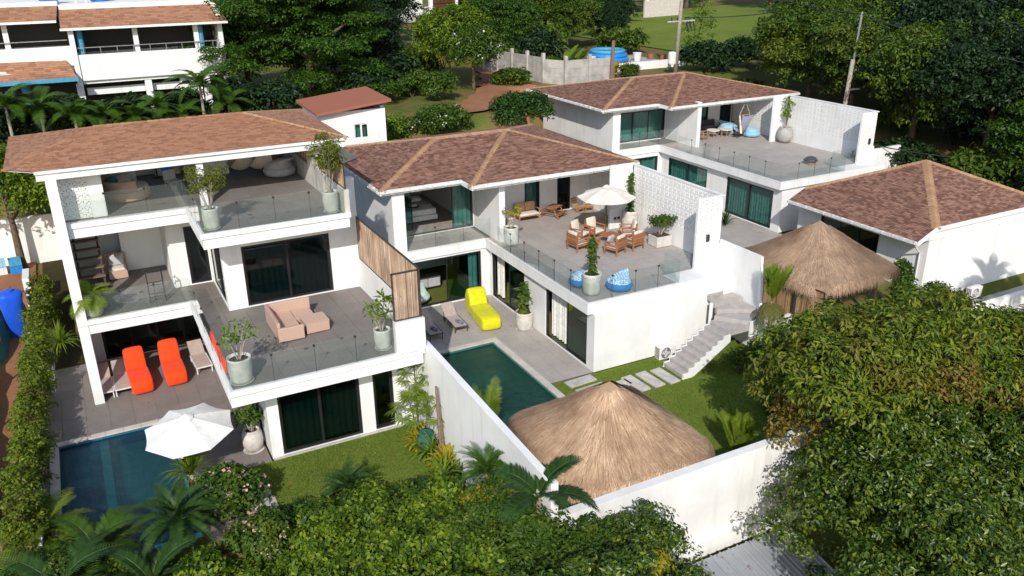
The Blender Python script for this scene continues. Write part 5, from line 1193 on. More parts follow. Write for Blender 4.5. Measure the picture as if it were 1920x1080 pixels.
# parasols
def parasol(label, loc, rr, h, drop, mat, tilt=(0, 0), pole='dark_wood', crank=False, n=8, rz=0):
    t = thing('parasol', label, 'parasol', loc); hub = Vector((0, 0, h)); q = Matrix.Rotation(tilt[0], 3, 'X') @ Matrix.Rotation(tilt[1], 3, 'Y') @ Matrix.Rotation(rz, 3, 'Z')
    part('pole', MB().tube([(0, 0, .06), (0, 0, h-.05)], .028, 10), pole, t, True); part('base', MB().lathe([(.27, 0), (.28, .05), (.1, .08), (.06, .25)], 20), 'concrete', t, True)
    rim = [(rr*math.cos(2*PI*i/n), rr*math.sin(2*PI*i/n), -drop) for i in range(n)]
    T = lambda p: hub+q @ Vector(p)
    for i in range(n):
        a, b = Vector(rim[i]), Vector(rim[(i+1) % n]); m = MB(); vs = []; k = 5
        for j in range(k+1):
            s = .10+.90*j/k
            for f in (0, .25, .5, .75, 1):
                p = (a*(1-f)+b*f)*s; p.z = -drop*s**1.25; sag = -.05*math.sin(PI*f)*s; inn = 1-.035*math.sin(PI*f)*(j == k); vs.append(T((p.x*inn, p.y*inn, p.z+sag)))
        m.add(vs, [(5*j+f, 5*j+5+f, 5*j+6+f, 5*j+1+f) for j in range(k) for f in range(4)]); part('canopy_panel', m, mat, t, True)
        part('rib', MB().beam(T((0, 0, -.06)), T((a.x*.98, a.y*.98, a.z-.03)), .018), pole, t)
    v = MB(); vs = []
    for r_i, zz in ((.16*rr, -.02), (.1*rr, .05), (.03, .1)): vs += [T((r_i*math.cos(2*PI*i/n), r_i*math.sin(2*PI*i/n), zz)) for i in range(n)]
    v.add(vs, [(j*n+i, j*n+(i+1) % n, (j+1)*n+(i+1) % n, (j+1)*n+i) for j in range(2) for i in range(n)]+[tuple(2*n+i for i in range(n))]); part('vent', v, mat, t, True)
    if crank: part('crank', MB().tube([T((rr*.75, rr*.2, -drop*.95)), T((rr*.8, rr*.22, -drop-.25)), T((rr*.78, rr*.22, -drop-.55))], .022, 6), 'white_plastic', t, True)
    return t
parasol('white parasol tilted over the corner of the blue pool', (1.45, 25.6, 0), 1.45, 2.2, .5, 'canopy_cloth', (.10, -.06), 'white_plastic', True, 8, .3)
parasol('cream parasol above the teak armchairs on the roof deck', (21.75, 32.1, 2.98), 1.42, 2.5, .48, 'cream_canopy', (0, 0), 'dark_wood', False, 8, .2)
# teak armchairs
def armchair(label, loc, rz, group, wood_='teak', cush='cream_cloth'):
    """faces +X"""
    t = thing('armchair', label, 'armchair', loc, rz, group); w = .7
    for x in (-.33, .33):
        for y in (-w/2, w/2): part('leg', MB().box(x-.03, x+.03, y-.03, y+.03, 0, .62 if x > 0 else .84), wood_, t)
    for y in (-w/2, w/2): part('armrest', MB().box(-.37, .38, y-.04, y+.04, .60, .635), wood_, t); part('side_rail', MB().box(-.3, .3, y-.02, y+.02, .26, .33), wood_, t); part('side_rail', MB().box(-.3, .3, y-.015, y+.015, .44, .48), wood_, t)
    part('seat_frame', MB().box(-.33, .33, -w/2+.03, w/2-.03, .26, .31), wood_, t)
    for k in range(3): part('back_slat', MB().obox((-.345-.015*k, 0, .43+.16*k), (.025, w-.07, .14), 0, 0, -.14), wood_, t)
    part('seat_cushion', MB().box(-.26, .36, -w/2+.06, w/2-.06, .312, .43), cush, t, True, bevel=.035); part('back_cushion', MB().obox((-.27, 0, .68), (.13, w-.14, .52), 0, 0, -.2), cush, t, True, bevel=.04)
    return t
G = 'teak armchairs round the low tables'
for lb, x, y, rz in (('teak armchair nearest the glass rail, turned to face the low tables', 19.65, 31.25, .15), ('teak armchair facing out with its full cream back cushion in sun', 20.45, 32.35, -1.1), ('teak armchair standing closest to the parasol pole', 21.3, 32.35, -1.35),
                     ('teak armchair nearest the planter, seen from its side', 22.55, 31.35, 2.7), ('teak armchair with its slatted back to the blue bean bags, a pillow on its seat', 20.85, 29.95, 1.95), ('teak armchair with its slatted back to the glass rail, next to the planter side', 21.95, 30.1, 1.8)):
    armchair(lb, (x, y, 2.98), rz, G)
cu = thing('pillow', 'pale grey pillow on the armchair near the blue bean bags', 'pillow', (20.72, 30.15, 3.42), 1.95); part('cover', MB().obox((0, 0, .2), (.14, .42, .38), 0, 0, -.3), 'grey_cloth', cu, True, bevel=.05)
def low_table(label, loc, s, h, mat='teak', group=None, rz=0):
    t = thing('low_table', label, 'table', loc, rz, group)
    for i in range(5): part('top_slat', MB().box(-s/2+s*i/5+.004, -s/2+s*(i+1)/5-.004, -s/2, s/2, h-.03, h), mat, t)
    for x in (-1, 1):
        for y in (-1, 1): part('leg', MB().box(x*(s/2-.04)-.025, x*(s/2-.04)+.025, y*(s/2-.04)-.025, y*(s/2-.04)+.025, 0, h-.031), mat, t)
    part('apron', MB().box(-s/2+.03, s/2-.03, -s/2+.02, -s/2+.04, h-.1, h-.032).box(-s/2+.03, s/2-.03, s/2-.04, s/2-.02, h-.1, h-.032), mat, t); return t
low_table('small teak table between the armchairs nearest the glass rail', (20.3, 31.05, 2.98), .5, .42, group='low teak tables'); low_table('wider teak table in the middle of the armchairs', (21.5, 31.2, 2.98), .85, .42, group='low teak tables', rz=.2)
# bench with tan cushions, picnic table, folding chairs
t = thing('garden_bench', 'pale wood bench with tan cushions against the teal window', 'bench', (19.75, 36.35, 2.98), -PI/2)
for y in (-.58, .58):
    for x in (-.28, .3): part('leg', MB().beam((x, y, 0), (x*.9, y, .62 if x > 0 else .85), .05), 'pale_wood', t)
    part('armrest', MB().box(-.32, .36, y-.035, y+.035, .60, .63), 'pale_wood', t)
part('seat', MB().box(-.28, .32, -.56, .56, .30, .34), 'pale_wood', t); part('seat_cushion', MB().box(-.2, .33, -.55, .55, .342, .44), 'cream_cloth', t, True, bevel=.03)
plain('tan_cloth', (.62, .36, .19), .85)
for y in (-.28, .28): part('back_cushion', MB().obox((-.26, y, .68), (.12, .53, .44), 0, 0, -.22), 'tan_cloth', t, True, bevel=.03)
t = thing('picnic_table', 'small brown picnic table with attached benches by the window wall', 'table', (21.25, 36.2, 2.98), .5)
for i in range(4): part('top_plank', MB().box(-.45, .45, -.28+.14*i+.004, -.28+.14*(i+1)-.004, .53, .56), 'teak', t)
for y in (-.5, .5):
    for k in range(2): part('bench_plank', MB().box(-.45, .45, y-.1+.1*k+.003, y-.1+.1*(k+1)-.003, .29, .32), 'teak', t)
for x in (-.34, .34):
    for s in (-1, 1): part('leg', MB().beam((x, s*.18, .53), (x, s*.55, 0), .045), 'teak', t)
    part('cross_beam', MB().beam((x, -.6, .27), (x, .6, .27), .045), 'teak', t)
for lb, x, y, rz in (('low folding wooden chair by the wall behind the parasol, nearer the dark window', 22.85, 36.25, -1.2), ('low folding wooden chair by the wall behind the parasol, nearer the pierced wall', 23.4, 36.2, -1.8)):
    t = thing('folding_chair', lb, 'chair', (x, y, 2.98), rz, 'low folding chairs behind the parasol')
    for i in range(4): part('seat_slat', MB().box(-.2+.12*i, -.2+.12*i+.1, -.22, .22, .26, .28), 'pale_wood', t); part('back_slat', MB().obox((-.28-.04*i, 0, .34+.11*i), (.02, .44, .09), 0, 0, -.4), 'pale_wood', t)
    for yy in (-.2, .2): part('leg', MB().beam((.28, yy, 0), (-.25, yy, .34), .035), 'pale_wood', t); part('leg', MB().beam((-.2, yy*.9, 0), (.25, yy*.9, .28), .035), 'pale_wood', t)
# blue bean bags
def bean_bag(label, loc, rz, top, low, group=None, s=1.0):
    t = thing('bean_bag', label, 'bean bag', loc, rz, group)
    b = MB().lathe([(.25*s, .0), (.46*s, .06*s), (.52*s, .2*s), (.45*s, .31*s)], 22); part('base', b, low, t, True)
    m = MB(); n = 22; rings = [(.455, .315, 0), (.42, .41, .03), (.31, .49, -.10), (.19, .55, -.30), (.09, .60, -.50), (.02, .62, -.60)]; vs = []
    for r0, z0, dx in rings: vs += [((r0*math.cos(2*PI*i/n)+dx)*s, r0*math.sin(2*PI*i/n)*s*(1+.1*math.cos(2*PI*i/n)), z0*s) for i in range(n)]
    m.add(vs, [(j*n+i, j*n+(i+1) % n, (j+1)*n+(i+1) % n, (j+1)*n+i) for j in range(len(rings)-1) for i in range(n)]+[tuple((len(rings)-1)*n+i for i in range(n))]); part('top', m, top, t, True)
    part('handle', MB().tube([(.3*s, -.05, .42*s), (.36*s, 0, .47*s), (.3*s, .05, .42*s)], .015, 6), low, t); return t
G = 'blue patterned bean bags on the roof deck'
bean_bag('blue patterned bean bag on the glass rail side of the tall potted plant', (17.45, 27.35, 3.0), PI*.75, 'batik_cloth', 'blue_cloth', G, 1.1); bean_bag('blue patterned bean bag between the tall potted plant and the stair', (18.55, 26.25, 3.0), PI*.15+PI, 'batik_cloth', 'blue_cloth', G, 1.1)
# rattan set on the middle balcony
def rattan_box(m, x0, x1, y0, y1, z0, z1): return m.box(x0, x1, y0, y1, z0, z1)
t = thing('rattan_sofa', 'pinkish beige rattan corner sofa on the middle balcony', 'sofa', (5.4, 27.9, 3.43))
part('base', MB().box(-.45, .35, -.9, .95, .04, .34), 'rattan', t, bevel=.02); part('base', MB().box(.36, 1.05, .1, .95, .04, .339), 'rattan', t, bevel=.02)
part('backrest', MB().box(-.52, -.4, -.95, 1.0, .05, .74), 'rattan', t, bevel=.025); part('backrest', MB().box(-.39, 1.1, .90, 1.02, .05, .74), 'rattan', t, bevel=.025); part('armrest', MB().box(-.52, .38, -1.04, -.92, .05, .56), 'rattan', t, bevel=.025)
part('seat', MB().box(-.39, .34, -.9, .05, .342, .36), 'rattan', t); part('seat', MB().box(-.39, .34, .07, .89, .342, .36), 'rattan', t); part('seat', MB().box(.36, 1.04, .11, .89, .342, .36), 'rattan', t)
t = thing('rattan_table', 'pinkish beige rattan block table in front of the corner sofa', 'table', (6.32, 27.55, 3.43), .04)
part('body', MB().box(-.42, .42, -.4, .4, .03, .40), 'rattan', t, bevel=.02); part('top', MB().box(-.43, .43, -.41, .41, .402, .43), 'rattan', t, bevel=.01)
# clothes rack, armchair beside the inner stair
t = thing('clothes_rack', 'black metal clothes rack standing on the balcony by the fan palm', 'rack', (1.65, 32.95, 3.43))
for y in (0, .35):
    f = MB(); f.beam((-.28, y, 0), (-.28, y, 1.25), .03); f.beam((.28, y, 0), (.28, y, 1.25), .03); f.beam((-.28, y, 1.25), (.28, y, 1.25), .03); f.beam((-.28, y, .25), (.28, y, .25), .025); f.beam((-.28, y, .72), (.28, y, .72), .02); part('frame', f, 'dark_metal', t)
f = MB()
for x in (-.28, .28): f.beam((x, 0, .25), (x, .35, .25), .025); f.beam((x, 0, 1.25), (x, .35, 1.25), .025)
part('cross_bar', f, 'dark_metal', t)
t = thing('rattan_chair', 'deep rattan chair with cream cushions beside the inner stair', 'armchair', (.5, 36.75, 3.43), -PI/2)
part('base', MB().box(-.35, .4, -.36, .36, .03, .36), 'rattan', t, bevel=.02); part('backrest', MB().box(-.47, -.355, -.4, .4, .03, .9), 'rattan', t, bevel=.03); part('seat_cushion', MB().box(-.3, .4, -.33, .33, .362, .47), 'cream_cloth', t, True, bevel=.03)
for k in range(2): part('back_cushion', MB().obox((-.24+.12*k, 0, .68), (.12, .6, .4), 0, 0, -.3), 'grey_cloth' if k else 'cream_cloth', t, True, bevel=.04)
# roof terrace of the three-storey villa
t = thing('round_daybed', 'round rattan daybed with cream mattress under the orange roof', 'daybed', (1.35, 35.3, 7.05), .4)
part('base', MB().lathe([(.80, .05), (.86, .1), (.86, .38), (.82, .42)], 30), 'rattan', t, True); part('mattress', MB().lathe([(.80, .40), (.82, .46), (.78, .52)], 30), 'cream_cloth', t, True)
b = MB(); n = 14; vs = []
for i in range(n+1):
    a = PI*.55+PI*.95*i/n
    for rr, zz in ((.86, .4), (.9, .85), (.84, .86), (.8, .4)): vs.append((rr*math.cos(a), rr*math.sin(a), zz))
b.add(vs, [(4*i+k, 4*i+4+k, 4*i+4+(k+1) % 4, 4*i+(k+1) % 4) for i in range(n) for k in range(4)]); part('backrest', b, 'rattan', t, True)
for lb, x, y, mt, rz in (('teal pillow on the round daybed nearest the pierced panel', .85, 35.2, 'teal_cloth', .3), ('teal pillow on the round daybed toward the back', .95, 35.65, 'teal_cloth', -.4), ('cream pillow leaning on the daybed back', 1.35, 35.85, 'cream_cloth', -1.4)):
    c = thing('pillow', lb, 'pillow', (x, y, 7.55), rz, 'daybed pillows'); part('cover', MB().obox((0, 0, .16), (.14, .5, .34), 0, 0, -.5), mt, c, True, bevel=.05)
t = thing('side_chair', 'grey folding chair with a blue cloth over it near the roof column', 'chair', (3.1, 35.4, 7.05), -1.2)
part('seat', MB().box(-.25, .25, -.25, .25, .42, .47), 'grey_cloth', t); part('backrest', MB().obox((-.27, 0, .75), (.04, .5, .55), 0, 0, -.12), 'grey_cloth', t); part('cloth', MB().obox((-.29, 0, .95), (.09, .54, .2), 0, 0, -.12), 'blue_cloth', t, True, bevel=.02)
for x in (-.22, .22):
    for y in (-.22, .22): part('leg', MB().box(x-.015, x+.015, y-.015, y+.015, 0, .42), 'steel', t)
t = thing('fan', 'round black pedestal fan in the shade behind the daybed', 'fan', (2.75, 38.2, 7.05))
part('base', MB().lathe([(.2, 0), (.2, .03), (.03, .06), (.02, .9)], 14), 'dark_metal', t); part('guard', MB().tube([(0, -.02, 1.1), (0, .12, 1.1)], .3, 22), 'dark_metal', t)
for k in range(3): part('blade', MB().obox((.12*math.cos(k*2.1), -.03, 1.1+.12*math.sin(k*2.1)), (.2, .01, .1), 0, 0, -k*2.1), 'black_frame', t)
def hammock(label, x, y0, y1, z):
    t = thing('hammock', label, 'hammock', (x, (y0+y1)/2, z), 0, 'white hammocks under the roof'); m = MB(); vs = []; n = 12; L = (y1-y0)/2
    for i in range(n+1):
        s = -1+2*i/n
        for k in range(5):
            u = -1+k/2; wv = .45*(1-s*s)**.5+.04; vs.append((u*wv, s*L, -1.15*(1-s*s)+.22*u*u*(1-s*s)))
    m.add(vs, [(5*i+k, 5*i+5+k, 5*i+6+k, 5*i+1+k) for i in range(n) for k in range(4)]); part('cloth', m, 'cream_cloth', t, True)
    part('rope', MB().tube([(0, -L, 0), (0, -L-.35, .28)], .012, 5).tube([(0, L, 0), (0, L+.35, .28)], .012, 5), 'cream_cloth', t)
hammock('white hammock slung near the pierced panel on the roof terrace', 6.0, 35.2, 38.6, 8.42); hammock('white hammock slung next to the grey bean bag on the roof terrace', 6.75, 35.0, 38.4, 8.42)
bean_bag('large grey bean bag in the corner of the roof terrace', (7.45, 35.9, 7.05), 2.2, 'grey_cloth', 'grey_cloth', None, 1.35)
bean_bag('dark terracotta bean bag in the shade behind the grey one', (7.3, 37.8, 7.05), 1.0, 'tan_cloth', 'tan_cloth', None, 1.1)
for k, x in enumerate((3.2, 4.4, 6.2)):
    t = thing('planter', ('white trough of dark plants on the terrace edge behind the roof column', 'white trough of dark plants behind the pierced panel', 'white trough of dark plants behind the hammocks')[k], 'planter', (x, 38.65, 7.05), 0, 'white troughs along the back of the roof terrace')
    part('trough', MB().box(-.5, .5, -.2, .2, 0, .45), 'plaster_planter', t, bevel=.01); branching(t, .42, .9, None, .16, 4, 40+k, .45, 'leaf_dark', 12, 5, .18)
# far deck: cane set, hanging chair, big blue seat, fire bowl
def cane_seat(label, loc, rz, w, group):
    t = thing('cane_sofa', label, 'sofa', loc, rz, group); m = MB()
    for y in (-w/2, w/2):
        for zz in (.18, .32, .46, .6): m.tube([(-.38, y, zz), (.38, y, zz)], .022, 6)
        for x in (-.38, 0, .38): m.tube([(x, y, 0), (x, y, .62)], .026, 6)
    for zz in (.18, .32, .46, .6): m.tube([(-.4, -w/2, zz), (-.4, w/2, zz)], .022, 6)
    m.tube([(.38, -w/2, .25), (.38, w/2, .25)], .024, 6); part('frame', m, 'bamboo_pale', t, True)
    part('seat_cushion', MB().box(-.34, .38, -w/2+.05, w/2-.05, .28, .42), 'charcoal_cloth', t, True, bevel=.04); part('back_cushion', MB().obox((-.3, 0, .64), (.14, w-.12, .46), 0, 0, -.2), 'charcoal_cloth', t, True, bevel=.04)
G = 'cane sofas with charcoal cushions on the far deck'
cane_seat('long cane sofa with charcoal cushions against the far window wall', (41.2, 48.2, 3.15), -PI/2, 2.3, G); cane_seat('short cane sofa with charcoal cushions by the white pier', (39.4, 46.9, 3.15), 0, 1.3, G); cane_seat('short cane sofa with charcoal cushions beside the hanging chair', (42.6, 46.7, 3.15), PI, 1.3, G)
for lb, x, y in (('round cream topped cane table nearer the white pier', 40.6, 46.6), ('round cream topped cane table nearer the hanging chair', 41.6, 46.4)):
    t = thing('cane_table', lb, 'table', (x, y, 3.15), 0, 'cream topped cane tables'); part('top', MB().lathe([(.46, .5), (.48, .53), (.46, .56)], 20), 'cream_cloth', t)
    for k in range(6): part('leg', MB().tube([(.32*math.cos(k*1.047), .32*math.sin(k*1.047), 0), (.4*math.cos(k*1.047), .4*math.sin(k*1.047), .5)], .018, 5), 'bamboo_pale', t)
t = thing('hanging_chair', 'grey striped hanging chair on ropes under the far roof', 'hanging chair', (41.9, 44.95, 3.15))
part('bar', MB().tube([(-.5, 0, 1.75), (.5, 0, 1.75)], .025, 8), 'pale_wood', t); part('rope', MB().tube([(-.48, 0, 1.76), (0, 0, 2.7)], .014, 5).tube([(.48, 0, 1.76), (0, 0, 2.7)], .014, 5), 'cream_cloth', t)
m = MB(); vs = []
for i in range(9):
    s = i/8; hw = .5*(1-.25*math.sin(PI*s)); zz = 1.72-1.35*math.sin(PI*s*.5)**.8 if s < .7 else .42+.9*(s-.7)
    for k in range(5): u = -1+k/2; vs.append((u*hw, -.35+.75*s, max(.3, zz)+.1*u*u))
m.add(vs, [(5*i+k, 5*i+5+k, 5*i+6+k, 5*i+1+k) for i in range(8) for k in range(4)]); striped('stripe_cloth', (.42, .44, .5), (.16, .18, .26), 9); part('cloth', m, 'stripe_cloth', t, True)
bm = MB(); 
for sx in (-1, 1): bm.add([(sx*.5, 0, 1.74), (sx*.42, -.05, 1.74), (sx*.26, -.2, .5), (sx*.36, -.1, .5)], [(0, 1, 2, 3)])
part('strap', bm, 'cream_cloth', t)
for lb, x, y, s in (('tall pale blue bean seat behind the hanging chair', 42.4, 46.2+.9, 1.5), ('pale blue bean seat beside the pierced return wall', 43.2, 45.5, 1.25)): bean_bag(lb, (x, y, 3.15), -1.2, 'pale_blue_cloth', 'pale_blue_cloth', 'pale blue bean seats on the far deck', s)
t = thing('fire_bowl', 'round dark fire bowl with a lid on an orange stand on the far deck', 'fire bowl', (40.6, 37.3, 3.17)); part('stand', MB().lathe([(.26, 0), (.3, .1), (.26, .18)], 14), 'cap_tan', t); part('lid', MB().lathe([(.42, .18), (.46, .24), (.3, .42), (.06, .5)], 18), 'charcoal_cloth', t, True)
# air conditioners
def aircon(label, loc, rz=0):
    """faces -Y"""
    t = thing('air_conditioner', label, 'air conditioner', loc, rz, 'outdoor air conditioner units'); part('body', MB().box(-.42, .42, -.16, .16, .08, .66), 'white_plastic', t, bevel=.02)
    m = MB(); n = 24
    for rr in (.07, .13, .19, .25): m.tube([(-.1+rr*math.cos(2*PI*i/n), -.17, .37+rr*math.sin(2*PI*i/n)) for i in range(n+1)], .006, 4, False)
    part('guard', m, 'white_plastic', t); part('fan_opening', MB().tube([(-.1, -.155, .37), (-.1, -.166, .37)], .25, 24), 'charcoal_cloth', t)
    for k in range(4): part('blade', MB().obox((-.1+.11*math.cos(k*1.57), -.168, .37+.11*math.sin(k*1.57)), (.18, .004, .09), 0, 0, -k*1.57+.4), 'grey_cloth', t)
    for j in range(8):
        for i in range(3): part('louvre', MB().box(-.426, -.42, -.13+.09*i, -.13+.09*i+.06, .13+.062*j, .13+.062*j+.04), 'dark_metal', t)
    for x in (-.3, .3): part('foot', MB().box(x-.04, x+.04, -.17, .17, 0, .08), 'dark_metal', t)
aircon('white air conditioner unit at the foot of the outside stair', (20.2, 25.08, -.1)); aircon('white air conditioner unit in leaf shadow on the bungalow wall', (39.3, 24.35, -1.0))
# inside the middle villa: bed and living room
t = thing('bed', 'white bed seen through the open bedroom doors', 'bed', (14.75, 39.6, 3.0)); part('base', MB().box(-1.0, 1.0, -1.0, 1.0, .08, .35), 'bed_white', t, bevel=.03); part('mattress', MB().box(-.95, .95, -.95, .97, .352, .66), 'bed_white', t, bevel=.05)
part('runner', MB().box(-.98, .98, -.2, 1.0, .662, .69), 'beige_sling', t, bevel=.01)
for x in (-.45, .45): part('pillow', MB().obox((x, .75, .78), (.6, .4, .16), 0, .3), 'bed_white', t, True, bevel=.06)
t = thing('folded_towel', 'white towel folded on a dark tray on the bed', 'towel', (14.7, 39.3, 3.69)); part('tray', MB().lathe([(.3, 0), (.3, .03)], 18), 'charcoal_cloth', t); part('cloth', MB().obox((-.08, 0, .09), (.2, .28, .11), .4).obox((.12, .03, .08), (.16, .24, .1), -.3), 'bed_white', t, True, bevel=.03)
bean_bag('pale mint bean bag just inside the open living room doors', (13.35, 35.75, .03), -2.3, 'mint_cloth', 'mint_cloth', None, 1.15)
t = thing('low_cabinet', 'dark grey low cabinet in the shaded living room', 'cabinet', (14.4, 37.3, .03)); part('body', MB().box(-.7, .7, -.25, .25, 0, .55), 'charcoal_cloth', t); part('door', MB().box(-.66, -.02, -.27, -.252, .05, .5), 'grey_cloth', t); part('door', MB().box(.02, .66, -.27, -.252, .05, .5), 'grey_cloth', t)
# yard things: blue sack, crates
t = thing('fabric_sack', 'tall bright blue fabric sack standing on the red dirt', 'sack', (-3.95, 40.9, 0)); 
m = MB(); vs = []; k = 16
for zz, a, b, tw in ((0, .26, .24, 0), (.35, .33, .30, .1), (.9, .38, .35, .15), (1.5, .44, .38, .2), (1.95, .50, .40, .25), (2.12, .46, .34, .3), (2.16, .3, .2, .3)):
    for i in range(k):
        an = 2*PI*i/k; c, s = math.cos(an), math.sin(an); q = (abs(c)**4+abs(s)**4)**-.25*(1+.05*math.sin(3*an+zz*4)); vs.append(((c*q*a)*math.cos(tw)-(s*q*b)*math.sin(tw), (c*q*a)*math.sin(tw)+(s*q*b)*math.cos(tw), zz))
m.add(vs, [(j*k+i, j*k+(i+1) % k, (j+1)*k+(i+1) % k, (j+1)*k+i) for j in range(6) for i in range(k)]+[tuple(6*k+i for i in range(k))]); part('body', m, 'tarp_blue', t, True); part('neck', MB().lathe([(.16, 0), (.18, .08), (.12, .1)], 10, (.05, 0, 2.15)), 'tarp_blue', t, True)
for lb, x, y, z, mt in (('blue plastic crate at the bottom of the stack by the yard wall', -4.2, 50.2, 0, 'tank_blue'), ('pale blue crate on top of the blue one by the yard wall', -4.2, 50.2, .42, 'sky_blue_paint'), ('white crate at the bottom of the stack nearest the picture edge', -4.95, 50.3, 0, 'white_plastic'), ('light blue crate on top of the white one by the yard wall', -4.95, 50.3, .42, 'pale_blue_cloth')):
    t = thing('crate', lb, 'crate', (x, y, z), .1, 'plastic crates stacked by the yard wall'); m = MB(); m.box(-.3, .3, -.22, .22, 0, .03)
    for s in (-1, 1): m.box(-.3, .3, s*.21-.012, s*.21+.012, .03, .4); m.box(s*.29-.012, s*.29+.012, -.2, .2, .03, .4)
    part('body', m, mt, t)
    for s in (-.12, .12): part('rib', MB().box(s-.02, s+.02, -.235, -.223, .05, .38), mt, t)

# scooter half hidden at the parapet wall
t = thing('scooter', 'black parked scooter half hidden by leaves under the parapet wall', 'scooter', (37.6, 21.6, tz(37.6, 21.6)), .25)
for x in (-.58, .62): w_ = part('wheel', MB().tube([(x, -.05, .25), (x, .05, .25)], .25, 20), 'black_frame', t, True); part('rim', MB().tube([(x, -.055, .25), (x, .055, .25)], .14, 14), 'steel', w_, True)
part('body', MB().add([(-.75, -.16, .42), (-.75, .16, .42), (.1, .16, .34), (.1, -.16, .34), (-.85, -.12, .72), (-.85, .12, .72), (.05, .15, .66), (.05, -.15, .66)], [(3, 2, 1, 0), (4, 5, 6, 7), (0, 1, 5, 4), (1, 2, 6, 5), (2, 3, 7, 6), (3, 0, 4, 7)]), 'black_frame', t, True, bevel=.05)
part('seat', MB().obox((-.4, 0, .75), (.82, .27, .1)), 'charcoal_cloth', t, True, bevel=.04); part('footboard', MB().box(.05, .45, -.16, .16, .26, .32), 'charcoal_cloth', t); part('front_shield', MB().obox((.52, 0, .62), (.08, .4, .7), 0, 0, -.25), 'black_frame', t, True, bevel=.03)
part('handlebar', MB().tube([(.42, -.34, 1.0), (.46, 0, 1.03), (.42, .34, 1.0)], .025, 8), 'steel', t); part('headlight', MB().lathe([(.09, 0), (.1, .05), (.03, .1)], 12, (.55, 0, .95)), 'white_plastic', t, True)
for y in (-.3, .3): part('mirror', MB().tube([(.44, y, 1.02), (.4, y*1.15, 1.22)], .012, 5).obox((.4, y*1.2, 1.25), (.03, .13, .09)), 'dark_metal', t)

# ------------------------------------------------------------------ potted plants
t, z = potted('white pot with a bushy palm at the outer corner of the middle balcony', (-.62, 32.8, 3.45), 'tall', .78, .36, 'white_pot', saucer=False)
rosette(t, frond_mesh(1.0, 1.1, 22, .34, 'frond_lime', .35, 0, .35), 16, (0, 0, z), (-.75, .35), 3)
t, z = potted('celadon pot with a branching rubber plant at the inner balcony corner above the white parasol', (3.2, 24.72, 3.45), 'tall', .82, .38, 'celadon'); branching(t, z, 1.15, None, .16, 4, 11, .5, 'leaf_lime', 7, 5, .13, aspect=.45)
t, z = potted('celadon pot with a big leaved frangipani beside the brushwood screen', (7.9, 24.8, 3.45), 'tall', .7, .29, 'celadon'); branching(t, z, 1.0, None, .24, 3, 12, .6, 'leaf_lime', 7, 5, .14, aspect=.30); 
t, z = potted('celadon pot with a yellow green pencil bush at the front corner of the roof terrace', (3.6, 29.5, 7.07), 'tall', .72, .29, 'celadon'); branching(t, z, 1.25, None, .17, 9, 13, .62, 'pencil_green', 22, 7, .20, aspect=.10, droop=-.8)
t, z = potted('celadon pot with a tall yellow green pencil bush beside the dark terrace screen', (7.8, 29.4, 7.07), 'tall', .76, .29, 'celadon'); branching(t, z, 1.95, None, .18, 11, 14, .5, 'pencil_green', 22, 9, .2, aspect=.10, droop=-.8)
t, z = potted('round white pot with a leafy bush at the corner of the small lawn', (3.45, 26.2, .0), 'round', .8, .36, 'white_pot'); branching(t, z, .75, None, .17, 5, 15, .4, 'leaf_mid', 14, 6, .17)
t, z = potted('celadon pot with a tall column plant at the glass corner of the roof deck', (17.3, 26.4, 3.0), 'tall', .88, .40, 'celadon', saucer=False); column_plant(t, z, 1.45, 'leaf_mid', 16, .24, .17, 520)
t, z = potted('mint pot with a sparse dry plant behind the glass by the white pier', (17.25, 33.3, 3.0), 'tall', .85, .36, 'celadon'); branching(t, z, .9, None, .15, 3, 17, .45, 'leaf_yellow', 7, 4, .14)
t, z = potted('pale pot with a tall slim plant against the pierced wall of the roof deck', (23.4, 32.45, 3.0), 'tall', 1.0, .40, 'white_pot', saucer=False); column_plant(t, z, 1.85, 'leaf_mid', 18, .22, .16, 520)
t, z = potted('white pot with a leafy fig against the wall between the two glass doors', (16.33, 30.35, 0), 'tall', .85, .40, 'white_pot'); column_plant(t, z, 1.35, 'leaf_mid', 19, .28, .24, 240, .6)
t, z = potted('round grey pot with a thin spotted plant in the far deck corner', (43.75, 42.8, 3.17), 'round', 1.05, .56, 'grey_pot', saucer=False); branching(t, z, 2.0, None, .2, 6, 20, .3, 'leaf_lime', 8, 4, .18)
t = thing('planter_box', 'square plaster planter with a round bush by the pierced wall', 'planter', (23.3, 29.85, 3.0)); part('box', MB().box(-.42, .42, -.36, .36, 0, .5), 'plaster_planter', t, bevel=.02); part('soil', MB().box(-.36, .36, -.3, .3, .5, .515), 'soil', t); branching(t, .5, .75, None, .12, 8, 21, .5, 'leaf_mid', 20, 7, .18)
tuft('small spiky plant growing beside the far pier behind glass', (43.9, 36.9, 3.17), 'leaf_dark', 40, .9, .02, 22)
tuft('small grey palm tuft on the lower terrace of the far villa', (34.2, 37.5, .1), 'frond_dark', 50, 1.3, .03, 23); tuft('low spiky plant by the wall below the pierced return', (29.5, 33.6, .1), 'leaf_yellow', 60, .9, .04, 24)

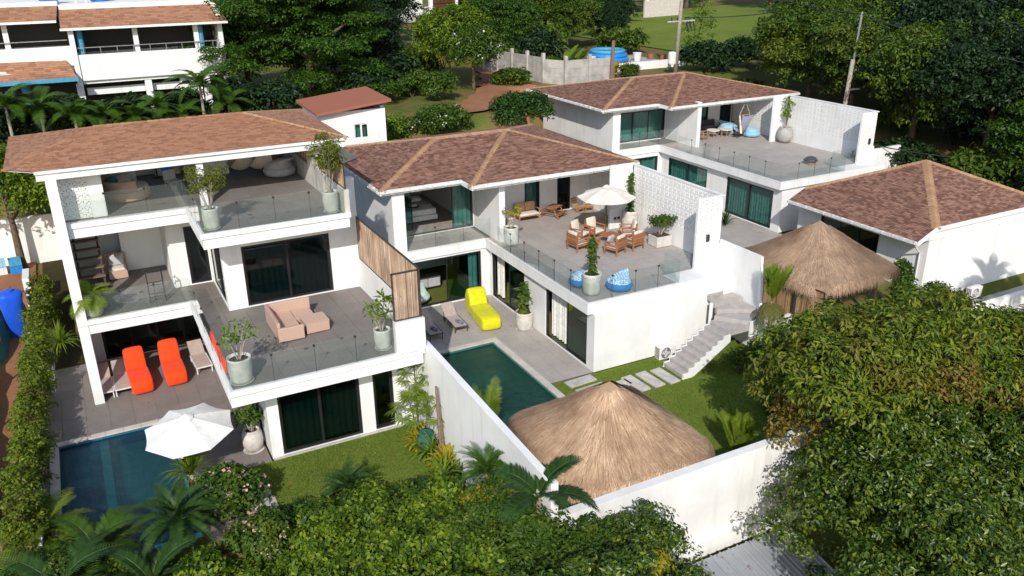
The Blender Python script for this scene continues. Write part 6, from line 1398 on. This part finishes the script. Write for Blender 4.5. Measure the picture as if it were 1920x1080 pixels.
# ------------------------------------------------------------------ garden planting between small lawn and wall
t = thing('lady_palm', 'tall clumping lady palm against the white wall by the small lawn', 'palm', (8.85, 24.35, -.05)); r = random.Random(3); me = fan_leaf(11, .85, 'frond_lime')
for i, (dx, dy, h) in enumerate(((0, .1, 2.2), (.25, -.35, 1.75), (-.25, -.1, 1.2), (.1, -.75, 1.35))):
    part('stem', MB().tube([(dx*.5, dy*.6, 0), (dx, dy, h)], [.035, .025], 6), 'palm_trunk', t)
    for k in range(9): o = link('leaf', me, t, (dx, dy, h-.035*k)); o.rotation_euler = (r.uniform(-.2, .2), -.5+.1*k, k*2.4+i); o.scale = (r.uniform(.75, 1),)*3
def croton(label, loc, mat, n, L, seed, w=.055): 
    t = thing('croton', label, 'plant', loc, 0, 'bright bedding plants beside the small lawn'); rosette(t, strap_leaf(L, w, .9, mat), n, (0, 0, .05), (-.7, .45), seed); rosette(t, strap_leaf(L, w, .9, mat), n//2, (.12, -.1, .25), (-.8, .2), seed+1); return t
croton('yellow striped bedding plant closest to the lady palm', (8.55, 23.7, -.05), 'leaf_yellow', 26, .8, 1); croton('yellow green bedding plant in the middle of the bed', (8.6, 23.0, -.05), 'leaf_lime', 30, .9, 2, .035)
croton('orange rosette plant at the foot of the wooden stake', (8.95, 22.45, -.1), 'leaf_orange', 24, .6, 3, .05); croton('golden bedding plant in front of the wooden stake', (8.75, 22.0, -.05), 'leaf_yellow', 30, .9, 4, .05); croton('lime bedding plant at the lawn corner below the golden one', (8.4, 21.5, -.1), 'leaf_lime', 34, 1.0, 5, .03)
tuft('small green fan tuft against the foot of the garden wall', (8.95, 21.2, -.1), 'frond_dark', 60, .8, .03, 6)
st_ = thing('wooden_stake', 'weathered tall wooden stake standing before the garden wall', 'post', (8.95, 22.6, -.15)); part('post', MB().tube([(0, 0, 0), (-.05, .05, 2.9)], [.06, .045], 6).tube([(.12, .02, 0), (-.02, .06, 2.6)], [.05, .035], 6), 'grey_wood', st_)
jar = thing('glazed_jar', 'dark teal glazed jar among the yellow bedding plants', 'jar', (8.75, 23.45, -.05)); plain('teal_glaze', (.03, .13, .13), .25); part('body', MB().lathe([(.2, 0), (.34, .25), (.32, .5), (.2, .66), (.24, .7), (.18, .68)], 20), 'teal_glaze', jar, True)

# ------------------------------------------------------------------ palms round the pools
palm('young palm with lime upright fronds on a thin trunk by the reed screen', (23.05, 22.35, -.1), 2.95, 8, 1.55, 'frond_lime', .15, .5, 32, spread=(-.05, .28), trunk_r=.055, seed=4, vee=.6, droop=.15, lean=(.25, .15))
t = bpy.data.objects['palm']; dry = frond_mesh(1.2, 1.7, 24, .4, 'frond_dry', .1, 3, .5)
for i in range(5): o = link('dry_frond', dry, t, (.25, .15, 2.85)); o.rotation_euler = (0, .45, 2.2+i*.75)
palm('short palm with upright lime fronds standing on the shaded lawn by the boundary wall', (17.5, 17.7, -.1), .3, 9, 1.5, 'frond_lime', .12, .5, 32, spread=(-.1, .3), trunk_r=.07, seed=5, vee=.6, droop=.15)
palm('yellowing palm between garden wall and green pool beside the thatch', (10.2, 21.6, -.1), 1.3, 5, 1.7, 'frond_lime', .2, .42, 26, spread=(-.05, .3), trunk_r=.06, seed=6, vee=.3, droop=.3)
tuft('tiny spiky plant over the garden wall at the pool edge', (9.75, 27.6, 2.6), 'frond_lime', 34, .8, .02, 7)
palm('dark arching palm leaning over the thatched pavilion', (8.95, 15.9, -1.8), 4.5, 7, 1.7, 'frond_dark', .9, .5, 36, spread=(.15, .95), trunk_r=.08, seed=7)
t = thing('blue_cycad', 'dense blue green feather tuft in front of the garden wall', 'plant', (8.75, 18.6, -.4)); part('stem', MB().tube([(0, 0, 0), (0, 0, 2.3)], [.12, .1], 8), 'palm_trunk', t); rosette(t, frond_mesh(1.15, .8, 34, .17, 'frond_green', .7, 2, .1), 40, (0, 0, 2.3), (-.95, .45), 8)
G = 'garden palms beyond the blue pool'
palm('broad fan fronds palm nearest the netting fence', (-3.0, 24.2, -.6), .7, 12, 1.9, 'frond_lime', .9, .5, 24, G, spread=(.05, .8), seed=8); palm('dark palm overhanging the pool end next to the hedge', (-1.7, 22.9, -1.0), 1.0, 13, 2.1, 'frond_green', 1.1, .55, 30, G, spread=(.1, .9), seed=9)
palm('low dark palm under the broad fan palm at the picture corner', (-2.6, 21.4, -1.2), 1.3, 13, 2.2, 'frond_dark', 1.1, .5, 30, G, spread=(.1, .9), seed=10); palm('dark fine palm near the bottom edge left of the lime shrubs', (-.4, 20.8, -1.3), 1.1, 15, 2.0, 'frond_dark', 1.0, .42, 40, G, spread=(.05, .9), seed=11)
t = thing('blue_cycad', 'blue green feather palm standing at the near end of the blue pool', 'plant', (.55, 22.3, -.8)); part('stem', MB().tube([(0, 0, 0), (0, 0, 1.5)], [.12, .1], 8), 'palm_trunk', t); rosette(t, frond_mesh(1.5, .9, 38, .26, 'frond_dark', .6, 4, .15), 30, (0, 0, 1.5), (-.95, .5), 9)
t = thing('blue_cycad', 'feathery dark tuft at the front edge of the small lawn', 'plant', (5.4, 21.5, -.6)); part('stem', MB().tube([(0, 0, 0), (0, 0, 1.3)], [.12, .1], 8), 'palm_trunk', t); rosette(t, frond_mesh(1.1, .8, 34, .2, 'frond_dark', .7, 5, .1), 26, (0, 0, 1.3), (-.95, .4), 10)
tuft('drooping ponytail plant beside the parasol base at the pool', (1.25, 24.9, 0.5), 'frond_lime', 150, 1.3, .018, 11, spread=1.2); tuft('drooping ponytail tuft on a short trunk inside the hedge wall', (-2.15, 36.3, 1.1), 'frond_lime', 150, 1.1, .02, 12, spread=1.2)

# ------------------------------------------------------------------ shrubs along the near edge
def bushy(seed, c, r, k, mat, leaf, cr=.35, dens=1.6, per=26, **kw):
    return crown_mesh('crown', lumpy(np.random.default_rng(seed), c, r, k), mat, cr, dens, per, leaf, seed, **kw)
G = 'broad leaved shrubs along the near edge of the garden'
LIME = [bushy(31, (0, 0, 1.0), (1.5, 1.3, 1.0), 12, 'leaf_bright', .15, .40, .50, 120, aspect=.62, inner=.45, loose=1.1), bushy(32, (0, 0, 1.0), (1.3, 1.4, 1.1), 12, 'leaf_bright', .135, .38, .50, 120, aspect=.62, inner=.45, loose=1.1)]
DARKB = bushy(33, (0, 0, 1.0), (1.4, 1.3, 1.1), 12, 'leaf_mid', .12, .36, .55, 110, inner=.4, loose=1.0); BRONZ = bushy(34, (0, 0, 1.0), (1.5, 1.4, 1.1), 12, 'leaf_shiny', .115, .36, .55, 110, inner=.4, loose=1.0); DEEP = bushy(35, (0, 0, .9), (1.3, 1.3, 1.0), 9, 'leaf_dark', .13, .3, 1.0, 45)
for i, (lb, x, y, zz, me, s) in enumerate((('lime shrub at the lawn edge next to the feathery dark tuft', 5.0, 19.9, -1.0, LIME[0], 1.0), ('lime shrub touching the shadow on the small lawn', 6.6, 19.3, -.9, LIME[1], .95), ('lime shrub under the golden bedding plants', 7.9, 18.6, -.7, LIME[0], .95), ('lime shrub in the second row, below the lawn shadow', 5.6, 17.6, -1.3, LIME[1], 1.0),
        ('lime shrub in the second row, nearest the thatch side', 7.6, 16.6, -1.1, LIME[0], 1.05), ('lime shrub lowest in the view under the arching palm', 6.3, 14.9, -1.2, LIME[1], 1.1), ('lime shrub between the pink flowers and the bottom edge', 3.4, 19.2, -1.5, LIME[1], 1.0), ('lime shrub at the bottom edge beside the fine palm', 1.3, 19.6, -1.6, LIME[0], .95),
        ('mid green shrub behind the lime ones, below the blue tuft', 8.7, 17.3, -.9, DARKB, 1.2), ('mid green shrub under the arching palm crown', 8.6, 14.9, -.8, DARKB, 1.2), ('dark shrub at the base of the lawn shadow', 7.2, 20.6, -1.0, DEEP, .8), ('dark shrub tucked behind the ponytail plant', 3.9, 21.4, -1.2, DEEP, .8),
        ('glossy dark shrub against the boundary wall end', 10.7, 13.6, -.9, BRONZ, 1.15), ('glossy dark shrub at the bottom edge before the metal roof', 9.6, 11.9, -.4, BRONZ, 1.2), ('glossy dark shrub hugging the ribbed shed roof', 11.2, 12.1, -1.2, BRONZ, .95), ('mid green shrub at the lowest edge in the middle', 7.9, 12.6, .0, DARKB, 1.1),
        ('dark shrub hidden behind the cycads near the pool end', -.2, 19.0, -1.8, DEEP, 1.1), ('mid green shrub in the picture corner below the palms', -2.2, 19.6, -2.0, DARKB, 1.0), ('lime shrub in the dark gap between the pink and lime shrubs', 4.2, 17.4, -1.6, LIME[0], 1.0),
        ('lime shrub between the palms and the pink flowers at the pool end', 1.0, 20.7, -1.5, LIME[1], .85), ('mid green shrub hiding the corner where the two garden walls meet', 9.6, 14.4, -.55, DARKB, 1.05), ('lime shrub under the palms at the pool end corner', -1.4, 21.2, -1.7, LIME[0], .8), ('mid green shrub in the lower picture corner beside the hedge', -3.2, 22.2, -1.2, DARKB, .9), ('mid green shrub in front of the blue tuft at the wall', 9.0, 17.2, .1, DARKB, .8))):
    shrub(lb, (x, y, zz+(-.05 if y > 18.4 else .45)), me, .8, G, i*1.3, s, seed=i)
t = shrub('yellow leaved shrub shining among the lime shrubs near the blue tuft', (8.35, 18.0, 1.1), bushy(41, (0, 0, .45), (.45, .45, .35), 4, 'leaf_yellow', .13, .2, 1.4, 18), .3)
shrub('yellow leaved sprig on the glossy shrub before the metal roof', (10.6, 13.1, 1.6), bushy(42, (0, 0, .4), (.35, .35, .3), 3, 'leaf_yellow', .12, .18, 1.3, 18), .3)
for i, (lb, x, y, zz, s) in enumerate((('pink flowered shrub behind the stepping slabs', 2.1, 22.9, -.9, 1.05), ('pink flowered shrub nearer the bottom edge', 2.6, 21.2, -1.3, 1.0), ('pink flowered shrub beside the feathery dark tuft', 4.9, 21.6, -1.2, .75))):
    bl = lumpy(np.random.default_rng(50+i), (0, 0, 1.0), (.9, .8, .9), 6); t = shrub(lb, (x, y, zz+.35), crown_mesh('crown', bl, 'leaf_mid', .26, 1.5, 22, .15, 50+i), .8, 'pink flowered shrubs at the pool end', i, s); blossoms(t, 'petal_pink', bl[1:7], 7, .10, i)

# ------------------------------------------------------------------ hedge on the pool side
rng = np.random.default_rng(9)
hb = [(-3.42+.10*math.sin(i*1.1)+.022*i, 23.5+.72*i, .72+.12*math.sin(i*2.3), .42, .55, .85) for i in range(29)]
h = thing('hedge', 'long leafy hedge between the pool terrace and the teal netting', 'hedge', (-3.4, 34, 0)); cm = crown_mesh('foliage', [(a+3.4, b-34, c, d, e, f) for a, b, c, d, e, f in hb], 'leaf_hedge', .22, .9, 40, .12, 60, loose=1.0); link('foliage', cm, h)
for i in range(10): part('stem', MB().tube([(-.05, -10+2.1*i, 0), (.05, -10+2.1*i, .9)], [.03, .015], 5), 'bark', h)

# ------------------------------------------------------------------ large trees on the near right slope
def big(label, loc, blobs, mat, leaf, cr, dens, seed, tr, group=None, extra=None, cat='tree', **kw):
    cm = crown_mesh('crown', blobs, mat, cr, dens, kw.pop('per', 26), leaf, seed, **kw); rn = random.Random(seed)
    lim = [(b[0]*.8, b[1]*.8, b[2]) for b in blobs[1:6]]
    t = tree(label, loc, cm, blobs[0][2], tr, lim, group, seed=seed, cat=cat)
    if extra: link('young_leaves', crown_mesh('young_leaves', extra, 'leaf_bronze', .25, 1.6, 22, leaf*.8, seed+7, loose=.35), t)
    return t
G = 'large leafy trees on the near slope'
b1 = lumpy(np.random.default_rng(71), (0, 0, 5.5), (3.1, 2.5, 2.4), 15, .74, .46)
big('large mango tree with bronze tips in front of the reed screen', (19.9, 14.7, -1.8), b1, 'leaf_mango', .205, .50, .9, 71, .2, G, [(-2.5, .6, 4.6, .7, .7, 1.1), (1.0, -1.6, 6.0, .8, .7, .6), (-1.2, 1.3, 6.5, .6, .6, .5)], per=120, aspect=.36, droop=.8, inner=.55, loose=.6)
b2 = lumpy(np.random.default_rng(72), (0, 0, 5.3), (2.9, 2.3, 2.0), 12, .72, .5)
big('large mango tree with bronze tips beside the parapet wall', (24.4, 13.9, -2.5), b2, 'leaf_mango', .205, .50, .9, 72, .2, G, [(.6, 1.6, 6.3, 1.0, .7, .6), (-1.4, -1.5, 6.0, .9, .8, .6)], per=120, aspect=.36, droop=.8, inner=.55, loose=.6)
b3 = lumpy(np.random.default_rng(73), (0, 0, 3.4), (3.0, 2.6, 2.4), 14, .72, .45)
big('dark glossy tree beside the ribbed metal roof', (18.6, 12.1, -2.0), b3, 'leaf_shiny', .14, .44, .82, 73, .2, G, per=130, aspect=.5, inner=.45, loose=.9)
b4 = lumpy(np.random.default_rng(74), (0, 0, 3.1), (3.0, 2.8, 2.4), 14, .72, .45)
big('dark glossy tree in the lower corner of the view', (22.4, 11.2, -2.2), b4, 'leaf_shiny', .14, .44, .82, 74, .2, G, per=130, aspect=.5, inner=.45, loose=.9)
b5 = lumpy(np.random.default_rng(75), (0, 0, 2.4), (2.2, 2.0, 1.8), 9, .7, .46)
big('smaller glossy tree filling the bottom edge before the corner tree', (16.4, 9.6, -1.6), b5, 'leaf_shiny', .14, .44, .82, 75, .15, G, per=130, inner=.45, loose=.9); big('mango tree at the picture edge below the parapet wall', (27.2, 11.6, -4.3), lumpy(np.random.default_rng(76), (0, 0, 5.2), (2.6, 2.2, 1.8), 10, .7, .5), 'leaf_mango', .205, .50, .9, 76, .18, G, per=120, aspect=.36, droop=.8, inner=.55, loose=.6)
shrub('slim dark green bush between the thatched hut and bungalow corner', (31.9, 23.2, .0), bushy(77, (0, 0, 1.3), (.5, .5, 1.2), 5, 'leaf_mid', .15, .22, 1.6, 22), .7)
shrub('loose pale green bush in front of the bungalow wall corner', (33.2, 22.1, -.6), bushy(78, (0, 0, 1.3), (1.2, .9, .9), 7, 'leaf_mid', .17, .26, 1.3, 20), .7); shrub('dark green bush under the thatched hut eave', (29.4, 21.6, -.8), bushy(79, (0, 0, 1.2), (1.6, 1.2, .9), 7, 'leaf_mid', .17, .26, 1.4, 20), .7)
shrub('small bush at the foot of the white wall behind the stair', (21.9, 22.5, -.1), bushy(80, (0, 0, .6), (.4, .4, .6), 4, 'leaf_mid', .13, .2, 1.5, 20), .4); shrub('small bush next to the thin palm trunk by the stair', (22.6, 22.3, -.1), bushy(81, (0, 0, .65), (.4, .35, .65), 4, 'leaf_dark', .13, .2, 1.5, 20), .4)
shrub('low dark shrub in the shade under the mango tree', (21.0, 19.6, -.1), bushy(82, (0, 0, .4), (.8, .7, .5), 5, 'leaf_dark', .13, .2, 1.4, 20), .3)

# ------------------------------------------------------------------ trees up the slope
def at_ground(x, y): return (x, y, tz(x, y)-.1)
lt = lumpy(np.random.default_rng(90), (0, 0, 4.3), (2.6, 2.4, 2.0), 9)
t = big('leafy tree with a split trunk before the white yard wall', (-3.9, 50.6, -.1), lt, 'leaf_bright', .24, .42, 1.2, 90, .22, per=22)
rb = []; rg = np.random.default_rng(91)
for i in range(70):
    a = rg.random()*6.28; q = rg.random()**.5; zz = 1.0+9.0*rg.random(); k = 1-.5*max(0, (zz-6.2)/3.6)
    rb.append((math.cos(a)*q*6.6*k, math.sin(a)*q*4.6*k, zz, rg.uniform(1.1, 1.9), rg.uniform(1.0, 1.6), rg.uniform(.35, .55)))
rb.insert(0, (0, 0, 4.5, 2.5, 2.5, 2.0))
big('big spreading rain tree with layered dark foliage behind the orange roof', (15.6, 60.5, 5.6), rb, 'leaf_rain', .20, .5, 1.1, 91, .4, flat=.5, up=1.0, per=44)
big('round bright green tree below the wooden house', (27.5, 63.5, 5.8), lumpy(np.random.default_rng(92), (0, 0, 3.2), (2.9, 2.6, 2.5), 12), 'leaf_bright', .30, .45, 1.3, 92, .2, aspect=.3, per=22)
fb = lumpy(np.random.default_rng(93), (0, 0, 2.6), (2.3, 2.0, 1.7), 9); t = big('frangipani tree dotted with white blossoms by the red track', (27.8, 59.6, 5.8), fb, 'leaf_mid', .28, .42, 1.2, 93, .16, aspect=.35, per=20); blossoms(t, 'petal_white', fb[1:8], 7, .14, 3)
fb = lumpy(np.random.default_rng(94), (0, 0, 1.2), (2.0, 1.3, 1.0), 8); t = shrub('white flowered bush behind the low wall by the white annex', (20.3, 49.3, 4.5), crown_mesh('crown', fb, 'leaf_mid', .32, 1.4, 20, .2, 94, aspect=.4), .7); blossoms(t, 'petal_white', fb[1:8], 8, .10, 4)
shrub('dark frangipani bush at the end of the red track', (26.6, 49.6, 4.6), bushy(95, (0, 0, 1.2), (2.2, 1.4, 1.0), 9, 'leaf_dark', .26, .32, 1.4, 18, aspect=.36), .7); shrub('yellow tipped bush against the white annex wall', (17.0, 48.7, 4.2), bushy(96, (0, 0, 1.2), (1.2, 1.0, 1.1), 7, 'leaf_lime', .2, .3, 1.3, 18), .7)
shrub('green bush in front of the frangipani tree', (23.8, 56.5, 5.7), bushy(97, (0, 0, 1.1), (1.3, 1.1, 1.0), 7, 'leaf_mid', .22, .32, 1.3, 18), .6); shrub('low bush between the bright round tree and the annex', (22.4, 58.8, 5.7), bushy(98, (0, 0, 1.0), (1.2, 1.0, .9), 6, 'leaf_mid', .22, .32, 1.3, 18), .6)
for i, (lb, x, y, mt, s) in enumerate((('young banana plant with upright leaves by the concrete fence', 37.0, 61.0, 'leaf_lime', 2.6), ('banana plant leaning over the concrete fence', 38.6, 62.0, 'leaf_bright', 2.2), ('small banana sucker by the wooden post', 40.2, 58.9, 'leaf_yellow', 1.4))):
    t = thing('banana_plant', lb, 'banana plant', at_ground(x, y), 0, 'banana plants by the concrete fence'); part('stem', MB().tube([(0, 0, 0), (0, 0, .8*s/2)], [.12, .09], 8), 'palm_trunk', t); rosette(t, strap_leaf(s, .32, .7, mt), 7, (0, 0, .7*s/2), (-.75, .2), i)
# palms before the large white building and in the dark garden
G = 'feather palms before the large white building'; pr = palm('tall feather palm with a white trunk at the right end of the palm row', (7.3, 55.5, 5.4), 2.9, 14, 2.3, 'frond_green', 1.15, .55, 30, G, spread=(.1, .95), trunk='pale_bark', seed=20)
for i, (x, y, dz_, s, lb) in enumerate(((-3.2, 55, -.2, 1.0, 'at the picture edge'), (-1.6, 55.6, -.4, .95, 'second from the picture edge'), (.1, 55.2, -.8, .9, 'under the blue column'), (1.7, 56, -1.2, .95, 'before the thick white column'), (3.3, 55.3, -1.1, .85, 'between the two white columns'), (4.9, 56, -.9, .9, 'before the middle white column'), (6.0, 55.0, -1.3, .85, 'just left of the white trunk'), (8.9, 56, -1.0, .9, 'beside the rain tree'), (2.4, 54.4, -2.0, .8, 'lowest along the white wall'))):
    dup(pr, (x, y, 5.4+dz_), i*1.1, 'feather palm %s in the row before the white building' % lb, s)
G = 'dark garden palms behind the white annex'; pr = palm('dark slim palm by the foot of the wooden house', (24.8, 70, 5.9), 4.2, 12, 2.4, 'frond_dark', 1.1, .55, 28, G, seed=21)
for i, (x, y, dz_, lb) in enumerate(((22.5, 68, -1.2, 'dark palm beside the rain tree trunk'), (21.3, 64.5, -2.4, 'low dark palm above the annex roof'), (26.5, 73, -.6, 'dark palm against the concrete stilts'))): dup(pr, (x, y, 5.9+dz_), i+.5, lb, .95)

# forest: four shared crowns, each tree its own object
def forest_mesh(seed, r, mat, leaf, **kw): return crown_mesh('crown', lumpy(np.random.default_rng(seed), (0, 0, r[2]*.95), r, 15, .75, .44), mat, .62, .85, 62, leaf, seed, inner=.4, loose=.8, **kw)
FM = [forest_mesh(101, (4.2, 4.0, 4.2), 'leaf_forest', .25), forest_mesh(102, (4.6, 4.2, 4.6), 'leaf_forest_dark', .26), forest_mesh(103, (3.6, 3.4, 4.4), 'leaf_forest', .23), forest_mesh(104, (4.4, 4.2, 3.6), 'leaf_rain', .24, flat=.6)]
FT = {}
def forest(label, x, y, kind, s, group, rz=0, dz_=0):
    g = tz(x, y)+dz_
    if kind not in FT:
        FT[kind] = tree(label, (x, y, g-.2), FM[kind], 4.2, .28, [(1.5, .6, 4.6), (-1.4, .8, 4.8), (.4, -1.5, 4.6), (0, .5, 6)], group, rz, seed=kind+1); FT[kind].scale = (s,)*3; return FT[kind]
    return dup(FT[kind], (x, y, g-.2), rz, label, s)
KN = ('broad mid green tree', 'very dark broad tree', 'upright mid green tree', 'layered dark green tree')
FOR = [  # x, y, kind, scale, where
    (50.5, 47.5, 0, .95, 'right behind the far villa roof'), (49.5, 42.5, 2, .9, 'by the leaning pole'), (50.0, 37.5, 0, .95, 'behind the far pierced wall'), (50.5, 32.5, 1, .9, 'behind the far stair wall'), (50.5, 28.0, 3, .8, 'above the bungalow roof peak'), (52.0, 23.5, 1, .9, 'above the bungalow roof slope at the picture edge'),
    (56.0, 51.0, 2, 1.15, 'in the second row past the far roof end'), (55.5, 44.5, 0, 1.15, 'in the second row behind the leaning pole'), (56.0, 38.0, 1, 1.15, 'in the second row over the pierced wall'), (56.5, 31.5, 0, 1.15, 'in the second row over the bungalow'), (58.0, 25.0, 1, 1.15, 'in the second row at the picture edge'),
    (62.5, 57.5, 0, 1.3, 'at the meadow edge in the third row'), (62.5, 50.5, 2, 1.35, 'in the third row above the dry orange branch'), (63.0, 43.0, 1, 1.35, 'in the third row above the leaning pole'), (63.5, 35.5, 0, 1.4, 'in the third row near the top edge'), (65.0, 28.5, 1, 1.4, 'in the third row at the top corner'),
    (72.0, 62.0, 0, 1.4, 'highest at the meadow corner'), (72.0, 53.0, 1, 1.5, 'highest behind the third row'), (73.0, 44.0, 1, 1.6, 'highest over the leaning pole'), (75.0, 34.0, 1, 1.6, 'highest in the top corner'), (83.0, 62.0, 2, 1.5, 'far up at the top edge'),
    (51.5, 90.0, 0, 1.0, 'behind the inflatable pool'), (46.5, 88.0, 3, .95, 'beside the slim pale pole'), (58.0, 86.0, 1, .6, 'under the dark gabled house'), (41.5, 80.0, 2, .85, 'behind the concrete fence top'), (47.5, 79.0, 0, .8, 'just behind the inflatable pool terrace'), (53.0, 79.0, 1, .5, 'between the pool terrace and the meadow'),
    (39.0, 77.0, 3, .85, 'left of the concrete fence'), (24.8, 77.0, 1, .95, 'behind the round bright tree'), (48.5, 104.0, 0, 1.2, 'at the top edge beside the wooden house'), (56.0, 106.0, 2, 1.2, 'at the top edge left of the gabled house'), (76.0, 112.0, 1, 1.2, 'at the top edge right of the gabled house'), (90.0, 112.0, 0, 1.4, 'at the top edge above the pale wall section'),
    (101.0, 105.0, 3, 1.4, 'at the far corner of the meadow'), (27.0, 88.0, 0, 1.1, 'at the top edge above the rain tree'), (22.0, 80.0, 1, 1.1, 'at the top edge behind the rain tree'), (12.3, 66.5, 3, .95, 'between the large white building and the rain tree'), (16.5, 68.0, 1, 1.0, 'right behind the rain tree'), (21.0, 67.0, 1, .7, 'in the dark garden by the annex'), (95.0, 88.0, 2, 1.3, 'on the meadow flank'), (85.0, 74.0, 0, 1.3, 'on the near meadow flank')]
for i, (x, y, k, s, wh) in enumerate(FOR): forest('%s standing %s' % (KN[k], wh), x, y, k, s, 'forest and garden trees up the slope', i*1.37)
t = big('sparse feathery tree in front of the meadow by the transformer pole', (52.3, 63.0, 6.0), [(0, 0, 2.4, 1.6, 1.5, 2.3), (.3, .2, 4.6, .9, .9, 1.6), (-.5, 0, 1.4, 1.5, 1.3, .9)], 'leaf_lime', .22, .4, .6, 110, .12, per=16)
shrub('dark bush between the sparse tree and the forest', (54.0, 58.0, 5.6), bushy(111, (0, 0, 1.4), (2.2, 1.8, 1.4), 7, 'leaf_forest_dark', .3, .45, 1.3, 18), .7)
shrub('dry orange branch tuft hanging in the forest edge', (55.5, 54.8, 10.6), bushy(112, (0, 0, 0), (.8, .7, 1.1), 4, 'leaf_orange', .3, .35, .9, 14), .3)
shrub('dark bush behind the far villa roof near the concrete fence', (36.0, 61.5, 5.8), bushy(113, (0, 0, .9), (1.4, 1.1, .8), 5, 'leaf_mid', .22, .3, 1.3, 18), .5)

# undergrowth along the forest edge, below the palms and by the track
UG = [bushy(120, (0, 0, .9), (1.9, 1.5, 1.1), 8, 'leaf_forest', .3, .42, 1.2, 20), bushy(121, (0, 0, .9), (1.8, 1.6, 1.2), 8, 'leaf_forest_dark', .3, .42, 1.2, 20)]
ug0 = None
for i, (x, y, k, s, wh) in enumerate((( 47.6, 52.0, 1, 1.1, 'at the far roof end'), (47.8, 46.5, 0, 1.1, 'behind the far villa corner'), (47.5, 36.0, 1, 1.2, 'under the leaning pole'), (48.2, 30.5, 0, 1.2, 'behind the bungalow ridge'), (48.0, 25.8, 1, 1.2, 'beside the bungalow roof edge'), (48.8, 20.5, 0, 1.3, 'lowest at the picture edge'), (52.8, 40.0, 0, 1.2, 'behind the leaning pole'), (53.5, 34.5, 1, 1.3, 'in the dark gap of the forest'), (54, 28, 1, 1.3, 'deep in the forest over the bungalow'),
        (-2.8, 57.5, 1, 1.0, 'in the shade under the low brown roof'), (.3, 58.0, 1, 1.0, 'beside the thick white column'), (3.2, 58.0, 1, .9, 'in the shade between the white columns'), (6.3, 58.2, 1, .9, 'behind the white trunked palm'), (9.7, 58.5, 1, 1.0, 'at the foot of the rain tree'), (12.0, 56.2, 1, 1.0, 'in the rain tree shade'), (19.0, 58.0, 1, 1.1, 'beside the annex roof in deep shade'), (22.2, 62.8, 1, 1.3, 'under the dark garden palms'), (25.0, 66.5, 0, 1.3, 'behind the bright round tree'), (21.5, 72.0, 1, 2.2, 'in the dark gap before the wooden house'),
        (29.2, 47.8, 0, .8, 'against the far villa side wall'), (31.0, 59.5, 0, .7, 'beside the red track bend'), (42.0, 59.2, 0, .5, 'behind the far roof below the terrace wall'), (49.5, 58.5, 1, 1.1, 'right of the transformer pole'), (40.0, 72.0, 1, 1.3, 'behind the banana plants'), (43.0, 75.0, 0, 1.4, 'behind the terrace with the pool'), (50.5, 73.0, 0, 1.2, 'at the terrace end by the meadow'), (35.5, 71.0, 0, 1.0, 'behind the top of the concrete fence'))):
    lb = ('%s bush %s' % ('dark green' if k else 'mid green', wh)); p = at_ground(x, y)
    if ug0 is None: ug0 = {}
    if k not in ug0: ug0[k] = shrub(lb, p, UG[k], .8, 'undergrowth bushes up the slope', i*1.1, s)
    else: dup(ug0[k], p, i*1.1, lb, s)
# garden-side tree whose shade falls on the bungalow wall
palm('tall feather palm beyond the parapet, shading the bungalow wall', (35.0, 14.2, -2.3), 9.6, 16, 2.6, 'frond_green', 1.0, .6, 30, spread=(.1, .95), seed=31)
palm('second feather palm beyond the parapet, overlapping the tall one', (36.6, 13.2, -2.3), 8.6, 16, 2.4, 'frond_green', .9, .6, 30, spread=(.1, .95), seed=32)
# fallen leaves on lawns and paving
def litter(name, spots, n, mat, label, seed):
    rng = np.random.default_rng(seed); P = []
    for x0, x1, y0, y1, z in spots: k = int(n*(x1-x0)*(y1-y0)); P.append(np.stack([x0+(x1-x0)*rng.random(k), y0+(y1-y0)*rng.random(k), np.full(k, z)], 1))
    p = np.concatenate(P); nr = rng.normal(size=p.shape)*.35+[0, 0, 1]; v, f = leaf_arrays(p, nr, .05+.06*rng.random(len(p)), rng, .5, .1, 0); tag(np_mesh(name, v, f, mat), label, 'fallen leaves', kind='stuff')
litter('fallen_leaves', [(15.2, 24.5, 16, 25.2, .03), (3, 9, 21.8, 25.1, .04)], 2.2, 'leaf_orange', 'dry brown leaves scattered over the lawns', 7)
litter('fallen_leaves', [(9.6, 16.5, 30.4, 34.6, .012), (2, 3.8, 25.5, 36, .012), (-2.8, 1.5, 30.2, 33, .012), (12.8, 17, 12, 15, -1.0)], .8, 'frond_dry', 'small yellowed leaves blown over the pool terraces', 8)
